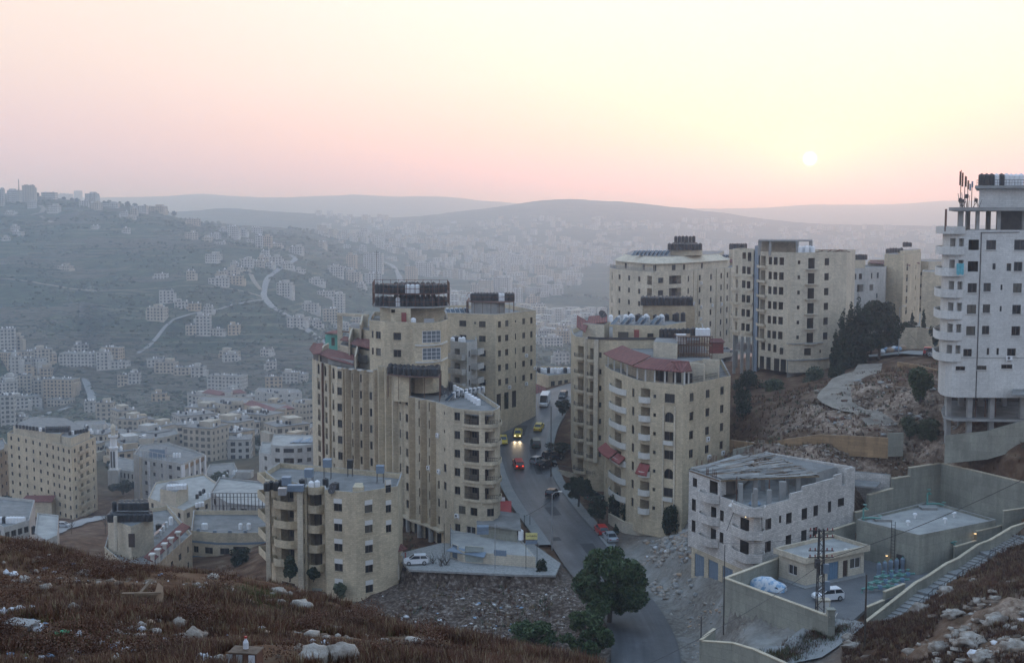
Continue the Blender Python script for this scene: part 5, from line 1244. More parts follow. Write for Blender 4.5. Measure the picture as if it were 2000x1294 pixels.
# ---- M: unfinished white stone building
mz=Zat(917,175)
FLm,FCm,FRm,BBm,BLm=(25.6,175.2),(32.2,160.6),(50.2,177.2),(39.6,188.6),(35.2,187.2)
def lerp2(a,b,t):return(a[0]+(b[0]-a[0])*t,a[1]+(b[1]-a[1])*t)
cut=lerp2(FLm,FCm,.50)
cutb=lerp2(BLm,FCm,.40)
M_=Bld('unfinished_stone_house','unfinished white stone house with empty openings and plank covered roof beside the yard','building',[FLm,lerp2(FLm,FCm,.93),FCm,lerp2(FCm,FRm,.06),FRm],[BBm,BLm],-47.0,mz-3.15+.9,'white_stone',par=.9,py=1000,xy=True,roofmat='concrete')
z2=mz-3.15-1.75
def mcol(px,w,h,kind,zc,ks,**k):M_.col(px,w,h,kind,zc,ks,**k)
mcol(1355,1.0,1.7,'o',z2,(0,1));mcol(1394,1.3,2.3,'o',z2-.35,(0,1));mcol(1410,.9,1.5,'o',z2,(0,1));mcol(1455,2.0,2.3,'o',z2-.3,(0,1))
mcol(1501,1.35,1.5,'o',z2,(0,1));mcol(1524,.5,1.0,'o',z2+.2,(0,));mcol(1541,1.3,1.5,'o',z2,(0,1));mcol(1571,1.3,1.6,'o',z2,(0,1));mcol(1593,1.1,1.5,'o',z2,(0,1));mcol(1620,.8,1.6,'o',z2,(0,));mcol(1642,1.6,1.2,'o',z2+.2,(0,))
M_.build()
gfp=[lerp2(FLm,FCm,.06),lerp2(FLm,FCm,.98),lerp2(FCm,FRm,.5),(44,182),lerp2(FLm,BLm,.8)]
gf=Bld.__new__(Bld);gf.path=gfp[:2];gf.back=[lerp2(FCm,FRm,.45),lerp2(FRm,BBm,.5),lerp2(BLm,FLm,.2)];gf.poly=gf.path+gf.back;gf.cum=cumlen(gf.path)
gf.zb,gf.zt,gf.mat,gf.par,gf.h,gf.py,gf.org,gf.t,gf.holes,gf.roofmat=-52.0,-47.0,'beige_grey',0,3.1,1080,M_.org,M_.t,[],'concrete'
for f in(.14,.38,.62,.86):gf.hole(f*gf.cum[-1],2.5,-49.4,3.4,'g',m='garage_grey')
gf.build()
tb=lerp2(FLm,FCm,.5);zt3=mz-3.15
def wallrun(name,pts,z0,z1,mat,th=.3):
 b=MB();wallstrip(b,pts,z0,z1,th);return b.build(name,MAT[mat],M_.t,M_.org)
top=Bld.__new__(Bld);top.path=[FLm,tb];inn=(tb[0]+2.6,tb[1]+2.9);top.back=[inn,(36.3,181.8),lerp2(BLm,FLm,.02)];top.poly=top.path+top.back;top.cum=cumlen(top.path)
top.zb,top.zt,top.mat,top.par,top.h,top.py,top.org,top.t,top.holes,top.roofmat=zt3+.9,mz,'white_stone',.0,3.1,930,M_.org,M_.t,[],'concrete'
top.holes=[];top.hole(1.6,1.1,mz-1.75,1.6,'o');top.hole(6.4,2.0,mz-1.35,1.85,'o');top.build()
for a,bb,z1 in((.34,.46,zt3+1.6),(.46,.60,zt3+2.2),(.60,.78,mz-.9),(.78,.86,mz-.5),(.90,1.0,mz)):
 wallrun('stepped_wall',[lerp2(FCm,FRm,a),lerp2(FCm,FRm,bb)],zt3+.88,z1,'white_stone')
wallrun('wall',[FRm,BBm],zt3+.88,mz,'white_stone')
M_.block('rear_room',[lerp2(FCm,FRm,.66)[0:2]and(43.8,174.5),(48.0,178.8),BBm,(38.3,184.6)],zt3,mz-.3,'concrete')
for k in range(4):
 f=.12+k*.2;x,y=lerp2(FCm,FRm,.12+k*.14);b=MB();x-=1.5;y+=1.5;b.box(x-.3,x+.3,y-.3,y+.3,zt3,mz-(1.0 if k<2 else.35));b.build('column',MAT['concrete'],M_.t,M_.org)
for x,y in((31.6,167.2),(34.2,170.2),(37.5,168.5),(33.0,163.9),(39.4,173.6),(36.4,175.6)):
 b=MB();b.box(x-.28,x+.28,y-.28,y+.28,zt3,mz-.3);b.build('column',MAT['concrete'],M_.t,M_.org)
for x,y,h in((35.6,167.4,3.4),(38.4,170.6,3.2),(31.2,168.0,3.6)):b=MB();b.box(x-.06,x+.06,y-.06,y+.06,zt3,zt3+h);b.build('prop',MAT['rust'],M_.t,M_.org)
up=Vector((FLm[0]-FCm[0],FLm[1]-FCm[1],0)).normalized();ac_=Vector((FRm[0]-FCm[0],FRm[1]-FCm[1],0)).normalized()
B0=Vector((tb[0],tb[1],mz));rr=random.Random(3)
def quadpt(s_,t_):
 a=Vector((*lerp2(FLm,tb,1-s_),mz));
 p00,p10,p01,p11=Vector((*tb,0)),Vector((*FLm,0)),Vector((*lerp2(FCm,FRm,.62),0)),Vector((*BBm,0))
 q=p00 .lerp(p10,s_).lerp(p01 .lerp(p11,s_),t_);return q
plank=MB();plank2=MB()
n=64
for i in range(n):
 s_=(i+.5)/n;t0=0.02
 while t0<.96:
  L=rr.uniform(.12,.35);t1=min(t0+L,1.0)
  hole=(.25<s_<.42 and.12<t0<.35)or(.5<s_<.66 and.35<t0<.62)or(.70<s_<.8 and.5<t0<.78)or(.1<s_<.2 and.5<t0<.7)
  if not hole and rr.random()>.10:
   a,c=quadpt(s_,t0),quadpt(s_,t1);z=mz+rr.uniform(.05,.22)
   plank_obj=MB();plank_obj.bar((a.x,a.y,z),(c.x,c.y,z+rr.uniform(-.04,.04)),rr.uniform(.15,.30),0,.05)
   o=plank_obj.build('plank',MAT[rr.choice(('roof_pale','roof_grey','wood','concrete','roof_pale'))],M_.t,M_.org)
  t0=t1+rr.uniform(.0,.03)
for j in range(9):
 t_=j/8;a,c=quadpt(0.02,t_),quadpt(.98,t_);b=MB();b.bar((a.x,a.y,mz-.12),(c.x,c.y,mz-.12),.18,0,.2);b.build('joist',MAT['wood'],M_.t,M_.org)
b=MB();a,c=quadpt(0,.0),quadpt(0,1);b.bar((a.x,a.y,mz-.1),(c.x,c.y,mz-.1),.12,0,.16);b.build('edge_beam',MAT['dry_pale'],M_.t,M_.org)
for i in range(16):
 f=rr.random();p=lerp2(FLm,BLm,f)if i%2 else lerp2(BLm,BBm,f)if i%4 else lerp2(FLm,tb,f)
 b=MB();
 for k in range(3):b.bar((p[0]+k*.12,p[1]+.3,mz),(p[0]+k*.12+rr.uniform(-.1,.1),p[1]+.3,mz+rr.uniform(.7,1.3)),.05)
 b.build('rebar',MAT['rust'],M_.t,M_.org)
for k in range(3):
 z=zt3-3.1*k;u=M_.u(1385);M_.balcony(u-2.2,u+2.6,z-.05,1.1,.6,'solid',1.0,'white_stone')
Cm=cumlen([FLm,lerp2(FLm,FCm,.93),FCm,lerp2(FCm,FRm,.06),FRm])
for k in range(3):
 z=zt3-3.15*k+(.0);M_.balcony(M_.u(1432),min(M_.u(1482)+1.2,Cm[-1]),z,1.15,.6,'solid',1.05,'white_stone',n=12)
b=MB()
for sx,dz in((1432,0),(1478,0)):q=M_.at(M_.u(sx),-1.0)[0];b.bar((*q,zt3-3.1),(*M_.at(M_.u(sx+6),-.3)[0],zt3-.2),.08)
b.build('prop',MAT['dark_metal'],M_.t,M_.org)
q=M_.at(M_.u(1464),-.6)[0];t=thing('bare_bulb','small lit lamp under the upper corner balcony of the unfinished stone house','lamp',(*q,zt3-.35));b=MB();b.lathe([(0,-.12),(.09,-.05),(.09,.03),(.03,.1),(0,.1)],8);b.build('bulb',MAT['bulb'],t)
for dx,dy,lb in((1.6,5.2,'white tarp bundle on the open terrace of the unfinished stone house'),(4.6,6.6,'grey tarp bundle behind the terrace columns of the unfinished stone house')):
 t=thing('tarp_bundle',lb,'bundle',(FCm[0]-3.4+dx,FCm[1]+dy-1,zt3));b=MB();b.lathe([(0,0),(.8,0),(.9,.25),(.6,.6),(.15,.7),(0,.65)],9);b.build('cover',MAT['shutter_white' if dx<3 else 'garage_grey'],t,weld=True)
M_.block('annex_slab',[(49.5,179),(53.5,177.6),(55.2,181),(51,183)],mz-3.3,mz-3.05,'concrete');M_.block('annex_wall',[(50.5,184),(56.5,181),(56.8,181.5),(51,184.6)],-47,mz-2.0,'white_stone')
# ---- N: small yard house
N_=Bld('yard_house','small flat roofed beige house with overhanging roof rim inside the yard','house',[XY(1521,158.8,1110),XY(1573,154.6,1130),XY(1687,160.3,1110)],[XY(1628,165.2,1080)],-46.9,-43.75,'cream',par=0,py=1120,xy=True,roofmat='concrete')
N_.col(1548,1.6,1.3,'wh',-45.3,(0,));N_.hole(N_.u(1604),1.3,-45.2,1.5,'wh');N_.hole(N_.u(1627),2.0,-45.65,2.4,'g',m='blue_metal');N_.hole(N_.u(1651),.95,-45.7,2.3,'d');N_.hole(N_.u(1670),2.0,-45.2,1.4,'wh')
N_.build()
op=offset_poly(N_.poly,-.55);b=MB();b.prism(op,-43.74,-43.5,0);wallstrip(b,op+[op[0]],-43.5,-43.0,.3);b.build('roof_slab',[MAT['beige_pale']],N_.t,N_.org)
b=MB();b.prism(offset_poly(N_.poly,-.2),-43.5,-43.44,0);b.build('roof_screed',MAT['roof_pale'],N_.t,N_.org)
for(dx,dy,lb)in((2.5,3.2,'pale vent cap at the front corner of the yard house roof'),(6.5,5.2,'small roof vent near the middle of the yard house')):
 t=thing('roof_vent',lb,'vent',(XY(1573,154,1100)[0]+dx,154.6+dy*.8,-43.44));b=MB();b.lathe([(.18,0),(.18,.25),(.35,.3),(0,.45)],10);b.build('cap',MAT['band_white'],t)
PP=[XY(1521,157.6,1110),XY(1573,153.3,1130),XY(1690,159.2,1110),XY(1690,160.6,1110),XY(1573,155,1120),XY(1521,159.5,1110)]
slab('pavement',PP,-46.78,'paving',.12)
# ---- O: concrete reservoir
rz_=-41.5
Op=[XY(1673,168.3,1040),XY(1795,159.8,1060),XY(1945,168.2,1030)];Ob=[XY(1818,179.6,990)]
O_=Bld('concrete_reservoir','low square concrete water reservoir with flat gravel roof inside the retaining wall','reservoir',Op,Ob,-48,rz_,'concrete_panel',par=.35,py=1060,xy=True,roofmat='roof_pale');O_.build()
for i,(a,c)in enumerate(((.33,.2),(.62,.35),(.45,.62),(.75,.7))):
 x=Op[0][0]+(Op[2][0]-Op[0][0])*(a);y=164+c*10;t=thing('reservoir_vent',['white mushroom vent nearest the reservoir ladder','white mushroom vent nearest the front corner of the reservoir roof','white mushroom vent at the middle rear of the reservoir roof','white mushroom vent farthest right on the reservoir roof'][i],'vent',(x,y,rz_-.35));b=MB();b.lathe([(.12,0),(.12,.5),(.32,.55),(.28,.75),(0,.85)],10);b.build('hood',MAT['white_paint'],t)
def pipework(x,y,z,pts,label,r=.14,mat='pipe_teal',nm='pipe'):
 t=thing('pipework',label,'pipe',(x,y,z));b=MB();b.tube(pts,r,8);b.build('pipe',MAT[mat],t)
 for p in(pts[0],pts[-1]):f=MB();f.lathe([(0,-.05),(r*1.7,-.05),(r*1.7,.05),(0,.05)],10,0,(0,0));o=f.build('flange',MAT[mat],t);o.location=p
 v=MB();v.lathe([(0,0),(.28,0),(.28,.06),(0,.06)],10);m_=pts[len(pts)//2];o=v.build('hand_wheel',MAT[mat],t);o.location=(m_[0],m_[1],m_[2]+.35)
 return t
x,y=XY(1690,168.8,1020);pipework(x,y,rz_-.3,[(-.3,0,0),(-.3,0,1.7),(-.1,0,1.9),(.2,0,1.6)],'upright teal vent pipe at the left corner of the reservoir roof')
pipework(x+.8,y,rz_-.2,[(-1.2,0,.3),(.4,0,.3),(1.2,-.2,.25),(1.5,-.3,-.4)],'bent teal pipe with valve at the left corner of the reservoir roof')
x,y=XY(1815,178,985);pipework(x,y,rz_-.3,[(-.3,0,0),(-.3,0,1.8),(-.1,0,2.0),(.1,0,1.7)],'upright teal vent pipe at the back corner of the reservoir roof')
pipework(x+.6,y-.6,rz_-.2,[(-1.0,0,.3),(.6,0,.3),(1.2,-.3,.2),(1.4,-.5,-.3)],'bent teal pipe with valve at the back corner of the reservoir roof')
for px,py,D,lb in((1723,1022,169,'concrete access hatch beside the left teal pipes'),(1812,1006,176,'concrete access hatch beside the back teal pipes')):
 x,y=XY(px,D,py);t=thing('roof_hatch',lb,'hatch',(x,y,rz_-.35));b=MB();b.box(-1.1,1.1,-.8,.8,0,.3);b.box(-1.2,1.2,-.9,.9,.3,.36);b.build('cover',MAT['concrete'],t)
u=O_.u(1745);p,d=O_.at(u,-.12);t=thing('ladder','caged dark ladder on the left face of the reservoir','ladder',(*p,-46.9));rzz=math.atan2(d[1],d[0]);t.rotation_euler=(0,0,rzz)
for sx in(-.3,.3):place('rail',_box_mesh('rail',.06,.06,6.4,'dark_metal'),t,(sx,0,0))
for i in range(14):place('rung',_box_mesh('rung',.6,.04,.04,'dark_metal'),t,(0,0,.3+i*.43))
u=O_.u(1862);p,d=O_.at(u,-.25);pipework(*p,-46.9,[(0,0,0),(0,0,3.2),(-.5,0,3.5)],'teal riser pipe on the right face of the reservoir')
b_,c_=O_.at(O_.u(1742),-.1);t=thing('reservoir_door','dark steel door at the foot of the reservoir ladder','door',(*b_,-46.9),math.atan2(c_[1],c_[0]));b=MB();b.box(.9,2.0,-.05,.02,0,2.1);b.build('leaf',MAT['dark_metal'],t)
# ---- retaining walls
def rwall(label,pts,mat,th=.5,base=-48,name='retaining_wall',cap=True,coping='beige_grey',panel=None):
 """pts: (x, y, ztop) with optional 4th: step; each run is a vertical wall with its own top line"""
 cx=sum(p[0]for p in pts)/len(pts);cyy=sum(p[1]for p in pts)/len(pts);zb=base if not callable(base)else min(base(p)for p in pts)
 t=thing(name,label,'wall',(cx,cyy,zb));org=(cx,cyy,zb);acc=0;b=MB();cpb=MB();
 for i in range(len(pts)-1):
  a,c=pts[i],pts[i+1];d=Vector((c[0]-a[0],c[1]-a[1]));
  if d.length<.02:continue
  L=d.length;d/=L;nx,ny=-d.y*th,d.x*th
  za=a[2];zc_=c[2];b0=base(a)if callable(base)else base;b1=base(c)if callable(base)else base
  A0,A1,C0,C1=(a[0],a[1],b0),(a[0],a[1],za),(c[0],c[1],b1),(c[0],c[1],zc_)
  Bk=lambda q:(q[0]+nx,q[1]+ny,q[2])
  b.face([A0,C0,C1,A1],0,[(acc,b0),(acc+L,b1),(acc+L,zc_),(acc,za)]);b.face([Bk(C0),Bk(A0),Bk(A1),Bk(C1)],0,[(acc+L,b1),(acc,b0),(acc,za),(acc+L,zc_)])
  b.face([A1,C1,Bk(C1),Bk(A1)],0);b.face([A0,A1,Bk(A1),Bk(A0)],0);b.face([C1,C0,Bk(C0),Bk(C1)],0)
  if cap:cpb.bar((a[0]+nx/2,a[1]+ny/2,za+.05),(c[0]+nx/2,c[1]+ny/2,zc_+.05),th+.12,0,.1)
  acc+=L
 b.build('wall',MAT[mat],t,org)
 if cap:cpb.build('coping',MAT[coping],t,org)
 return t
def wz(px,py,D):
 p=P(px,py,D);return(p.x,p.y,p.z)
rwall('plain concrete yard wall facing the lane below the small yard house',[wz(1417,1130,150),wz(1520,1168,142.5),wz(1621,1205,136)],'concrete_panel',.4,lambda p:-50.2,'yard_wall')
rwall('concrete yard wall between yard and the unfinished stone house',[wz(1417,1130,150.2),wz(1515,1093,158.5),wz(1580,1062,164),wz(1602,1043,168),wz(1671,1021,171.5)],'concrete_panel',.35,-49.5,'yard_wall')
S=[]
for px,py,D in((1672,1000,177),(1694,996,178.5)):S.append(wz(px,py,D))
rwall('lowest left step of the big concrete retaining wall',[wz(1672,1001,176.5),wz(1697,996,177.5)],'concrete_panel',.5,-47.5)
rwall('second step of the big concrete retaining wall',[wz(1697,967,177.5),wz(1745,954,179.5)],'concrete_panel',.5,-47.5)
rwall('third step of the big concrete retaining wall',[wz(1745,935,179.5),wz(1778,930,181)],'concrete_panel',.5,-47.5)
rwall('tall concrete retaining wall with a corner behind the reservoir',[wz(1778,914,181),wz(1838,905,183.5),wz(1900,919,177),wz(2010,945,170.5),wz(2150,985,160)],'concrete_panel',.5,-47.5)
rwall('grey concrete wall stub climbing towards the white corner tower',[wz(1783,876,190),wz(1851,864,186)],'concrete_panel',.4,lambda p:p[2]-3.2,cap=False)
rwall('upper concrete wall below the white corner tower stilts',[wz(1846,850,179.5),wz(1930,841,176.6),wz(2030,812,175.8)],'concrete_panel',.4,lambda p:p[2]-4.2,cap=False)
rwall('long orange brown block wall across the slope',[wz(1425,858,205),wz(1480,866,198),wz(1530,858,194),wz(1600,848,192),wz(1690,852,189),wz(1735,855,187)],'orange_wall',.4,lambda p:p[2]-3.2,cap=False)
rwall('dark grey end of the block wall across the slope',[wz(1735,846,187),wz(1765,845,187)],'concrete_panel',.4,lambda p:p[2]-3.6,cap=False)
rwall('small grey concrete wall behind the unfinished stone house roof',[wz(1432,878,199),wz(1475,868,199)],'concrete_panel',.4,lambda p:p[2]-3.5,cap=False)
rwall('low stone wall holding the earth by the hilltop road',[wz(1752,706,236),wz(1790,712,230),wz(1832,722,226)],'orange_wall',.4,lambda p:p[2]-2.5,cap=False)
rwall('cream garden wall with bushes below the red roofed block',[wz(1188,1003,211),wz(1215,1018,206),wz(1263,1032,201),wz(1264,1040,201),wz(1330,1063,194),wz(1336,1050,198)],'cream',.35,lambda p:p[2]-3.2,'garden_wall')
rwall('low wall with dark railing in front of the bow fronted block',[wz(1090,918,237),wz(1180,938,226)],'cream',.3,lambda p:p[2]-1.7,'garden_wall')
t=thing('street_railing','dark railing on the low wall before the bow fronted block','railing',P(1135,920,232));b=MB();a,c=P(1090,917,237),P(1180,937,226)
for i in range(30):q=a.lerp(c,i/29);b.box(q.x-.03,q.x+.03,q.y-.03,q.y+.03,q.z,q.z+1.0)
b.bar(a+Vector((0,0,1)),c+Vector((0,0,1)),.08);b.build('bars',MAT['dark_metal'],t,tuple(t.location))
rwall('low grey wall at the lane corner, bottom right',[wz(1371,1250,136),wz(1398,1228,141)],'concrete_panel',.3,lambda p:p[2]-2.6)
rwall('long low curved wall along the bottom edge of the lane',[wz(1371,1252,136),wz(1430,1256,134),wz(1470,1268,131),wz(1520,1290,127),wz(1560,1310,124)],'concrete_panel',.35,lambda p:p[2]-3.0)
rwall('lowest step of the stair side wall by the lane',[wz(1676,1222,141),wz(1693,1218,142)],'concrete_panel',.3,lambda p:p[2]-2.6)
rwall('second step of the stair side wall',[wz(1694,1186,145),wz(1728,1172,148)],'concrete_panel',.3,lambda p:p[2]-2.6)
rwall('third step of the stair side wall below the pumps',[wz(1729,1156,149),wz(1768,1140,153)],'concrete_panel',.3,lambda p:p[2]-2.6)
rwall('upper step of the stair side wall beside the reservoir',[wz(1866,1068,162),wz(1908,1056,165)],'concrete_panel',.3,lambda p:p[2]-3.6)
rwall('topmost step of the stair side wall beside the reservoir',[wz(1908,1038,165.5),wz(1960,1026,169)],'concrete_panel',.3,lambda p:p[2]-4.2)
rwall('tall grey wall end at the head of the stairs',[wz(1961,998,168),wz(2020,990,169.5)],'concrete_panel',.3,lambda p:p[2]-6)
# ---- the long staircase with its parapet
stair=thing('staircase','long concrete staircase in flights climbing beside its parapet wall','stairs',P(1700,1222,144));so3=tuple(stair.location)
keys=[(1692,1236,141.5),(1748,1192,146.5),(1790,1158,151),(1812,1146,152.5),(1850,1120,156),(1872,1110,157.5),(1912,1082,161),(1934,1074,161.5),(1978,1048,163),(2004,1040,164),(2060,1012,167)]
kp=[P(*k)for k in keys]
par=[]
for i in range(len(kp)-1):
 a,c=kp[i],kp[i+1];d=c-a;h=d.z;dxy=Vector((d.x,d.y,0));L=dxy.length;dn=dxy/L;sd_=Vector((dn.y,-dn.x,0))*2.3
 flat=i in(2+0,4,6,8)and False
 nst=max(1,round(abs(h)/.17))if i not in(2,4,6,8)else 1
 for k in range(nst):
  q0=a+dxy*k/nst;q1=a+dxy*(k+1)/nst;z=a.z+h*(k+1)/nst
  b=MB();b.prism([(q0 .x,q0 .y),((q0+sd_).x,(q0+sd_).y),((q1+sd_).x,(q1+sd_).y),(q1 .x,q1 .y)],z-.9,z,0);b.build('step' if nst>1 else 'landing',MAT['concrete' if nst>1 else 'paving'],stair,so3)
b=MB();cpb=MB()
for i in range(len(kp)-1):
 a,c=kp[i],kp[i+1];d=Vector((c.x-a.x,c.y-a.y,0)).normalized();n_=Vector((-d.y,d.x,0))*.3
 for(p,q,f)in((a,c,0),(a+n_,c+n_,1)):
  qs=[(p.x,p.y,p.z-3.2),(q.x,q.y,q.z-3.2),(q.x,q.y,q.z+1.35),(p.x,p.y,p.z+1.35)];b.face(qs if not f else qs[::-1],0)
 cpb.bar(a+n_/2+Vector((0,0,1.38)),c+n_/2+Vector((0,0,1.38)),.42,0,.1)
b.build('parapet',MAT['concrete_panel'],stair,so3);cpb.build('coping',MAT['beige_grey'],stair,so3)
b=MB()
for i in range(len(kp)-1):
 a,c=kp[i],kp[i+1];d=Vector((c.x-a.x,c.y-a.y,0)).normalized();n_=Vector((d.y,-d.x,0))*2.2
 b.bar(a+n_+Vector((0,0,1)),c+n_+Vector((0,0,1)),.06);
 k=max(2,int((c-a).length/1.5))
 for j in range(k):q=(a+n_).lerp(c+n_,j/k);b.box(q.x-.03,q.x+.03,q.y-.03,q.y+.03,q.z-.3,q.z+1)
b.build('handrail',MAT['dark_metal'],stair,so3)
# ---- yard things: pump pipework, gate, kiosk, pylon
for r in range(3):
 a=P(1690+r*12,1172-r*12,152+r*2.6);z=-46.9
 t=thing('pump_line',['nearest line of teal and blue pump pipes in the yard','middle line of teal and blue pump pipes in the yard','farthest line of teal and blue pump pipes in the yard'][r],'pump',(a.x,a.y,z),R(14),'rows of pump pipes in the yard')
 b=MB();b.tube([(-.5,0,0),(-.5,0,.5),(0,0,.55),(5.4,0,.55)],.15,7);b.build('pipe',MAT['pipe_teal'],t)
 for i,x_ in enumerate((.8,2.0,3.2,4.4)):
  v=MB();v.lathe([(0,.3),(.3,.3),(.34,.55),(.3,.8),(0,.8)],8,0,(x_,0));v.build('valve',MAT['blue_metal' if i%2 else 'pipe_teal'],t);w_=MB();w_.lathe([(0,1.15),(.25,1.15),(.25,1.2),(0,1.2)],8,0,(x_,0));w_.box(x_-.03,x_+.03,-.03,.03,.8,1.15);w_.build('hand_wheel',MAT['pipe_teal'],t)
for i in range(5):
 x,y=XY(1716+i*11.5,159+i*.6,1130);t=thing('pump_motor',f'upright grey pump motor, {nth(i)} of five beside the reservoir foot','pump',(x,y,-46.9),0,'upright pump motors in the yard');b=MB();b.lathe([(0,0),(.38,0),(.38,.3),(.26,.35),(.26,1.1),(.32,1.12),(.32,1.7),(.2,1.85),(0,1.85)],10);b.build('casing',MAT['garage_grey'],t);f=MB();f.lathe([(0,1.86),(.12,1.86),(.12,2.0),(0,2.0)],8);f.build('cap',MAT['pipe_teal'],t)
b0=P(1625,1212,137);t=thing('yard_gate','open pale metal gate with diagonal bars at the yard entrance','gate',(b0 .x,b0 .y,-47.9),R(66));
for q0,q1,nm in(((0,0,.1),(0,0,2.2),'post'),((3.6,0,.1),(3.6,0,2.2),'post'),((0,0,.15),(3.6,0,.15),'rail'),((0,0,2.15),(3.6,0,2.15),'rail'),((0,0,.15),(1.8,0,2.15),'brace'),((1.8,0,2.15),(3.6,0,.15),'brace')):
 b=MB();b.bar(q0,q1,.08);b.build(nm,MAT['alu'],t)
x,y=P(1622,1212,136.4).xy;t=thing('gate_pillar','short concrete pillar at the end of the yard wall beside the gate','pillar',(x,y,-49.5));b=MB();b.box(-.4,.4,-.4,.4,0,5.4);b.box(-.48,.48,-.48,.48,5.4,5.55);b.build('shaft',MAT['concrete_panel'],t)
kq=P(1607,1190,143);t=thing('electric_kiosk','pale metal electric cabinet at the foot of the lattice pylon','cabinet',(kq.x,kq.y,-46.9));b=MB();b.box(-.75,.75,-.5,.5,0,1.9);b.box(-.8,.8,-.55,.55,1.9,2.0);b.build('body',MAT['cream'],t);d_=MB();d_.box(-.6,-.02,-.53,-.5,.15,1.75);d_.box(.02,.6,-.53,-.5,.15,1.75);d_.build('door',MAT['shutter_white'],t)
py_=P(1601,1196,142.5);pl=thing('lattice_pylon','dark steel lattice pylon carrying transformer and insulators inside the yard','pylon',(py_.x,py_.y,-46.9));Hh=10.6
b=MB();w0,w1=.42,.26
for sx in(-1,1):
 for sy in(-1,1):b.bar((sx*w0,sy*w0,0),(sx*w1,sy*w1,Hh),.10)
b.build('leg',MAT['dark_metal'],pl)
b=MB();nb=14
for i in range(nb):
 z0,z1=Hh*i/nb,Hh*(i+1)/nb;wa=w0+(w1-w0)*i/nb;wb=w0+(w1-w0)*(i+1)/nb
 for sy in(-1,1):
  s_=1 if i%2 else-1;b.bar((s_*wa,sy*wa,z0),(-s_*wb,sy*wb,z1),.05);b.bar((sy*wa,s_*wa,z0),(sy*wb,-s_*wb,z1),.05)
b.build('lattice',MAT['dark_metal'],pl)
for z in(7.2,8.0,9.6,10.4):
 b=MB();b.bar((-1.5,0,z),(1.5,0,z),.10);b.build('crossarm',MAT['dark_metal'],pl)
 for x_ in(-1.3,-.7,.7,1.3):i_=MB();i_.lathe([(0,0),(.06,0),(.1,.08),(.05,.12),(.1,.2),(.04,.3),(0,.3)],7,0,(x_,0));o=i_.build('insulator',MAT['canopy_red'],pl);o.location=(0,0,z+.05)
for x_,z in((.55,5.4),(-.5,6.0),(.7,3.3)):b=MB();b.box(x_-.3,x_+.3,-.6,-.1,z,z+1.1);b.build('transformer',MAT['garage_grey' if x_>0 else 'dark_metal'],pl)
for x_,y_ in((-1.3,1.5),(1.3,1.5),(.2,2.5)):
 pass
def pole(px,pyb,D,h,label,r=.09,arm=None,mat='alu',lit=False,zb=None,name='street_lamp',cat='street lamp'):
 q=P(px,pyb,D);zb=q.z if zb is None else zb;t=thing(name,label,cat,(q.x,q.y,zb));b=MB();b.tube([(0,0,-.4),(0,0,h)],[r,r*.6],8);b.build('pole',MAT[mat],t)
 if arm:
  a=MB();a.tube([(0,0,h-.3),(arm*.4,0,h+.25),(arm,0,h+.35)],.045,6);a.build('arm',MAT[mat],t);hd=MB();hd.box(arm-.1,arm+.55,-.14,.14,h+.28,h+.42);hd.build('lamp_head',MAT['bulb' if lit else 'shutter_white'],t)
 return t
pole(1078,1083,197,10.2,'tall street lamp on the near left kerb of the main street',.11,1.1)
pole(1076,945,234,15.2,'dark tall utility pole in the middle distance beside the parked black cars',.13,None,'dark_metal',name='utility_pole',cat='pole')
pole(967,1130,183,8.6,'thin lamp post in front of the low garage building',.07,None,'alu')
pole(1688,1290,130,9.6,'wooden pole with small caps at the foot of the staircase',.14,None,'bark',name='utility_pole',cat='pole')
pole(1413,1232,147,10.8,'thin dark pole at the left corner of the yard wall',.08,None,'dark_metal',name='utility_pole',cat='pole')
pole(1369,1262,139,3.6,'short dark post beside the dusty verge, bottom centre right',.09,None,'dark_metal',name='utility_pole',cat='pole')
pole(1755,690,252,9.5,'pale lamp post beside the hilltop road near the dark trees',.12,.8)
pole(838,790,262,6,'thin pole on the roofs behind the solar heaters',.06,None,'dark_metal',name='utility_pole',cat='pole')
pole(983,800,268,8.5,'slim lamp post beside the square block entrance',.07,.8)
pole(868,1110,192,7.4,'left thin pole of the pair in front of the curved block',.06,None,'dark_metal',name='utility_pole',cat='pole')
pole(880,1112,191,7.4,'right thin pole of the pair in front of the curved block',.06,None,'dark_metal',name='utility_pole',cat='pole')
def wall_lamp(px,py,D,label):
 q=P(px,py,D);t=thing('wall_lamp',label,'lamp',q);b=MB();b.tube([(0,.7,-.1),(0,.2,.12),(0,0,.05)],.04,6);b.build('arm',MAT['alu'],t);h_=MB();h_.box(-.16,.16,-.35,.1,-.08,.02);h_.build('hood',MAT['alu'],t);l_=MB();l_.box(-.12,.12,-.3,.05,-.13,-.085);l_.build('bulb',MAT['bulb'],t)
wall_lamp(1731,1082,163.5,'lit yellow lamp on a bracket on the left reservoir face');wall_lamp(1904,1039,165.2,'lit yellow lamp on the stepped wall beside the stairs')
def wire(pa,pb,sag,label,r=.03):
 a,c=Vector(pa),Vector(pb);m=(a+c)/2;t=thing('overhead_wire',label,'wire',(m.x,m.y,min(a.z,c.z)));b=MB();pts=[a.lerp(c,i/16)-Vector((0,0,sag*4*(i/16)*(1-i/16)))for i in range(17)];b.tube(pts,r,4);b.build('wire',MAT['dark_metal'],t,tuple(t.location))
wire(P(2010,930,120),P(1590,1098,141),.6,'thick power line sloping down from the right edge to the pylon',.035)
wire(P(1598,1105,142),P(1180,1335,115),.8,'power line sloping from the pylon down to the bottom edge',.035)
wire(P(1413,960+100,147),P(1601,1040,142.5),.5,'thin wire between the corner pole and the pylon',.02)
wire(P(1078,975,198),P(1023,1008,205),.2,'short wire from the street lamp to the fence posts',.03)
wire(P(1755,615,252),P(1836,640,182),1.0,'thin wire from the hilltop lamp post to the white tower',.03)
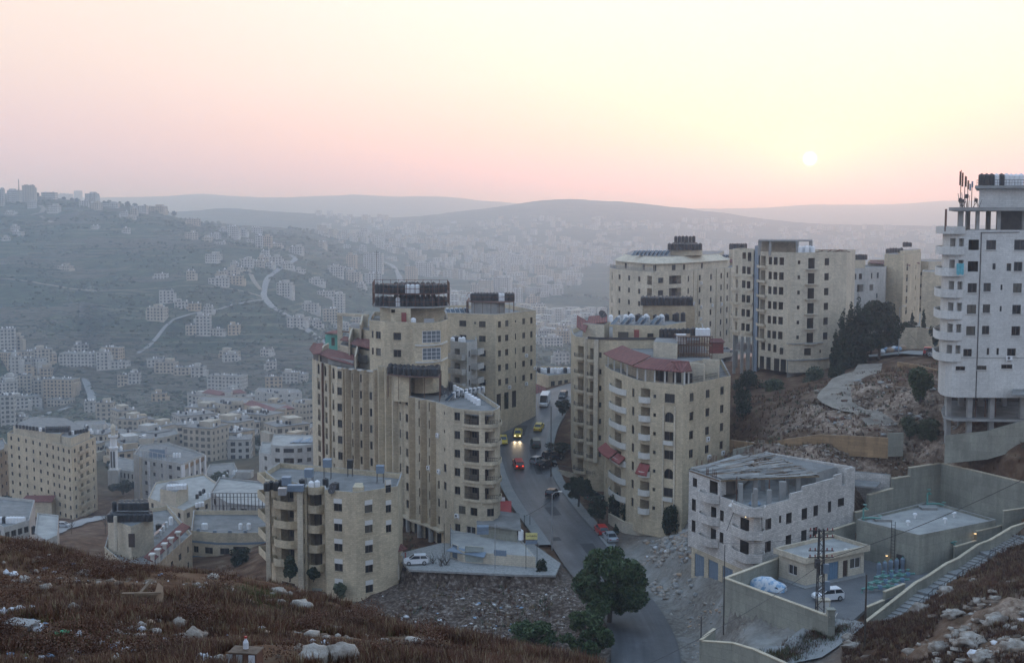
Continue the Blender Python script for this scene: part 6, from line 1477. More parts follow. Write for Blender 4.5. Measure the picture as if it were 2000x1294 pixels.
wire(P(1755,618,252),P(1830,700,200),1.0,'second thin wire from the hilltop lamp post',.03)
wire(P(880,1040,191),P(967,1030,183),.3,'thin wire linking the thin poles before the curved block',.02)
# ---- garage block and shop sign on the forecourt
gq=[XY(880,190.5,1110),XY(905,187.6,1110),XY(1046,184.6,1110)]
Gb=Bld('garage_building','low cream garage building with flat roof on the forecourt before the curved block','building',gq,[XY(1002,201,1060),XY(880,203,1060)],-53.2,P(1000,1083,185.5).z,'cream',par=.12,py=1100,xy=True,roofmat='roof_pale')
Gb.hole(Gb.u(926),2.9,-51.7,2.5,'g',m='garage_pale');Gb.hole(Gb.u(888),1.5,-51.9,2.2,'g',m='garage_grey');Gb.build()
b=MB();q0,q1=Gb.at(Gb.u(884),-1.2)[0],Gb.at(Gb.u(950),-1.2)[0];r0,r1=Gb.at(Gb.u(884),0)[0],Gb.at(Gb.u(950),0)[0];zz=Gb.zt
b.face([(*q0,zz-.35),(*q1,zz-.35),(*r1,zz+.1),(*r0,zz+.1)],0);b.face([(*q1,zz-.45),(*q0,zz-.45),(*r0,zz),(*r1,zz)],0);b.face([(*q0,zz-.45),(*q1,zz-.45),(*q1,zz-.35),(*q0,zz-.35)],0);b.build('canopy',MAT['garage_grey'],Gb.t,Gb.org)
b=MB();p_,d_=Gb.at(Gb.u(977),-.03);T=Matrix.Translation((*p_,-51.6))@Matrix.Rotation(math.atan2(d_[1],d_[0]),4,'Z');b.box(-1,1,-.02,.02,0,.9,0,T);b.build('notice_board',MAT['garage_grey'],Gb.t,Gb.org)
Gk=Bld('flat_roofed_shed','grey flat roofed shed with overhanging slab behind the garage building','shed',[XY(938,197,1070),XY(1010,193.5,1070)],[XY(1008,203,1040),XY(940,206,1040)],-52,-49.4,'concrete_panel',par=0,py=1060,xy=True,roofmat='concrete');Gk.build()
Gk.block('roof_slab',offset_poly(Gk.poly,-.6),-49.38,-49.1,'concrete')
for i,px in enumerate((1018,1026,1034)):pass
ck=[(1008,1068,'pale upright water heater beside the shed wall')]
x,y=XY(1010,193,1060);tank(x+.6,y,-50.9,'white_tall','pale upright tank beside the shed behind the garage')
cistern(943,1042,-49.1,.1,'blue grey cistern on the left end of the shed roof',1.8,1.4,1.1)
sg=thing('roadside_sign','tall yellow sign board on two poles beside the forecourt','sign',P(1038,1112,184));
for dx in(-.85,.85):place('pole',_box_mesh('pole',.09,.09,6.0,'dark_metal'),sg,(dx,0,-.3))
b=MB();b.box(-.9,.9,-.06,.06,4.75,5.75);b.build('board',MAT['sign_yellow'],sg)
b=MB();rs=random.Random(5);x_=-.72
while x_<.7:
 w_=rs.uniform(.08,.2);b.box(x_,x_+w_,-.075,-.06,5.22,5.29);
 if rs.random()<.6:b.box(x_,x_+.035,-.075,-.061,5.29,5.29+rs.uniform(.08,.24))
 if rs.random()<.6:b.box(x_+w_*.4,x_+w_*.4+.045,-.075,-.06,rs.choice((5.12,5.42)),rs.choice((5.16,5.46))if False else 5.17)
 x_+=w_+.05
b.build('lettering',MAT['ink'],sg)
b=MB();b.box(-.9,.9,-.05,.05,4.0,4.6);b.build('lower_board',MAT['garage_grey'],sg)
t=thing('shop_canopy','red fabric canopy with white lettered edge right of the curved block','awning',P(984,1000,206));b=MB();pitched(b,[(-1.6,-1,0),(1.3,-.6,-.1)],[(-1.6,1.0,1.9),(1.3,1.2,1.7)],0,.06);b.box(-1.6,1.3,-1.0,-.93,-1.6,-.1);b.build('cover',MAT['red_paint'],t);b=MB();b.box(-1.6,.2,.9,1.0,1.75,2.4);b.build('sign_board',MAT['white_paint'],t);
for dx in(-1.3,1.1):place('post',_box_mesh('post',.08,.08,3.6,'dark_metal'),t,(dx,-.9,-3.6))
for i in range(4):q=P(1002+i*11,1012,205);t=thing('fence_post',f'thin dark metal fence post, {nth(i)} beside the street below the red canopy','post',(q.x,q.y,q.z-1.1),0,'fence posts below the red canopy');place('shaft',_box_mesh('shaft',.1,.1,1.7,'dark_metal'),t)
t=thing('entrance_porch','red tiled porch over dark red posts at the right of the front left block','porch',P(772,1095,189.5));po2=tuple(t.location)
b=MB();pitched(b,[P(741,1072,187),P(764,1080,186)],[P(756,1063,190),P(776,1064,190)]);pitched(b,[P(764,1080,186),P(796,1070,187.5)],[P(776,1064,190),P(784,1061,191)]);b.build('tiled_roof',MAT['red_tile'],t,po2)
for px,D in((745,187.4),(764,186.5),(792,188)):q=P(px,1100,D);b=MB();b.box(q.x-.1,q.x+.1,q.y-.1,q.y+.1,q.z-1.2,P(px,1078,D).z);b.build('post',MAT['canopy_red'],t,po2)
q=P(764,1110,188);b=MB();b.box(q.x-1.6,q.x+1.8,q.y,q.y+.3,q.z-2,q.z+2.0);b.build('wall',MAT['beige'],t,po2)
rwall('small cream wall with gate pier beside the porch and white car',[wz(761,1102,186.2),wz(780,1102,186.5)],'cream',.4,lambda p:p[2]-2.4,'garden_wall')
hq=thing('gatehouse','small building with red hipped tile roof at the top of the street','building',P(1040,770,294));ho=tuple(hq.location)
b=MB();zt0=P(1042,767,291).z;q0=P(1018,790,291);q1=P(1060,790,291);b.box(q0 .x,q1 .x,291.5,298,q0 .z-2,zt0+.4);b.build('wall',MAT['beige'],hq,ho)
b=MB();ez=P(1042,768,290).z;apx=(P(1042,747,295).x,295,P(1042,747,295).z);cr=[(q0 .x-1.1,290.2,ez),(q1 .x+1.3,290.2,ez),(q1 .x+1.3,299.5,ez),(q0 .x-1.1,299.5,ez)]
for i in range(4):a,c=cr[i],cr[(i+1)%4];L=(Vector(c)-Vector(a)).length;b.face([a,c,apx],0,[(0,0),(L,0),(L/2,5)])
b.face(cr[::-1],0);b.build('tiled_roof',MAT['red_tile'],hq,ho);place('door',_box_mesh('door',1.6,.1,2.3,'door_dark'),hq,(q0 .x+1.6-ho[0],291.4-294,-1.8))
Lw=Bld('low_beige_house','low beige house with white drums on its roof beyond the red hipped gatehouse','house',[(1048,306),(1072,300),(1120,305)],[(1125,318),(1055,320)],-43,Zat(732,301),'beige',par=.4,py=745)
for px in(1080,1094,1106):Lw.col(px,1.3,1.3,'w',Zat(748,302),(0,))
Lw.build()
for i in range(10):x,y=XY(1052+i*6.5,308+(i%2),728);tank(x,y,Lw.zr,'white' if i not in(0,3,8)else 'black',f'{"white" if i not in (0, 3, 8) else "black"} drum, {nth(i)} on the low beige house','drums on the low beige house')
Ct2=thing('street_kiosk','small red roofed kiosk on the rear street beside the long block','kiosk',P(1398,675,300));o2=tuple(Ct2 .location);b=MB();b.box(-2.5,3,-1,2,-3,1.6);b.build('wall',MAT['canopy_red'],Ct2);b=MB();pitched(b,[(-3.2,-1.8,1.6),(3.6,-1.8,1.6)],[(-2.2,1,3.0),(2.6,1,3.0)]);b.build('tiled_roof',MAT['red_tile'],Ct2)
Ct2 .scale=(.6,.6,.6)
# ==== the lower town and the far hillside
plain('rock_dull',(.13,.125,.10),.9,.3,.1)
def hit(px,py,d0=450,d1=5200,n=260):
 """distance at which the sight line through a photo pixel meets the terrain"""
 D=np.geomspace(d0,d1,n);k=P(px,py,1.0);X,Y,Zr=k.x*D,D,k.z*D
 T=terrain_z(X,Y);m=np.where(T>=Zr)[0]
 if not len(m):return d1*.8
 i=m[0]
 if i==0:return D[0]
 a,b=Zr[i-1]-T[i-1],Zr[i]-T[i];return D[i-1]+(D[i]-D[i-1])*a/(a-b)
def autobld(name,label,cat,front,back,zb,zt,mat,ncols,floors,w=1.2,h=1.35,par=.6,py=900,group=None,blank=(),logg=(),seed=0,roofmat='roof_grey',build=True):
 o=Bld(name,label,cat,front,back,zb,zt,mat,par,3.1,py,group,roofmat);r_=random.Random(seed);st=(zt-par-zb)/floors
 for sgi,nc in enumerate(ncols):
  u0,u1=o.cum[sgi],o.cum[sgi+1]
  for j in range(nc):
   u=u0+(u1-u0)*(j+.5)/nc;k0='l' if(sgi,j)in logg else 'wh' if False else 'w';ww=min(w*(1.9 if k0=='l' else r_.choice((.8,1,1.15))),(u1-u0)/nc*.8)
   for k in range(floors):
    if(k,j,sgi)in blank:continue
    o.holes.append(dict(u0=u-ww/2,u1=u+ww/2,z0=zt-par-.35-(2.0 if k0=='l' else h)-.25-st*k,z1=zt-par-.6-st*k,kind=k0,rail='rail'))
 return o.build()if build else o
U_=autobld('tall_apartment_block','large nine storey beige apartment block at the lower left with rooftop tanks','building',[(17,432),(60,424),(100,414),(141,404),(189,424)],[(140,452),(60,455)],-101,Zat(872,404),'beige',(3,3,4,4),8,py=920,logg=((3,2),(3,1)))
for k in range(8):U_.balcony(U_.u(153),U_.u(175),U_.zt-3.3-3.05*k,.8,.3,'solid',.8)
uu=offset_poly(U_.poly,1.8);U_.block('upper_storey',uu,U_.zr,U_.zt+2.2,'beige_grey')
U_.block('stair_house',[XY(*q,850)for q in((88,414),(118,412),(130,425),(96,428))],U_.zr,Zat(845,414),'beige')
zU=Zat(845,414)
for r in range(2):tank_row(XY(89,415+r*2.5,838),XY(137,416+r*2.5,838),12,zU,colors(12,()),f'{("front", "back")[r]} row on the lower left tower','tanks on the lower left tower stair house')
for i in range(10):x,y=XY(34+i*6.5,428-i*.9,860);tank(x,y,U_.zt+2.2,'black' if i!=7 else 'white',f'{"black" if i != 7 else "white"} tank, {nth(i)} at the left of the lower left tower','loose tanks on the lower left tower')
for i in range(7):x,y=XY(137+i*5.5,414+i,860);tank(x,y,U_.zt+2.2,'black' if i!=1 else 'white',f'{"black" if i != 1 else "white"} tank, {nth(i)} at the right of the lower left tower','loose tanks on the lower left tower')
t=thing('red_roofed_annex','low annex with red roof at the foot of the lower left tower','annex',P(72,992,408));b=MB();b.box(-5,5,0,4,-3,2.4);b.build('wall',MAT['beige_grey'],t);b=MB();pitched(b,[(-5.5,-.6,2.4),(5.5,-.6,2.4)],[(-5,4,3.6),(5,4,3.6)]);b.build('tiled_roof',MAT['red_tile'],t)
V_=autobld('scaffolded_office_block','grey and white office block with pale ribs and scaffolding on its left','building',[(262,432),(278,426),(357,414),(401,432)],[(330,455),(275,450)],-101,Zat(905,414),'far_white',(0,5,4),5,1.5,1.3,py=930)
for i in range(5):V_.pier(358+i*10.5,.9,.5,-100,V_.zt-.4,'white_paint')
V_.pier(276,1.2,.5,-100,V_.zt,'cream');V_.pier(292,1.0,.4,-100,V_.zt-1,'white_paint');V_.band(V_.zt-2.2,1.4,.2,'orange_wall',V_.u(358),V_.cum[-1])
V_.block('stair_house',[XY(*q,885)for q in((292,430),(322,428),(326,436),(296,438))],V_.zr,Zat(876,430),'garage_grey')
sc_=thing('scaffold','pale tube scaffolding against the left side of the grey office block','scaffold',(XY(290,424,940)[0],424,-100));a,c=XY(262,428,930),XY(338,413.5,930);so5=tuple(sc_.location)
for k in range(7):b=MB();b.bar((*a,-98+k*3),(*c,-98+k*3),.14);b.build('ledger',MAT['alu'],sc_,so5)
for k in range(9):p=lerp2(a,c,k/8);b=MB();b.box(p[0]-.08,p[0]+.08,p[1]-.08,p[1]+.08,-101,-80);b.build('upright',MAT['alu'],sc_,so5)
for i in range(3):x,y=XY(340+i*5.5,428,885);tank(x,y,V_.zr,'white_tall',f'white tank, {nth(i)} on the grey office block roof','tanks on the grey office block')
Wb=autobld('pale_flat_roofed_block','low pale block with flat roof and white tanks on its stair house','building',[(290,351),(359,335),(446,361)],[(400,385),(305,372)],-98,Zat(996,335),'beige_pale',(4,5),4,1.6,1.5,py=1010,roofmat='roof_pale')
Wb.block('stair_house',[XY(*q,975)for q in((313,345),(344,341),(368,350),(335,356))],Wb.zr,Zat(960,341),'beige_pale');zw_=Zat(960,341)
p=P(345,977,341);
for r in range(2):tank_row(XY(326,343.4+r*1.6,950),XY(364,344.6+r*1.6,950),7,zw_,'w',f'{("front", "back")[r]} row on the pale flat roofed block','white tanks on the pale flat roofed block',tall=False)
for i,(px,py,kd)in enumerate(((385,968,'black'),(391,962,'black'),(398,958,'black'),(401,966,'white'),(412,965,'white'),(429,960,'white'),(384,985,'white'),(390,984,'white'),(396,983,'white'))):
 x,y=onroof(px,py+5,Wb.zr);tank(x,y,Wb.zr,kd,f'{kd} tank, {nth(i)} loose on the right of the pale flat roof','loose tanks on the pale flat roofed block')
S_=Bld('terraced_block','stone block just below the crest with red tile strip and black tank stack','building',[(205,228),(250,214),(296,213),(376,238)],[(330,262),(225,255)],-78,Zat(1108,214),'beige_grey',par=.9,py=1090)
for px,w in((318,1.4),(336,1.6),(352,1.9),(368,1.2)):S_.col(px,w,1.3,'w',S_.zt-2.5,(0,1,2))
S_.build();S_.band(S_.zt-.1,.18,.1,'beige_pale')
b=MB();pitched(b,[zpt(S_.at(S_.u(299),.1)[0],S_.zt+1.2),zpt(S_.at(S_.u(338),.1)[0],S_.zt+1.4),zpt(S_.at(S_.u(374),.1)[0],S_.zt+1.6)],[zpt(S_.at(S_.u(299),1.7)[0],S_.zt+2.0),zpt(S_.at(S_.u(338),1.7)[0],S_.zt+2.2),zpt(S_.at(S_.u(374),1.7)[0],S_.zt+2.4)]);b.build('tiled_roof',MAT['red_tile'],S_.t,S_.org)
for px in(301,312,325,338,352):q=S_.at(S_.u(px),.3)[0];b=MB();b.box(q[0]-.3,q[0]+.3,q[1]-.3,q[1]+.3,S_.zr,S_.zt+2.2);b.box(q[0]-.5,q[0]+.5,q[1]-.6,q[1]+.6,S_.zt+2.2,S_.zt+2.5);b.build('pillar',MAT['band_white'],S_.t,S_.org)
zS=Zat(1022,224);S_.block('stair_house',[XY(*q,1040)for q in((211,228),(256,222),(300,228),(262,238),(222,238))],S_.zr,zS,'beige_pale')
q=P(257,1052,221.5);b=MB();b.box(q.x-.55,q.x+.55,q.y-.1,q.y+.2,q.z-1.5,q.z+1);b.build('door',MAT['door_dark'],S_.t,S_.org)
q=P(226,1040,223.5);b=MB();b.tube([(q.x,q.y,zS-5),(q.x,q.y,zS+1.5)],.35,8);b.build('chimney_pipe',MAT['cream'],S_.t,S_.org)
for r,n_ in((0,9),(1,8),(2,6)):tank_row(XY(213+r*4,225.5+r*1.8,1005),XY(296-r*2,226+r*1.8,1005),n_,zS+.02,'B',f'row {("one", "two", "three")[r]} of the stack below the crest','lower tanks of the stack below the crest',sc=1.25)
deck_=[XY(*q,995)for q in((228,226),(290,226),(290,232),(230,232))];S_.block('tank_stand',deck_,zS+1.7,zS+1.8,'dark_metal')
for x_,y_ in deck_:b=MB();b.box(x_-.08,x_+.08,y_-.08,y_+.08,zS,zS+1.7);b.build('post',MAT['dark_metal'],S_.t,S_.org)
for r,n_ in((0,6),(1,5)):tank_row(XY(233,227.5+r*2,985),XY(288,227.5+r*2,985),n_,zS+1.82,'B',f'upper row {("one", "two")[r]} of the stack below the crest','upper tanks of the stack below the crest',sc=1.2)
tank(*XY(223,228,980),zS+1.6,'black_tall','single tall black tank at the left of the stack below the crest');x,y=XY(223,228,980);
for i,(px,py,kd)in enumerate(((248,1068,'white'),(242,1066,'white'),(259,1072,'white'),(267,1064,'white'),(283,1066,'black_wide'),(310,1028,'black_wide'),(334,1018,'white_tall'),(240,1060,'white'))):
 x,y=onroof(px,py+6,S_.zr);tank(x,y,S_.zr,kd,f'{kd[:5]} tank, {nth(i)} loose on the roof below the crest','loose tanks on the roof below the crest')
for i in range(3):x,y=onroof(296+i*6,1050-i*8,S_.zr);solar(x,y,S_.zr,R(-70),f'long flat collector, {nth(i)} behind the red tile strip','collectors behind the red tile strip')
T_=Bld('grey_stone_house','grey stone house with blue grey bands and dark square windows below the slope','building',[(374,250),(425,248),(478,248),(532,249)],[(528,268),(380,268)],-80,Zat(1040,248),'beige_grey',par=1.0,py=1080)
for px,w in((383,1.2),(408,1.9),(439,1.9)):T_.col(px,w,1.35,'w',Zat(1076,248),(0,1,2))
T_.col(468,2.6,2.0,'o',Zat(1076,248),(0,1));T_.build();
for z in(Zat(1063,248),Zat(1093,248)):T_.band(z,.45,.06,'garage_grey')
for px in(388,420,450,480,510):q=T_.at(T_.u(px),.15)[0];b=MB();b.box(q[0]-.35,q[0]+.35,q[1]-.25,q[1]+.1,T_.zt,T_.zt+.5);b.build('parapet_block',MAT['garage_grey'],T_.t,T_.org)
for px,kd in((398,'white'),(402,'white'),(470,'white'),(486,'white')):x,y=XY(px,255,1030);tank(x,y,T_.zr,kd,f'small white tank at {"left" if px < 400 else "centre left" if px < 410 else "centre right" if px < 480 else "right"} of the grey stone house terrace')
S2=thing('scaffold','grey scaffold and shuttering behind the grey stone house terrace','scaffold',(XY(465,268,1000)[0],268,-67));so6=tuple(S2 .location);x0,x1=XY(415,268,1000)[0],XY(520,268,1000)[0]
for i in range(16):x=x0+(x1-x0)*i/15;b=MB();b.box(x-.06,x+.06,267.9,268.1,-70,-60.2);b.build('upright',MAT['dark_metal'],S2,so6)
for z in(-67,-65,-63,-61,-60.2):b=MB();b.bar((x0,268,z),(x1,268,z),.1);b.build('ledger',MAT['dark_metal'],S2,so6)
Rb=autobld('raw_concrete_block','raw concrete block behind the scaffold, flat rubble covered roof','building',[(412,300),(445,288),(530,284)],[(540,310),(430,318)],-80,Zat(985,286),'concrete',(2,4),3,1.6,1.5,py=1000,par=.5,roofmat='roof_pale')
Y_=Bld('white_stepped_block','white stepped block with dark windows left of the curved block','building',[(506,378),(531,373),(552,371),(577,371),(612,374)],[(615,392),(512,396)],-92,Zat(889,372),'far_white',par=.5,py=900,roofmat='roof_pale')
for px,w in((519,1.6),(542,1.9),(564,3.2),(586,1.6),(604,1.4)):Y_.col(px,w,1.25 if px!=564 else 1.9,'w' if px!=564 else 'l',Y_.zt-1.5,range(5),step=3.15)
Y_.build();yu=Bld('unused','x','x',[(529,373),(552,371),(577,371),(612,374)],[(612,390),(535,392)],Y_.zt,Zat(869,372),'far_white',par=.3,py=880,roofmat='roof_pale')
bpy.data.objects.remove(yu.t);yu.t=Y_.t;yu.org=Y_.org
for px,w in((542,1.7),(564,3.2),(586,1.6),(604,1.4)):yu.col(px,w,1.25,'w',yu.zt-1.5,(0,))
yu.build();t=thing('tarpaulin','crumpled pale tarpaulin on the white stepped block roof','tarpaulin',P(588,864,378));b=MB();
for i in range(7):b.bar((-3+i,-1.5+.3*(i%2),.3),(-1.5+i*.8,2,.5+.3*(i%3)),.8,0,.15)
b.build('sheet',MAT['garage_grey'],t)
mn=P(224,945,480);mt=thing('minaret','slender pale minaret with balcony rings and small dome in the lower town','minaret',mn);hM=24.5
b=MB();b.box(-2,2,-2,2,0,6);b.build('base',MAT['far_white'],mt)
b=MB();b.lathe([(1.55,6),(1.55,14),(1.9,14.3),(1.9,15),(1.35,15.1),(1.35,19)],8);b.build('shaft',MAT['white_paint'],mt)
b=MB();b.lathe([(1.35,18.6),(2.0,19),(2.0,19.8),(1.9,19.8),(1.9,19.1),(0,19.1)],8);b.build('balcony',MAT['white_paint'],mt)
b=MB();b.lathe([(.8,19),(.8,22),(1.1,22.2),(1.0,23),(.6,23.8),(0,24.3)],10);b.build('lantern',MAT['cream'],mt);b=MB();b.tube([(0,0,24),(0,0,26)],.07,5);b.build('finial',MAT['dark_metal'],mt)
b=MB();[b.box(sx*.8-.3,sx*.8+.3,-1.62,-1.5,7,13.5)for sx in(-.7,.7)];b.build('slot_window',MAT['glass'],mt)
Mq=autobld('mosque','pale stone mosque hall at the foot of the minaret','mosque',[(213,492),(232,482),(262,478)],[(275,500),(225,510)],-108,Zat(918,480),'far_white',(3,4),2,.9,2.0,py=930)
red=lambda o,set_=.3:(lambda b:(pitched(b,[zpt(o.at(u_,-.4)[0],o.zt+.1)for u_ in[.1]+o.cum[1:-1]+[o.cum[-1]-.1]],[zpt(o.at(u_,4)[0],o.zt+2.2)for u_ in[2.5]+o.cum[1:-1]+[o.cum[-1]-2.5]]),b.build('tiled_roof',MAT['red_tile'],o.t,o.org)))(MB())
TOWN=[('pale grey block with black rooftop tanks, left of the red tiled cluster',(386,768),(448,745),(500,760),790,862,'far_beige',0,5,6),('tall beige block with a dark left face and red tiled roof edge',(478,735),(530,700),(577,716),806,885,'far_tan',1,4,5),('pale block between the red tiled block and the long curved block',(570,752),(592,745),(612,750),788,880,'far_beige',0,3,3),('beige block with two red tiled strips behind the office block',(345,650),(380,632),(446,645),866,945,'far_beige',1,3,5),('block with stacked side balconies right of the red strip block',(438,660),(468,648),(496,665),850,935,'far_beige',0,3,4),('long low block behind the minaret with flat roof',(238,560),(262,548),(352,575),866,925,'far_beige',0,3,6),('beige block with red roof strip above the minaret line',(262,620),(300,605),(365,618),858,900,'far_beige',1,2,5),('pale block with grey sheds, top centre of the cluster',(395,830),(430,815),(482,828),772,800,'far_white',1,3,4),('unroofed pale building shell on the slope beside the office block',(402,478),(452,466),(466,480),934,962,'far_white',0,4,2),('white low house with rounded roofs left of the minaret',(140,640),(172,628),(213,640),838,866,'far_white',0,3,4),('pale house right behind the large lower left tower',(186,560),(212,556),(226,562),878,905,'far_white',0,2,2),('beige block peeking left of the lower left tower',(-20,445),(0,440),(17,450),880,985,'beige_grey',0,2,2),('pale block with tanks behind the stacked balconies',(400,720),(432,705),(478,720),826,870,'far_beige',0,3,4),('narrow pale block under the terraces of the curved block',(604,600),(615,598),(622,604),858,960,'far_beige',0,1,1),('grey apartment house right of the red roofed cluster',(498,860),(540,845),(590,852),768,800,'far_white',0,3,3)]
for i,(lb,a,c,d,pt_,pb_,mt_,rd_,n0,n1)in enumerate(TOWN):
 zt0=Zat(pt_,c[1]);zb0=Zat(pb_,c[1]);fl=max(2,round((zt0-zb0)/3.2))
 o=autobld('apartment_block',lb,'building',[a,c,d],[(d[0]-8,d[1]+18),(a[0]+8,a[1]+16)],zb0-4,zt0,mt_,(n0,n1),fl,1.5,1.4,py=(pt_+pb_)/2,seed=i)
 if rd_:red(o)
 m_=MB()
 r_=random.Random(i)
 for k in range(9):
  u_=r_.uniform(.15,.85)*o.cum[-1];q,_=o.at(u_,r_.uniform(3,8));m_.lathe([(.6,o.zr),(.6,o.zr+1.4),(0,o.zr+1.6)],7,r_.random()<.35,q)
 w_=m_.build('roof_tanks',[MAT['black_plastic'],MAT['white_paint']],o.t,o.org);w_['kind']='stuff'
 q=o.at(o.cum[1],6)[0];o.block('stair_house',[(q[0]-3,q[1]-2),(q[0]+3,q[1]-2),(q[0]+3,q[1]+3),(q[0]-3,q[1]+3)],o.zr,o.zr+2.6,mt_)
LB=autobld('flat_roofed_house','flat roofed house with white drums at the left edge below the crest','building',[(-40,262),(8,250),(58,256)],[(70,275),(-30,280)],-80,Zat(1024,252),'far_white',(3,4),3,py=1040,roofmat='roof_grey')
for i in range(8):x,y=XY(2+i*6.2,256,1008);tank(x,y,LB.zr,'white' if i not in(1,)else 'black',f'white drum, {nth(i)} on the roof at the left edge' if i!=1 else 'black drum among white ones on the roof at the left edge','white drums at the left edge')
t=tank(*XY(66,240,1040),Zat(1042,240),'black_tall','black tank on the lone post left of the white shed');
LC=Bld('white_shed','small white walled shed showing above the crest at left','shed',[(68,232),(88,226),(112,230)],[(116,246),(75,248)],-78,Zat(1052,227),'far_white',par=.3,py=1050,roofmat='roof_pale');LC.build()
HP={}
def far_house_mesh(w,d,st,style):
 key=(round(w),round(d),st,style)
 if key in HP:return HP[key]
 b=MB();g=MB();rf=MB();H=st*3.1+.7;rr=random.Random(hash(key)%1000)
 b.box(-w/2,w/2,-d/2,d/2,-4,H)
 if style%2:x=rr.uniform(-w*.2,w*.2);b.box(x-w*.2,x+w*.2,-d*.3,d*.3,H,H+2.8)
 if style%3==0:b.box(-w/2-2.2,-w/2,-d*.3,d*.4,-4,H-3.1)
 if style%3==1:b.box(w/2,w/2+2.5,-d*.45,d*.3,-4,H-3.1)
 rf.box(-w/2-.25,w/2+.25,-d/2-.25,d/2+.25,H,H+.25)
 nx,ny=max(2,round(w/3.4)),max(2,round(d/3.6))
 for k in range(st):
  z=k*3.1+1.0
  for i in range(nx):
   x=-w/2+w*(i+.5)/nx;ww=.75 if(i+style)%3 else 1.05
   g.box(x-ww,x+ww,-d/2-.04,-d/2+.1,z,z+1.5+.4*((i+style)%2))
  for i in range(ny):
   y=-d/2+d*(i+.5)/ny
   for sx in(-1,1):g.box(sx*w/2-.04 if sx>0 else-w/2-.04,w/2+.04 if sx>0 else-w/2+.04,y-.6,y+.6,z,z+1.4)
 tk=MB()
 for i in range(4+st):tk.lathe([(.6,H+.25),(.6,H+1.6),(0,H+1.8)],6,rr.random()<.5,(rr.uniform(-w*.4,w*.4),rr.uniform(-d*.4,d*.4)))
 HP[key]=(b,g,rf,tk,{m:b.mesh('wall',[MAT[m]])for m in('far_white','far_beige','far_tan')},g.mesh('windows',[MAT['glass']]),rf.mesh('roof_edge',[MAT['roof_grey']]),tk.mesh('roof_tanks',[MAT['black_plastic'],MAT['white_paint']]));return HP[key]
def far_house(x,y,z,w,d,st,style,mat,rz,label,group=None,name='house'):
 k=far_house_mesh(w,d,st,style);t=thing(name,label,'house' if st<5 else 'building',(x,y,z),rz,group)
 place('wall',k[4][mat],t);place('roof_edge',k[6],t)
 for n_,i in(('windows',5),('roof_tanks',7)):o=place(n_,k[i],t);o['kind']='stuff'
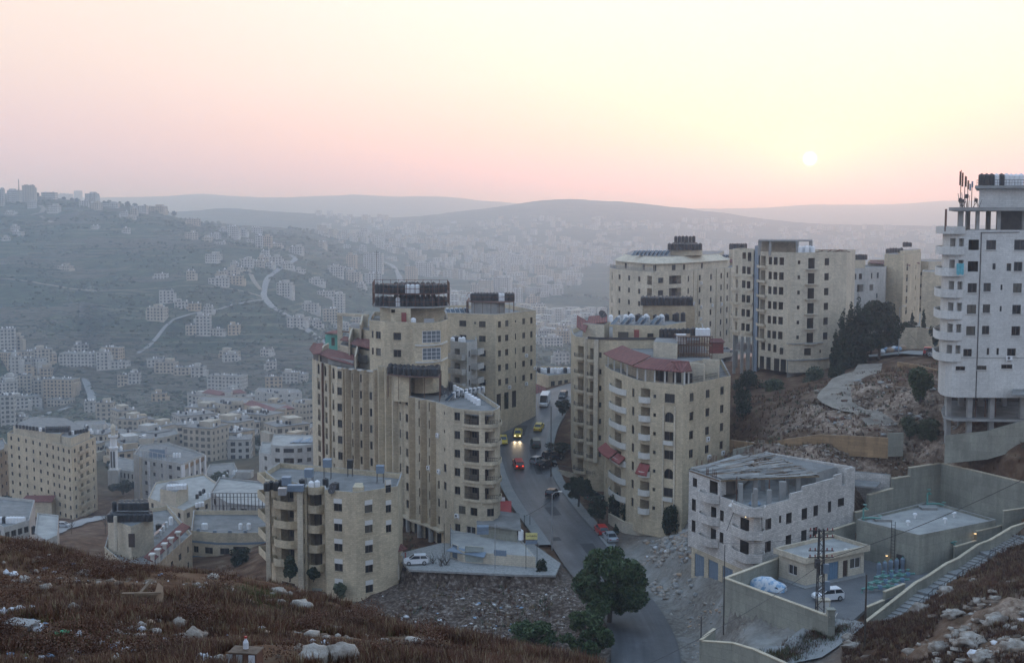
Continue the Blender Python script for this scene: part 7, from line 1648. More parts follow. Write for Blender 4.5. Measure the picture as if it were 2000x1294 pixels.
EX=[(0,30,640,690,'white block at the left edge under the hillside'),(22,45,655,690,'white block beside the left edge block with small turret'),(0,30,772,836,'tall pale block at the left edge above the lower left tower'),(28,52,815,833,'low annex beside the tall left edge block'),(82,152,742,790,'wide white five storey block with dark window bands'),(0,32,735,772,'pale block with rounded balconies at the left edge'),(30,62,732,768,'block with four balcony decks near the left edge'),(15,42,697,738,'beige narrow block near the left edge'),(42,66,700,728,'white cottage with pinkish side near the left edge'),(64,104,722,740,'low grey houses left of the white five storey block'),(164,186,783,808,'left half of the twin white houses above the minaret'),(186,223,784,822,'right stepped half of the twin white houses above the minaret'),(112,192,690,718,'long pale school building with rows of windows'),(188,216,688,722,'end pavilion of the school with tall glass strips'),(197,240,680,706,'pale block behind the school'),(142,172,676,687,'low house next to the smoke behind the school'),(229,252,732,754,'left half of the small paired white houses'),(250,275,731,750,'right half of the small paired white houses'),(216,252,706,720,'long roofed hall stepping down from the school'),(294,326,769,784,'low white farmhouse on the terrace'),(364,388,769,794,'small white house with two tanks'),(286,326,603,626,'lower of the two square houses on the hillside'),(308,340,566,592,'upper of the two square houses on the hillside'),(338,368,588,602,'low house right of the two square houses'),(366,393,592,606,'far low house in the row right of the square houses'),(397,416,599,612,'tiny cottage below the hillside track'),(361,384,634,655,'left house of the group by the diagonal road'),(381,413,619,655,'tallest house of the group by the diagonal road'),(410,440,640,656,'low house right in the group by the diagonal road'),(444,470,637,654,'boxy house standing right of the diagonal road group'),(300,328,533,546,'small house with side annex high on the hillside'),(112,142,517,530,'scattered farmhouse near the curving white track'),(24,46,454,462,'tiny isolated house at the upper left hillside'),(420,448,545,560,'long low house, left end, left of the road junction'),(446,476,541,556,'long low house, right end, left of the road junction'),(470,496,508,522,'low house in the upper cluster above the junction'),(490,520,508,521,'middle house in the upper cluster above the junction'),(518,551,504,517,'right house with five bays in the upper cluster'),(498,514,462,484,'left wing of the ribbed block high on the hillside'),(512,532,461,485,'ribbed white block high on the hillside'),(444,467,443,467,'lone six storey block on the upper hillside'),(395,415,465,473,'low villa left of the lone six storey block'),(235,250,414,426,'small villa below the crest'),(166,192,378,403,'tall block on the crest, middle of the skyline'),(144,160,372,393,'narrow tower on the left skyline'),(14,42,372,396,'large block on the skyline left of the mast'),(42,68,364,394,'highest domed block on the left skyline'),(0,9,370,402,'block cut by the left edge on the skyline'),(255,288,402,415,'big pale villa below the skyline crest'),(290,325,405,415,'row of low houses at the right end of the crest'),(80,110,376,388,'pale row of houses on the left skyline'),(110,142,378,390,'second pale row of houses on the left skyline'),(152,182,394,405,'low houses beneath the tall crest block'),(200,232,398,406,'scattered low roofs below the crest'),(362,392,427,440,'hazy building group right of the crest end'),(540,572,553,580,'stepped house right of the road junction'),(628,660,600,632,'house with colonnade left of the terraced block'),(652,674,574,612,'tall narrow house above the tiled terraces'),(617,655,567,580,'row of small roofs right of the junction'),(676,698,499,527,'narrow tower with turret in the valley'),(710,750,495,531,'wide eight storey block in the valley behind the mast'),(674,705,532,551,'low block below the narrow valley tower'),(710,746,533,557,'low block below the wide valley block'),(645,672,523,541,'small house left of the narrow valley tower'),(790,814,521,556,'hazy block right of the white mast road'),(812,846,514,540,'hazy block on the valley shelf'),(935,964,546,582,'left of the twin hazy towers over the square block'),(964,998,540,580,'right of the twin hazy towers over the square block'),(1000,1022,562,590,'hazy block right of the twin hazy towers'),(1028,1056,577,602,'hazy stepped block at the shoulder of the square block'),(1037,1066,594,618,'pale house right behind the square block'),(918,938,556,582,'hazy low block left of the twin hazy towers'),(402,482,732,764,'wide five storey block above the middle cluster'),(372,402,716,738,'blank grey square building above the middle cluster'),(515,552,738,758,'white block above the middle cluster, left part'),(550,585,726,750,'white block with raised end wall above the middle cluster'),(1075,1115,642,662,'pale house in the gap before the bow fronted block'),(1058,1100,660,678,'long pale house in the gap before the bow fronted block'),(1080,1113,690,712,'pale villa low in the gap before the bow fronted block')]
for i,(xl,xr,yt,yb,lb)in enumerate(EX):
 D=hit((xl+xr)/2,yb,600);q=P((xl+xr)/2,yb,D);w=(xr-xl)/FPX*D*.88;st=max(1,round((yb-yt)/FPX*D/3.2));r_=random.Random(i)
 far_house(q.x,q.y+w*.2,q.z,max(6,w),max(6,min(w*.6,14)),st,i%6,('far_white','far_beige','far_white','far_white','far_tan')[i%5],r_.uniform(-.3,.3),lb)
q=P(37,372,2000);t=mast(q.x,q.y,gz(q.x,q.y),28,'tall radio mast on the left skyline',r=.9,arms=4)
r_=random.Random(11);cand=[]
while len(cand)<1500:
 D=math.exp(r_.uniform(math.log(1250),math.log(3750)));px=r_.uniform(560,1330)if D<2600 else r_.uniform(560,1900)
 x,y=ratio(px,600)*D,D;dens=vnoise([x],[y],420,21)[0]*.6+vnoise([x],[y],130,22)[0]*.4
 if dens>-.32 and px>(760 if D<2300 else 620):cand.append((x,y,px))
ca=np.array(cand);cz=terrain_z(ca[:,0],ca[:,1]);order=np.argsort(ca[:,1])
big=MB()
for n_,i in enumerate(order):
 x,y,z=ca[i,0],ca[i,1],cz[i];st=r_.choice((1,2,2,3,3,4,5));w=r_.choice((9,12,15,18));d=r_.choice((9,11));
 if n_<92:far_house(x,y,z,w,d,st,r_.randrange(6),r_.choice(('far_white','far_white','far_beige','far_tan')),r_.uniform(-.8,.8),'small flat roofed house, hazy, one of many in the far valley','hazy houses of the far valley')
 else:
  T=Matrix.Translation((x,y,z))@Matrix.Rotation(r_.uniform(-.8,.8),4,'Z');big.box(-w/2,w/2,-d/2,d/2,-3,st*3.1,r_.randrange(3),T)
  for k in range(st):
   for j in range(3):big.box(-w*.4+j*w*.3,-w*.4+j*w*.3+w*.15,-d/2-.06,-d/2,k*3.1+.8,k*3.1+2.4,3,T)
o=big.build('distant_town',[MAT['far_white'],MAT['far_beige'],MAT['far_white'],MAT['glass']]);tag(o,'mass of distant hazy houses spread over the valley','houses',None,'stuff')
PK=[]
for i in range(64):
 px,pyb=(r_.uniform(372,604),r_.uniform(795,905))if i<34 else(r_.uniform(0,120),r_.uniform(700,812))if i<48 else(r_.uniform(120,380),r_.uniform(838,905))
 D=hit(px,pyb,520,1300,160);q=P(px,pyb,D);PK.append((px,q,r_.choice((2,3,4))if i>=34 else r_.choice((3,4,5)),r_.choice(('far_white','far_beige','far_beige','far_tan')),0 if i<34 else 1 if i<48 else 2))
PK.sort(key=lambda a:a[0]);KC={}
for px,q,st,mt_,ar in PK:
 k=(st,mt_,ar);c=KC.get(k,0);KC[k]=c+1
 far_house(q.x,q.y,q.z,r_.choice((12,16,20)),r_.choice((11,14)),st,r_.randrange(6),mt_,r_.uniform(-.7,.7),f'{("", "", "two", "three", "four", "five")[st]} storey {mt_[4:]} house, {nth(c)} such, {("around the red tiled blocks", "along the left edge", "around the minaret")[ar]}','houses packed among the lower town blocks')
KC={};HS=[]
for i in range(58):
 px,pyb=(r_.uniform(340,730),r_.uniform(452,560))if i<30 else(r_.uniform(0,330),r_.uniform(400,470))if i<40 else(r_.uniform(230,600),r_.uniform(690,770))if i<50 else(r_.uniform(560,720),r_.uniform(560,650));HS.append((px,pyb,r_.choice((1,2,2,3)),r_.choice(('far_white','far_beige','far_white')),0 if i<30 else 1 if i<40 else 2 if i<50 else 3))
HS.sort()
for px,pyb,st,mt_,ar in HS:
 k=(st,mt_,ar);c=KC.get(k,0);KC[k]=c+1;D=hit(px,pyb,600,3600,200);q=P(px,pyb,D)
 far_house(q.x,q.y,q.z,r_.choice((9,13,17)),r_.choice((9,11)),st,r_.randrange(6),mt_,r_.uniform(-.6,.6),f'{("", "one", "two", "three")[st]} storey {mt_[4:]} house, {nth(c)} such {("above the road junction", "below the skyline crest", "at the hillside foot", "right of the road junction")[ar]}','houses dotted over the hillside')
N=5200;g=np.random.default_rng(8);D=np.exp(g.uniform(math.log(900),math.log(2300),N));px=g.uniform(-100,760,N);X=(px-1000)/2400*D;k=vnoise(X,D,170,61)+vnoise(X,D,60,62)*.6>.0;X,D=X[k],D[k];N=len(X)
z0,zx,zy=terrain_z(X,D,False),terrain_z(X+6,D,False),terrain_z(X,D+6,False);gx,gy=(zx-z0)/6,(zy-z0)/6;gl=np.hypot(gx,gy)+1e-6;dx,dy=-gy/gl,gx/gl;sg=np.sign(dx);dx,dy=dx*sg,dy*sg;Lh=g.uniform(8,38,N)
A0=np.stack([X-dx*Lh,D-dy*Lh],1);A1=np.stack([X,D],1);A2=np.stack([X+dx*Lh,D+dy*Lh],1);V=[]
za,zb_,zc2=terrain_z(A0[:,0],A0[:,1]),terrain_z(X,D),terrain_z(A2[:,0],A2[:,1]);ht=g.uniform(.5,1.5,N)
for(p,z),(q,w_)in(((A0,za),(A1,zb_)),((A1,zb_),(A2,zc2))):
 for off,up_ in((0,0),(1,1)):pass
 f=lambda P_,Z_,o_,h_:np.stack([P_[:,0],P_[:,1]+o_,Z_+h_],1)
 V+=[f(p,z,0,-1.),f(q,w_,0,-1.),f(q,w_,0,ht),f(p,z,0,ht),f(p,z,0,ht),f(q,w_,0,ht),f(q,w_,1.2,ht),f(p,z,1.2,ht)]
V=np.stack(V,1).reshape(-1,3);me=np_mesh('terrace_walls',V,np.arange(len(V)).reshape(-1,4));me.materials.append(MAT['rock_dull']);o=place('terrace_walls',me);tag(o,'dry stone terrace walls stepping across the far hillside','walls',None,'stuff')
def smoke():
 m=bpy.data.materials.new('smoke');m.use_nodes=True;t=m.node_tree;t.nodes.clear();o=t.nodes.new('ShaderNodeOutputMaterial');v=t.nodes.new('ShaderNodeVolumePrincipled')
 v.inputs['Color'].default_value=(.8,.88,.95,1);ob=t.nodes.new('ShaderNodeTexCoord')
 n1=nd(t,'ShaderNodeTexNoise',{'Vector':ob.outputs['Object'],'Scale':.06,'Detail':4});mr=nd(t,'ShaderNodeMapRange',{0:n1 .outputs[0],1:.45,2:.7,3:0.,4:.003});t.links.new(mr.outputs[0],v.inputs['Density']);t.links.new(v.outputs[0],o.inputs['Volume'])
 D=hit(165,690,700);q=P(166,688,D);b=MB();b.tube([(0,0,-2),(2,0,10),(7,0,24),(14,0,40)],[2,6,12,18],20);s=b.build('smoke',m);s.location=q;tag(s,'thin column of bluish smoke drifting above the school','smoke',None,'stuff')
smoke()
# ==== vegetation, rocks, litter
def leaf_mesh(name,centers,radii,n,size,mat,seed=0,flat=.75):
 g=np.random.default_rng(seed);c=np.array(centers,float);r=np.array(radii,float);w=r[:,0]**2;k=g.choice(len(c),n,p=w/w.sum())
 v=g.normal(size=(n,3));v/=np.linalg.norm(v,axis=1)[:,None];rad=g.random(n)**.42;pos=c[k]+v*rad[:,None]*r[k]
 a=g.normal(size=(n,3));a/=np.linalg.norm(a,axis=1)[:,None];bb=np.cross(a,g.normal(size=(n,3)));bb/=np.linalg.norm(bb,axis=1)[:,None]
 s=(size*g.uniform(.6,1.4,n))[:,None];q=np.stack([pos-a*s-bb*s*.55,pos+a*s-bb*s*.3,pos+a*s*.9+bb*s*.5,pos-a*s*.7+bb*s*.55],1).reshape(-1,3)
 me=np_mesh(name,q,np.arange(4*n).reshape(-1,4));me.materials.append(MAT[mat]);return me
def tree(px,pyb,D,wpx,hpx,label,kind='round',mat='leaf',n=5000,size=.22,name='tree',cat='tree',seed=1,zb=None,trunkf=.25,clear=None):
 """crown wpx wide, whole plant hpx tall in photo pixels at distance D"""
 q=P(px,pyb,D);W=wpx/FPX*D/2;H=hpx/FPX*D;zb=q.z if zb is None else zb;t=thing(name,label,cat,(q.x,q.y,zb));r_=random.Random(seed)
 cs,rs=[],[]
 if kind=='round':
  ch=H*(1-trunkf)
  for i in range(38):
   a=r_.uniform(0,6.28);u=r_.uniform(-1,1);rr=math.sqrt(1-u*u*.8)*r_.uniform(.2,.9);cs.append((math.cos(a)*rr*W,math.sin(a)*rr*W,H*trunkf+ch*(.5+.40*u)));k=r_.uniform(.13,.34);rs.append((W*k,W*k,min(W,ch*.6)*k*.85))
 elif kind=='cypress':
  for i in range(14):f=(i+.5)/14;w_=W*(math.sin(min(1,f*2.4+.15)*1.57)*(1-f**2.2)+.08);cs.append((r_.uniform(-.2,.2)*W,r_.uniform(-.2,.2)*W,H*f));rs.append((w_,w_,H/11))
 elif kind=='bush':
  for i in range(14):a=r_.uniform(0,6.28);rr=r_.uniform(0,.7);cs.append((math.cos(a)*rr*W,math.sin(a)*rr*W,H*r_.uniform(.2,.75)));rs.append((W*.36,W*.36,H*.26))
 o=place('crown' if kind!='bush' else 'foliage',leaf_mesh('crown',cs,rs,n,size,mat,seed),t)
 b=MB();hh=H*(.8 if kind!='bush' else.5);tr=max(.07,W*.07);pts=[(0,0,-.6),(.1,0,hh*.3),(-.05,.1,hh*.65),(0,0,hh)]
 if kind!='bush' or True:b.tube(pts,[tr,tr*.8,tr*.5,tr*.2],7)
 if kind=='round':
  for i in range(6):c=cs[i*3];b.tube([(0,0,hh*r_.uniform(.25,.5)),(c[0]*.5,c[1]*.5,c[2]*.8),c],[tr*.5,tr*.3,tr*.1],5)
 b.build('trunk',MAT['bark'],t);return t
tree(1190,1216,164,158,156,'large round leafy tree standing over the bend of the main street',n=19000,size=.20,seed=2,trunkf=.08)
tree(1040,1272,156,128,62,'wide low green tree below the debris slope, bottom centre','round',n=9000,size=.17,seed=3,trunkf=.05)
tree(1143,1284,152,108,92,'rounded green tree beside the street at the bottom centre','round',n=9000,size=.17,seed=4,trunkf=.05)
tree(1056,1124,183,27,36,'small round shrub at the right end of the forecourt','bush',n=1800,size=.12,name='shrub',cat='shrub',seed=5,mat='leaf_dark')
tree(1130,982,214,62,52,'round dark tree beside the black parked car',n=4500,size=.2,seed=6,mat='leaf_dark',trunkf=.2)
tree(1168,1022,208,42,56,'upright dark tree above the red parked car',n=3500,size=.18,seed=7,mat='leaf_dark',trunkf=.12)
tree(1202,1012,211,34,52,'leafy shrub at the left end of the cream garden wall','bush',n=2200,size=.16,name='shrub',cat='shrub',seed=8,mat='leaf_dark')
tree(1222,1020,208,22,50,'slim upright shrub behind the cream garden wall','bush',n=1500,size=.15,name='shrub',cat='shrub',seed=9,mat='leaf_dark');tree(1272,1036,203,56,38,'spreading shrub behind the middle of the cream garden wall','bush',n=2600,size=.16,name='shrub',cat='shrub',seed=10,mat='leaf_dark')
tree(1246,1024,206,12,40,'narrow young cypress behind the cream garden wall','cypress',n=900,size=.12,seed=12,mat='leaf_dark');tree(1307,1045,197,48,66,'broad dark conifer at the right end of the cream garden wall','bush',n=5000,size=.17,seed=13,mat='leaf_dark')
tree(1203,1045,202,14,24,'tiny cypress shrub on the street side of the garden wall','cypress',n=500,size=.12,seed=14,mat='leaf_dark',name='shrub',cat='shrub')
for i,(px,pyb,w,h,lb)in enumerate(((1632,738,26,92,'leftmost cypress beside the unfinished tower'),(1643,740,30,136,'second cypress beside the unfinished tower'),(1657,738,30,152,'tall middle cypress in the dark grove'),(1671,735,34,160,'tallest cypress in the dark grove'),(1684,728,30,130,'rightmost cypress, against the round pine'))):
 tree(px,pyb,249+i*.8,w,h,lb,'cypress','leaf_dark',4200,.2,seed=20+i)
tree(1716,706,250,92,120,'big round pine with visible trunk beside the cypresses','round','leaf_dark',11000,.22,seed=26,trunkf=.22);tree(1700,706,262,70,110,'second pine standing behind the big round pine','round','leaf_dark',6000,.22,seed=27,trunkf=.2);tree(1752,690,266,50,62,'low dark tree by the hilltop lamp post','round','leaf_dark',4000,.2,seed=28,trunkf=.1);tree(1776,680,275,44,56,'dark tree behind the hilltop stone wall','round','leaf_dark',3600,.2,seed=29,trunkf=.1)
tree(1803,662,300,9,62,'thin cypress in front of the rough blank stone house','cypress','leaf_dark',1200,.18,seed=30);tree(1781,650,330,9,44,'small thin cypress below the beige tower','cypress','leaf_dark',900,.18,seed=31);tree(1826,676,250,26,44,'low tree beside the white tower balconies','bush','leaf_dark',2000,.18,seed=32)
tree(1797,782,200,72,68,'large green bush on the rock beside the white tower','bush','leaf',7000,.17,seed=33,name='bush',cat='bush');tree(1776,852,190,50,44,'bush at the end of the block wall','bush','leaf_grey',3200,.15,seed=34,name='bush',cat='bush');tree(1818,858,187,60,42,'scrubby bush below the white tower stilts','bush','leaf_grey',3600,.15,seed=35,name='bush',cat='bush')
for i,(px,pyb,D,w,h,lb)in enumerate(((1462,765,244,64,44,'dark scrub bush right of the red roofed block'),(1510,770,240,56,36,'olive bush under the stilts of the unfinished tower'),(1588,750,243,60,40,'brownish bush below the unfinished tower'),(1636,748,240,44,36,'bush at the foot of the cypresses'),(1452,812,226,40,60,'climbing dark shrub right of the red roofed block'),(1098,806,268,34,28,'dark bush at the left foot of the bow fronted block'),(1094,884,246,60,22,'low hedge beside the parked cars'),(985,800,262,20,30,'small tree beside the square block entrance'),(566,1128,185,46,46,'dark climbing plant filling the lowest balcony of the front left block'),(612,1128,183,34,22,'balcony plants on the lowest curved balcony'),(664,1170,181.5,34,34,'pale flowering shrub at the foot of the front left block'),(512,878,600,60,30,'green trees between the red tiled blocks'),(215,920,520,14,22,'small cypress left of the minaret'),(10,990,425,50,22,'trees at the left foot of the lower left tower'),(240,962,460,60,26,'scrub below the mosque'),(330,952,460,30,30,'brownish shrubs below the office block'),(470,1102,236,50,34,'dark shrub at the right of the grey stone house'),(430,945,470,40,26,'dry shrubs right of the building shell'))):
 tree(px,pyb,D,w,h,lb,'bush','leaf_dark' if i not in(1,2,10,15,17)else 'leaf_grey',2400 if D<300 else 1500,.17 if D<300 else.4,seed=40+i,name='bush',cat='bush')
for i,(px,pyb,D,h)in enumerate(((846,1120,187,40),(862,1124,185.5,46),(872,1122,186,38),(206,1040,330,48),(140,1040,330,34))):
 q=P(px,pyb,D);t=thing('bare_tree',f'thin leafless tree, {("left", "middle", "right")[i]} of three before the open ground floor' if i<3 else('leafless tree right of the lane in the lower left field','small leafless tree beside the lane in the lower left field')[i-3],'tree',q);Ht=h/FPX*D;b=MB();rt=random.Random(i);b.tube([(0,0,-.3),(.1,0,Ht*.4),(0,.1,Ht*.7)],[.09,.06,.03],6);b.build('trunk',MAT['bark'],t);c=MB()
 for k in range(26):a=rt.uniform(0,6.28);z0=rt.uniform(.25,.7)*Ht;l=rt.uniform(.3,.6)*Ht*.6;c.tube([(0,0,z0),(math.cos(a)*l*.5,math.sin(a)*l*.5,z0+l*.5),(math.cos(a+.4)*l*.8,math.sin(a+.4)*l*.8,z0+l*1.1)],[.035,.025,.012],4)
 c.build('branches',MAT['bark'],t)
def blades(name,label,X,Y,Hh,mat2,nb=7,lean=.5,seed=0,zadd=0,cat='grass',width=.12):
 g=np.random.default_rng(seed);n=len(X);Z=terrain_z(X,Y)+zadd;P0=np.repeat(np.stack([X,Y,Z],1),nb,0);m=len(P0);hh=np.repeat(Hh,nb)*g.uniform(.5,1.1,m)
 a=g.uniform(0,6.283,m);d=np.stack([np.cos(a),np.sin(a),np.zeros(m)],1);base=P0+d*(hh*g.uniform(0,.45,m))[:,None];tip=base+d*(hh*lean*g.uniform(.2,1.2,m))[:,None];tip[:,2]+=hh
 pr=np.stack([-d[:,1],d[:,0],np.zeros(m)],1)*(hh*width)[:,None];mid=(base+tip)/2+pr*.2;base[:,2]-=.05
 v=np.stack([base-pr,base+pr,tip],1).reshape(-1,3);mi=np.repeat(g.choice(len(mat2),n,p=[.62,.2,.18]if len(mat2)==3 else None),nb)
 me=np_mesh(name,v,np.arange(3*m).reshape(-1,3),mi);[me.materials.append(MAT[k])for k in mat2];o=place(name,me);tag(o,label,cat,None,'stuff');return o
g=np.random.default_rng(5)
N=38000;Y=17.5+27*g.random(N)**1.15;px=g.uniform(-80,1180,N);X=(px-1000)/2400*Y;den=vnoise(X,Y,1.7,31)+vnoise(X,Y,.6,32)*.5>-.12;X,Y=X[den],Y[den]
hg=.11+.13*np.clip(vnoise(X,Y,2.4,33)+.4,0,1.2)+.05*g.random(len(X));blades('dry_scrub','reddish brown dry scrub and grass covering the foreground slope',X,Y,hg,('dry','dry_pale','dry'),8,.7,1,0,'scrub',.07)
N=900;cx_=[(455,1165),(480,1180),(730,1225),(500,1160),(160,1255),(40,1205),(560,1215)];XX,YY=[],[]
for i,(a,c)in enumerate(cx_):
 D=hit(a,c,15,60,120);q=P(a,c,D);k=90;XX.append(q.x+g.normal(0,.55,k));YY.append(q.y+g.normal(0,.5,k))
X,Y=np.concatenate(XX),np.concatenate(YY);blades('green_tufts','yellow green grass tufts among the dry scrub of the foreground',X,Y,np.full(len(X),.17),('scrub_green',),9,.5,2,0,'grass',.06)
N=34000;Y=g.uniform(92,176,N);px=g.uniform(1640,2230,N);X=(px-1000)/2400*Y;kx=np.array([k.x for k in kp]);ky=np.array([k.y for k in kp])
edge=np.interp(Y,ky,kx)+3.2;edge=np.where(Y<ky[0],.272*Y+.6,edge);ok=(X>edge)&(vnoise(X,Y,5,35)+vnoise(X,Y,1.8,36)*.6+np.clip(np.hypot(X-50,Y-104)/12-.9,-.8,.7)>-.12);X,Y=X[ok],Y[ok]
blades('dry_scrub','dry scrub on the steep slope above the staircase at lower right',X,Y,.34+.3*g.random(len(X)),('dry','dry_pale','dry'),8,.6,3,0,'scrub',.10)
N=15000;Y=g.uniform(152,235,N);X=np.concatenate([g.uniform(-40,6,N//2),g.uniform(34,95,N-N//2)]);
ins=np.zeros(N,bool)
for poly in(YARD,FORE,[tuple(q)for q in M_.poly],[tuple(q)for q in E.poly],[tuple(q)for q in A.poly],[tuple(q)for q in H.poly],[tuple(q)for q in L_.poly]):ins|=inpoly(X,Y,poly)
dd=np.hypot(X[:,None]-RDX[None,:,0],Y[:,None]-RDX[None,:,1]).min(1);ok=~ins&(dd>8)&(vnoise(X,Y,7,37)+vnoise(X,Y,2,38)*.5>-.1);X,Y=X[ok],Y[ok]
blades('dry_scrub','dry weeds scattered over the debris slope and the broken right slope',X,Y,.35+.4*g.random(len(X)),('dry','dry_pale','leaf_grey'),8,.6,4,0,'scrub',.10)
q=[P(*k)for k in((1530,1268,133.5),(1570,1252,135.5),(1600,1236,137),(1620,1220,138))];X=np.concatenate([k.x+g.normal(0,1.1,260)for k in q]);Y=np.concatenate([k.y+g.normal(0,.9,260)for k in q]);blades('green_hedge','rough green weeds along the lane below the yard wall',X,Y,np.full(len(X),.75),('scrub_green','dry'),9,.45,6,0,'weeds',.07)
g=np.random.default_rng(12);cs,rs=[],[]
for i in range(120):
 a,c=g.uniform(-40,1080),g.uniform(1060,1290);D=hit(a,c,12,60,90)
 if D>48 or D<15:continue
 q=P(a,c,D);r=g.uniform(.18,.55);
 for k in range(3):cs.append((q.x+g.normal(0,r*.5),q.y+g.normal(0,r*.5),gz(q.x,q.y)+r*.35));rs.append((r,r,r*.6))
o=place('dry_bushes',leaf_mesh('dry_bushes',cs,rs,80000,.017,'dry',3));tag(o,'low tangled dry bushes scattered over the foreground slope','bushes',None,'stuff')
ICO=None
def ico():
 global ICO
 if ICO is None:
  import bmesh
  out=[]
  for s_ in(1,2,3):
   bm=bmesh.new();bmesh.ops.create_icosphere(bm,subdivisions=s_,radius=1);out.append((np.array([v.co[:]for v in bm.verts]),np.array([[v.index for v in f.verts]for f in bm.faces])));bm.free()
  ICO=out
 return ICO
def stones(name,label,X,Y,S,mats,seed=0,sink=.3,cat='rubble',sub=0,flat=.7,kind='stuff',probs=None):
 g=np.random.default_rng(seed);V,F=ico()[sub];n=len(X);Z=terrain_z(X,Y);k=len(V);jit=g.uniform(.6,1.25,(n,k,1));ang=g.uniform(0,6.283,n);sc_=np.stack([g.uniform(.7,1.5,n),g.uniform(.6,1.1,n),g.uniform(.4,.9,n)*flat*1.2],1)
 v=V[None]*jit*sc_[:,None]*S[:,None,None];c,s_=np.cos(ang)[:,None],np.sin(ang)[:,None];x=v[...,0]*c-v[...,1]*s_;y=v[...,0]*s_+v[...,1]*c
 v=np.stack([x+X[:,None],y+Y[:,None],v[...,2]+(Z+S*(.35-sink))[:,None]],-1).reshape(-1,3);f=(F[None]+(np.arange(n)*k)[:,None,None]).reshape(-1,3);mi=np.repeat(g.choice(len(mats),n,p=probs),len(F))
 me=np_mesh(name,v,f,mi);[me.materials.append(MAT[m])for m in mats];o=place(name,me);return tag(o,label,cat,None,kind)
plain('litter_white',(.55,.56,.58),.6,.1);plain('litter_blue',(.20,.30,.42),.6,.2);plain('litter_tan',(.35,.25,.17),.8,.2)
surf('rock_brown',[(.3,(.08,.055,.04)),(.5,(.16,.12,.09)),(.7,(.27,.23,.19))],1.2,.9,.2,None,.9)
def scat(n,cx_,cy_,sx,sy,seed):
 g=np.random.default_rng(seed);n=int(n*1.6);X,Y=cx_+g.normal(0,sx,n),cy_+g.normal(0,sy,n);k=vnoise(X,Y,3.2,seed)+vnoise(X,Y,1.1,seed+1)*.6>.08;return X[k],Y[k]
def clear_of(X,Y):
 m=np.zeros(len(X),bool)
 for poly in(YARD,FORE,[tuple(q)for q in M_.poly],[tuple(q)for q in E.poly],[tuple(q)for q in A.poly],[tuple(q)for q in B.poly]):m|=inpoly(X,Y,poly)
 dd=np.hypot(X[:,None]-RDX[None,:,0],Y[:,None]-RDX[None,:,1]).min(1);return~m&(dd>5.5)
def rub(label,n,cx_,cy_,sx,sy,s0,s1,mats,seed,probs=None,sub=0,name='rubble'):
 X,Y=scat(n,cx_,cy_,sx,sy,seed);ok=clear_of(X,Y);X,Y=X[ok],Y[ok];S=s0+(s1-s0)*np.random.default_rng(seed).random(len(X))**3;stones(name,label,X,Y,S,mats,seed,probs=probs,sub=sub)
rub('stones and rubble spilling down the slope below the forecourt',4200,-13,166,11,7,.06,.42,('rock_brown','ground','litter_white','litter_blue','rock'),51,[.45,.30,.05,.03,.17])
rub('loose stones on the upper part of the debris slope below the garage',1800,3,174,8,4,.05,.3,('rock_brown','rock','litter_white'),50,[.7,.27,.03])
rub('heaps of broken stone beside the street before the unfinished stone house',1500,26,184,5,6,.12,.8,('rock','gravel','litter_white','litter_tan'),52,[.6,.3,.04,.06])
rub('scattered stones over the dusty lot beside the street',900,24,165,4,9,.06,.35,('rock','gravel','litter_tan'),53)
rub('boulders and building waste on the broken right slope',1500,57,205,13,9,.10,.8,('rock_brown','concrete','rock','rust'),54,[.5,.2,.25,.05])
rub('loose limestone on the bank above the unfinished stone house',1200,54,188,8,3.5,.08,.5,('rock_brown','rock'),55,[.6,.4])
X,Y=scat(2200,46,108,8,9,56);e=np.where(Y<ky[0],.272*Y+1,np.interp(Y,ky,kx)+4);ok=X>e;stones('limestone_rubble','limestone rubble on the outcrop at the lower right corner',X[ok],Y[ok],.10+.75*np.random.default_rng(3).random(ok.sum())**3,('rock','rock_brown','litter_white'),56,sub=0,probs=[.6,.38,.02],flat=.45)
X,Y=scat(420,-13,25,5,4,59);stones('small_litter','small scraps of pale litter strewn over the lower left slope',X,Y,.03+.07*np.random.default_rng(6).random(len(X))**2,('litter_white','litter_blue','litter_tan'),59,cat='litter',sink=.0,flat=.5)
X,Y=scat(1500,-8,28,13,7,57);stones('small_stones','small stones strewn over the foreground slope',X,Y,.04+.14*np.random.default_rng(4).random(len(X))**2,('rock_brown','rock'),57)
def lump(px,py,D,wpx,hpx,label,mat='rock',name='boulder',cat='rock',seed=0,sub=2,rough=.25,dd=None,sq=0):
 D=hit(px,py,*((12,60,160)if D is None else(D*.85,D*1.2,60)))if dd is None else dd;q=P(px,py,D);V,F=ico()[sub];W=wpx/FPX*D/2;H=hpx/FPX*D/2;v=V.copy()
 n_=vnoise(v[:,0]*3+seed*3.1,v[:,1]*3+v[:,2]*2.3,1.1,seed)*rough+vnoise(v[:,0]*7+v[:,2]*5,v[:,1]*7+seed,1.0,seed+1)*rough*.5;v=v*(1+n_)[:,None]
 if sq:v=np.sign(v)*np.abs(v)**.6
 v=v*np.array([W,W*.8,H*1.15]);me=np_mesh(name,v,F);me.materials.append(MAT[mat]);
 if sub>2 or name!='boulder':me.polygons.foreach_set('use_smooth',np.ones(len(F),bool))
 z=gz(q.x,q.y+W*.3)+H*.45;o=place(name,me,None,(q.x,q.y+W*.3,z));tag(o,label,cat);return o
lump(612,1292,None,70,42,'large flat topped grey boulder at the bottom edge, left piece',seed=1);lump(668,1290,None,66,44,'tilted grey slab boulder at the bottom edge, right piece',seed=2);lump(587,1187,None,46,20,'rounded pale boulder near the crest before the front left block',seed=3);lump(526,1209,None,22,12,'small pale rock below the rounded crest boulder',seed=4)
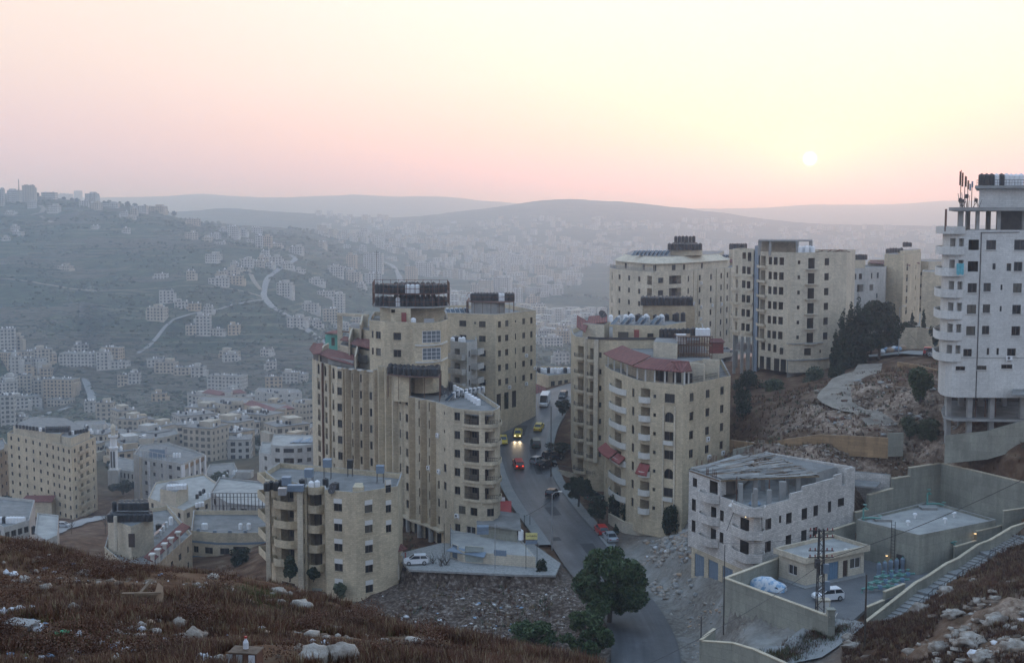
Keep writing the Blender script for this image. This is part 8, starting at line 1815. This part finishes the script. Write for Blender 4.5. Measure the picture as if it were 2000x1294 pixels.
lump(655,1236,None,32,18,'pale rock in the middle of the foreground scrub',seed=5);lump(803,1258,None,46,18,'long pale rock near the lower crest',seed=6);lump(681,1197,None,18,9,'small white rock near the crest at the block foot',seed=7);lump(543,1158,None,36,15,'white rubble lump on the crest, left of the front left block',seed=8);lump(548,1178,None,20,12,'grey stone left of the rounded crest boulder',seed=9)
lump(375,1250,None,44,30,'reddish grey rock in the left middle of the scrub',seed=10);lump(350,1222,None,26,20,'low rock above the reddish grey rock',seed=11);lump(752,1282,None,16,10,'small dull rock near the bottom edge',seed=12);lump(415,1130,None,26,14,'stone pile on the crest below the grey stone house',seed=13);lump(275,1225,None,20,14,'low pale stone in the scrub left of centre',seed=14)
for i,(px,py,D,w,h)in enumerate(((1855,1160,124,36,26),(1800,1195,120,40,30),(1860,1205,114,34,24),(1900,1255,106,60,30),(1950,1220,108,50,30),(1840,1270,107,44,30),(1985,1270,101,50,34),(1920,1290,102,44,28),(1665,1265,130,36,18),(1660,1248,133,26,14),(1905,1135,128,20,10),(1945,1170,120,24,12))):
 lump(px,py,D,w*1.1,h*.75,f'pale limestone boulder on the lower right slope, {nth(i)}' if False else['pale boulder high on the lower right slope','jagged pale outcrop nearest the staircase','rounded pale rock in the middle of the right slope','wide cream ledge rock of the right outcrop','cream rock close to the right edge','large ledge rock above the bottom edge, right slope','rock at the bottom right corner','grey rock at the bottom edge of the right outcrop','big flat tan boulder beside the lane','brown boulder behind the flat tan boulder','small flat stone near the top of the staircase slope','small pale stone right of the high boulder'][i],seed=30+i,rough=.45,sub=2)
BAG=[(7,1197,16,12,'litter_white','small white plastic scrap at the left edge'),(12,1120,12,10,'litter_white','white bag highest at the left edge of the slope'),(25,1123,20,9,'litter_white','pair of white bags near the left edge'),(46,1136,24,16,'rock','pale crumpled sack right of the white bags'),(88,1150,24,14,'rock','grey white cloth lump in the upper left scrub'),(30,1196,34,16,'litter_white','long white bag with dark stripes at the left'),(57,1193,20,13,'litter_white','patterned bag beside the long white bag'),(142,1196,22,26,'rock','standing grey sack in the left scrub'),(154,1184,10,8,'litter_white','small bag on top of the grey sack'),(62,1218,16,12,'litter_blue','blue bag behind the pale round sack'),(70,1232,28,18,'litter_white','pale round sack in the lower left litter'),(86,1224,16,10,'litter_blue','bluish scrap right of the pale round sack'),(154,1243,18,12,'litter_white','grey white bag left of the white bag line'),(168,1252,20,12,'litter_white','white bag in the descending line of litter'),(193,1260,24,12,'litter_white','flat white bag in the middle of the litter line'),(218,1268,20,14,'litter_blue','crumpled bluish bag, left of the big pile'),(232,1262,18,14,'litter_white','crumpled white bag on top of the big pile'),(245,1272,24,12,'litter_white','crumpled white bag in the big pile'),(262,1276,20,10,'litter_blue','crumpled bag at the right end of the big pile'),(276,1232,20,12,'litter_white','square pale block in the scrub'),(292,1218,18,10,'litter_tan','tan scrap above the square pale block'),(320,1250,8,8,'litter_white','tiny white scrap in the scrub, left of centre'),(82,1286,14,9,'litter_white','white scrap at the bottom left edge'),(97,1282,16,9,'litter_blue','blue scrap at the bottom left edge'),(310,1288,20,12,'litter_blue','blue and white scraps at the bottom, left of the rusty box'),(396,1288,30,14,'litter_white','pale blue bag at the bottom, beside the rusty box'),(428,1288,20,14,'rock','grey sack at the bottom, beside the rusty box'),(617,1260,24,16,'litter_white','white plastic bag lying on the flat topped boulder'),(632,1262,18,14,'litter_white','second white plastic bag on the flat topped boulder'),(150,1272,10,7,'litter_white','small white scrap below the litter line'),(355,1190,16,10,'litter_white','white cardboard scrap right of the wooden crate'),(48,1284,14,10,'scrub_green','green bag at the bottom left'),(0,1214,14,8,'litter_white','white scrap by the wooden board at the left edge')]
for i,(px,py,w,h,m_,lb)in enumerate(BAG):lump(px,py,None,w,h,lb,m_,'plastic_bag' if 'bag' in lb else 'sack' if 'sack' in lb else 'scrap','bag' if 'bag' in lb else 'litter',60+i,2,.45)
plain('green_plastic',(.05,.38,.18),.4,.05)
def rest(px,py):D=hit(px,py,12,60,160);q=P(px,py,D);return Vector((q.x,q.y,gz(q.x,q.y)))
q=rest(120,1243);t=thing('plastic_bottle','green plastic bottle lying in the foreground litter','bottle',q+Vector((0,0,.07)),R(15));b=MB();b.tube([(-.12,0,0),(.08,0,.02),(.13,0,.025),(.16,0,.03)],[.055,.055,.03,.02],8);b.build('body',MAT['green_plastic'],t);c=MB();c.tube([(.16,0,.03),(.185,0,.032)],.022,8);c.build('cap',MAT['white_paint'],t)
q=rest(485,1255);
q=rest(481,1300);t=RB=thing('rusty_box','broken box with pale rim and rusty sides at the bottom edge','box',q,R(-8));b=MB();b.box(-.36,.36,-.24,.24,0,.36);b.build('side',MAT['rust'],t);b=MB();b.box(-.38,.38,-.26,.26,.36,.385);b.build('top',MAT['rock_brown'],t)
for sx in(-.34,-.08,.24):place('panel',_box_mesh('panel',.16,.02,.32,'litter_white' if sx>0 else 'concrete'),t,(sx,-.26,.02))
RB.scale=(.64,.64,.72);t2=thing('drink_bottle','small bottle with red cap standing on the rusty box','bottle',q+Vector((.0,0,.295)));b=MB();b.lathe([(0,0),(.045,0),(.045,.10),(.02,.15),(.02,.17),(0,.17)],8);b.build('body',MAT['litter_white'],t2);b=MB();b.lathe([(0,.17),(.024,.17),(.024,.2),(0,.2)],8);b.build('cap',MAT['red_paint'],t2)
q=rest(288,1182);t=CR=thing('wooden_crate','collapsed slatted wooden crate in the foreground scrub','crate',q,R(6))
for i in range(9):place('slat',_box_mesh('slat',.045,.02,.42,'wood'),t,(-.3+i*.075,-.2,.0))
for z in(.0,.38):place('rail',_box_mesh('rail',.72,.03,.05,'wood'),t,(0,-.18,z))
b=MB();b.bar((-.75,-.1,.46),(.45,-.1,.44),.12,0,.03);b.build('plank',MAT['wood'],t);b=MB();b.bar((-.2,0,.45),(.1,.3,.75),.14,0,.03);b.build('plank',MAT['wood'],t);b=MB();b.face([(.36,-.2,0),(.52,-.15,-.1),(.50,0,.6),(.34,0,.75),(.24,-.1,.4)],0);b.face([(.24,-.08,.4),(.34,.02,.75),(.50,.02,.6),(.52,-.13,-.1),(.36,-.18,0)],0);b.build('torn_sheet',MAT['litter_tan'],t)
CR.scale=(.72,)*3;q=rest(32,1232);t=thing('board','weathered grey wooden board lying at the lower left','board',q+Vector((0,0,.12)),R(-18));
for i in range(4):place('plank',_box_mesh('plank',.62,.085,.03,'concrete'),t,(0,i*.09,0))
N=36000;g=np.random.default_rng(9);D=np.exp(g.uniform(math.log(620),math.log(3600),N));px=g.uniform(-120,1250,N);X=(px-1000)/2400*D;den=vnoise(X,D,90,41)*.7+vnoise(X,D,28,42)*.5+np.clip((1600-D)/1500,-.6,.3)>.02;X,Y=X[den][:14500],D[den][:14500]
S=(1.2+2.2*g.random(len(X))**2)*np.clip(Y/1500,.8,1.5);stones('hillside_trees','olive trees and scrub dotted over the far hillside and valley',X,Y,S,('leaf_dark','leaf_grey','leaf_dark'),58,sink=-.2,cat='trees',flat=.8)
N=700;X,Y=g.uniform(-30,60,N),g.uniform(600,700,N)
for i in range(22):
 px=8+i*16+random.uniform(-5,5);pyb=np.interp(px,[0,80,160,220,290,345],[374,383,394,400,407,419]);D=float(np.interp(px,[0,345],[2010,2060]));q=P(px,pyb,D);z=gz(q.x,q.y);t=thing('crest_tree',f'small dark tree, {nth(i)} along the hazy left skyline','tree',(q.x,q.y,z-.5),0,'trees along the hazy left skyline');h=random.uniform(5,10);place('crown',leaf_mesh('crown',[(0,0,h*.6)],[(h*.45,h*.45,h*.42)],160,1.1,'leaf_dark',i),t)
 b=MB();b.tube([(0,0,0),(0,0,h*.5)],.3,5);b.build('trunk',MAT['bark'],t)
 # ==== vehicles
def loft(b,secs,m=0):
 for(x0,w0,a0,c0),(x1,w1,a1,c1)in zip(secs,secs[1:]):
  A_,B_=[(x0,-w0[0],a0),(x0,w0[0],a0),(x0,w0[1],c0),(x0,-w0[1],c0)],[(x1,-w1[0],a1),(x1,w1[0],a1),(x1,w1[1],c1),(x1,-w1[1],c1)]
  for i in range(4):j=(i+1)%4;b.face([A_[i],A_[j],B_[j],B_[i]][::-1],m)
 for s_,f in((secs[0],0),(secs[-1],1)):
  x,w,a,c=s_;q=[(x,-w[0],a),(x,w[0],a),(x,w[1],c),(x,-w[1],c)];b.face(q if not f else q[::-1],m)
CARS={}
def car_kit(kind):
 if kind in CARS:return CARS[kind]
 W=.86
 body={'sedan':[(-2.15,(.7,.72),.42,.78),(-2.0,(.82,.82),.28,.93),(-1.25,(W,.80),.22,.97),(1.0,(W,.80),.22,.93),(1.75,(.84,.78),.25,.80),(2.12,(.70,.66),.38,.66)],'hatch':[(-1.85,(.72,.74),.40,.90),(-1.75,(.82,.80),.28,.98),(-1.0,(W,.8),.22,.98),(.95,(W,.8),.22,.95),(1.6,(.82,.76),.25,.82),(1.92,(.68,.64),.38,.66)],'suv':[(-2.15,(.8,.8),.45,1.05),(-2.05,(.88,.86),.32,1.12),(-1.0,(.9,.86),.3,1.12),(1.0,(.9,.86),.3,1.10),(1.9,(.88,.82),.32,1.0),(2.2,(.76,.74),.45,.85)],'van':[(-2.7,(.92,.92),.4,1.1),(-2.6,(.97,.97),.3,1.15),(1.3,(.97,.95),.3,1.15),(2.2,(.94,.88),.3,1.10),(2.7,(.8,.78),.4,.85)]}[kind]
 cab={'sedan':[(-1.45,(.78,.70),.93,.97),(-.85,(.78,.62),.93,1.38),(.35,(.78,.62),.93,1.42),(1.05,(.78,.70),.9,.95)],'hatch':[(-1.82,(.78,.72),.93,1.0),(-1.45,(.78,.64),.93,1.42),(.3,(.78,.64),.93,1.48),(1.05,(.78,.70),.9,.97)],'suv':[(-2.1,(.84,.80),1.05,1.12),(-1.85,(.84,.72),1.05,1.70),(.3,(.84,.72),1.05,1.74),(.95,(.84,.78),1.05,1.12)],'van':[(-2.68,(.94,.90),1.1,1.15),(-2.6,(.94,.86),1.1,2.5),(1.1,(.94,.86),1.1,2.5),(2.15,(.92,.84),1.05,1.2)]}[kind]
 r={'suv':.38,'van':.36}.get(kind,.32);wx={'sedan':1.32,'hatch':1.2,'suv':1.35,'van':1.75}[kind]
 bb=MB();loft(bb,body);gl=MB();loft(gl,cab)
 rf=MB();c1,c2=cab[1],cab[2];rf.box(c1[0]-.02,c2[0]+.02,-c1[1][1]-.015,c1[1][1]+.015,c1[3]-.03,c2[3]+.025)
 if kind=='van':rf.box(-2.66,.95,-.955,.955,1.12,2.44)
 pl=MB()
 for sy in(-1,1):
  for a,c in((cab[0],cab[1]),(cab[2],cab[3])):pl.bar((a[0],sy*a[1][0 if a is cab[0]else 1]*.97,a[3]if a is cab[0]else a[3]),(c[0],sy*c[1][1]*.99,c[3]),.07)
  pl.bar(((cab[1][0]+cab[2][0])/2,sy*.775,cab[1][2]),((cab[1][0]+cab[2][0])/2,sy*cab[1][1][1],cab[1][3]),.08)
 ty=MB();n=14
 def wheel(m,rr,hw):
  for k in range(n):
   a0,a1=2*math.pi*k/n,2*math.pi*(k+1)/n;p0,p1=(rr*math.cos(a0),rr*math.sin(a0)),(rr*math.cos(a1),rr*math.sin(a1))
   m.face([(p0[0],-hw,p0[1]),(p1[0],-hw,p1[1]),(p1[0],hw,p1[1]),(p0[0],hw,p0[1])],0)
  for s_ in(-1,1):q=[(rr*math.cos(2*math.pi*k/n),s_*hw,rr*math.sin(2*math.pi*k/n))for k in range(n)];m.face(q if s_<0 else q[::-1],0)
 wheel(ty,r,.1);ri=MB();wheel(ri,r*.6,.11)
 CARS[kind]=dict(body=bb,gl=gl.mesh('window',[MAT['car_glass']]),rf=rf,pl=pl,ty=ty.mesh('tyre',[MAT['tyre']]),ri=ri.mesh('rim',[MAT['alu']]),r=r,wx=wx,x0=body[0][0],x1=body[-1][0],zl=body[-2][3]-.12,zt=body[1][3]-.12,yw=body[2][1][0]-.08,roof=cab[1][3],P={});return CARS[kind]
def car(x,y,z,heading,kind,paint,label,head=False,tail=False,taxi=False,pitch=0,group=None,z_is=True):
 k=car_kit(kind)
 if paint not in k['P']:k['P'][paint]=(k['body'].mesh('body',[MAT[paint]]),k['rf'].mesh('roof_panel',[MAT[paint]]),k['pl'].mesh('door_pillars',[MAT[paint]]))
 t=thing('parked_car' if not(head or tail or taxi)else 'taxi' if taxi else 'car',label,'van' if kind=='van' else 'taxi' if taxi else 'car',(x,y,z),heading,group);t.rotation_euler=(0,pitch,heading)
 for n_,m_ in zip(('body','roof_panel','door_pillars'),k['P'][paint]):place(n_,m_,t)
 place('window',k['gl'],t)
 for sx in(-1,1):
  for sy in(-1,1):w_=place('tyre',k['ty'],t,(sx*k['wx'],sy*k['yw'],k['r']));place('rim',k['ri'],w_)
 for sy in(-1,1):
  place('headlight',_box_mesh('headlight',.12,.32,.14,'lamp_lit' if head else 'lamp_off'),t,(k['x1']-.12,sy*.52,k['zl']-.08));place('taillight',_box_mesh('taillight',.08,.28,.16,'tail_lit' if tail else 'tail_off'),t,(k['x0']+.01,sy*.58,k['zt']-.12))
 if taxi:place('roof_sign',_box_mesh('roof_sign',.18,.5,.14,'lamp_off'),t,(-.2,0,k['roof']+.02))
 if head:
  for sy in(-1,1):
   l=bpy.data.lights.new('headlamp_beam','SPOT');l.energy=150;l.spot_size=R(50);l.spot_blend=.6;l.color=(1,.78,.48);l.shadow_soft_size=.08;lo=bpy.data.objects.new('headlamp_beam',l);COL.objects.link(lo);lo.parent=t;lo.location=(k['x1']+.15,sy*.52,k['zl']);lo.rotation_euler=(0,R(-80)+math.pi,0)if False else(R(90),R(0),R(-90));lo.rotation_euler=Vector((-1,0,.16)).to_track_quat('Z','Y').to_euler()
 return t
def on_road(px,py,D0=150,D1=340,lift=.03):
 """where the sight line meets the street surface"""
 best=None
 for p in rd:
  q=P(px,py,p.y);e=abs(q.z-p.z)+.02*math.hypot(q.x-p.x,q.y-p.y)
  if best is None or e<best[0]:best=(e,q,p)
 i=rd.index(best[2]);a,c=rd[max(i-2,0)],rd[min(i+2,len(rd)-1)];d=(c-a);return Vector((best[1].x,best[1].y,best[2].z+lift)),math.atan2(d.y,d.x),math.atan2(d.z,math.hypot(d.x,d.y))
for px,py,kd,pt_,dirn,off,lb,kw in((1012,846,'sedan','yellow_paint',-1,0,'yellow taxi with lit headlights coming down the street',dict(head=True,taxi=True)),(983,858,'sedan','yellow_paint',-1,.1,'yellow taxi half hidden behind the curved block corner',dict(taxi=True)),(1053,830,'sedan','yellow_paint',1,-.1,'yellow taxi driving away up the street',dict(taxi=True)),(1046,862,'suv','car_green',1,.1,'dark grey green jeep with pale roof behind the taxis',{}),(1012,906,'suv','car_red',1,.05,'dark red car with glowing tail lights in mid street',dict(tail=True)),(1064,784,'van','car_white',-1,.15,'white high roofed van parked at the top of the street',{}),(1100,770,'hatch','car_black',-1,.2,'black car parked behind the white van',{}),(1050,900,'hatch','car_silver',1,-.7,'small silver car beside the two black parked cars',{}),(1068,907,'sedan','car_black',1,-1.1,'near black saloon of the two parked at an angle',{}),(1080,892,'suv','car_black',1,-1.2,'rear black car of the two parked at an angle',{}),(1079,960,'hatch','car_black',1,-.6,'black car with pale roof reflection at the kerb beside the round tree',{}),(1174,1034,'hatch','car_red',1,0,'bright red hatchback parked at the right kerb',{}),(1191,1049,'sedan','car_silver',1,.05,'silver saloon parked right behind the red hatchback',{}),(1160,972,'hatch','car_green',1,-1.2,'dark car under the tree beside the garden wall',{}),(998,795,'sedan','car_silver',-1,.9,'grey white car beside the square block entrance',{}),(1014,791,'sedan','car_black',-1,.9,'black car beside the grey white one near the square block',{})):
 q,hd,pt=on_road(px,py+6);car(q.x,q.y,q.z,hd+off+(math.pi if dirn<0 else 0),kd,pt_,lb,pitch=-pt*dirn if abs(off)<.5 else 0,**kw)
q=P(813,1118,186.5);car(q.x,q.y,-53.0,R(8)+math.pi,'hatch','car_white','white hatchback with dark glass parked before the porch');q=P(1617,1170,149);car(q.x,q.y,-46.88,R(14)+math.pi,'hatch','car_white','white estate car parked in the yard beside the lattice pylon')
q=P(1417,688,320);gq_=P(1417,690,320);car(q.x,q.y,q.z,R(5),'sedan','car_silver','silver blue car parked on the rear street near the kiosk');q=P(125,1027,352);car(q.x,q.y,gz(q.x,q.y)+.6,R(-10),'hatch','car_silver','pale car on the lane in the lower left field')
for i in range(6):q=P(1722+i*8,690,256+(i%2)*2.5);z=gz(q.x,q.y)+.35;t=thing('cargo_sack',f'pale bundle, {nth(i)} in the heap beside the hilltop lamp post','bundle',(q.x,q.y,z),i,'bundles in the heap by the hilltop lamp post');b=MB();b.lathe([(0,0),(.7,.1),(.8,.5),(.4,.9),(0,1.0)],8);b.build('cover',MAT[('litter_white','litter_blue','litter_tan')[i%3]],t,weld=True)
for i in range(3):q=P(1812+i*9,690,246-i*3);car(q.x,q.y,gz(q.x,q.y)+.3,R(70+i*20),'hatch',('car_red','car_black','car_silver')[i],('dark red car','black car','silver car')[i]+' parked on the hilltop road left of the white tower')
q=P(1500,1158,153.5);t=thing('covered_car','car hidden under a blue and white patterned cover behind the yard wall','car',(q.x,q.y,-46.88),R(-30));
def covmat():
 m,t_,b_=newmat('cover');ob=nd(t_,'ShaderNodeTexCoord').outputs['Object'];c=ramp(t_,noise(t_,1.6,4,ob,.6),[(.42,(.16,.30,.46)),(.5,(.5,.56,.62)),(.62,(.60,.62,.64)),(.75,(.22,.36,.5))]);t_.links.new(c,b_.inputs['Base Color']);b_.inputs['Roughness'].default_value=.5;MAT['cover']=m
covmat();b=MB();S3=[(-2.2,.7,.9),(-1.9,.95,1.15),(-1.0,.98,1.5),(.2,.98,1.6),(1.0,.95,1.2),(1.9,.9,.95),(2.3,.6,.7)];rg=[]
for x_,w_,h_ in S3:rg.append([(x_,w_*math.cos(a_)*(1.12 if a_ in(0,math.pi)else 1),h_*math.sin(a_)**.6 if 0<a_<math.pi else 0)for a_ in[math.pi*j/8 for j in range(9)]])
for r0,r1 in zip(rg,rg[1:]):
 for j in range(8):b.face([r0[j],r1[j],r1[j+1],r0[j+1]][::-1],0)
b.face(rg[0][::-1],0);b.face(rg[-1],0);b.build('cover',MAT['cover'],t,weld=True)
for sx in(-1.3,1.3):
 for sy in(-.8,.8):place('tyre',car_kit('sedan')['ty'],t,(sx,sy,.32))
if TANKMASS:
 b=MB()
 for x,y,z,k,sc_ in TANKMASS:
  r,h=TK[k][1]*sc_,TK[k][2]*sc_;b.lathe([(r,z),(r,z+h*.82),(r*.8,z+h*.92),(r*.32,z+h*.96),(r*.3,z+h),(0,z+h+.03)],10,1 if 'white' in k else 0,(x,y))
 tag(b.build('rear_water_tanks',[MAT['black_plastic'],MAT['white_paint']]),'water tanks standing in the rear rows on the roofs','water tanks',None,'stuff')
 # ---- haze
def haze():
 b=MB();b.box(-9500,9500,-160,15500,-420,190,0)
 m=bpy.data.materials.new('haze');m.use_nodes=True;t=m.node_tree;t.nodes.clear()
 o=t.nodes.new('ShaderNodeOutputMaterial');v=t.nodes.new('ShaderNodeVolumePrincipled')
 v.inputs['Color'].default_value=(.58,.77,1,1);v.inputs['Absorption Color'].default_value=(1,1,1,1);v.inputs['Density'].default_value=HAZE;v.inputs['Anisotropy'].default_value=.70
 t.links.new(v.outputs[0],o.inputs['Volume'])
 h=b.build('haze',m);tag(h,kind='stuff')
HAZE=.00036
haze()
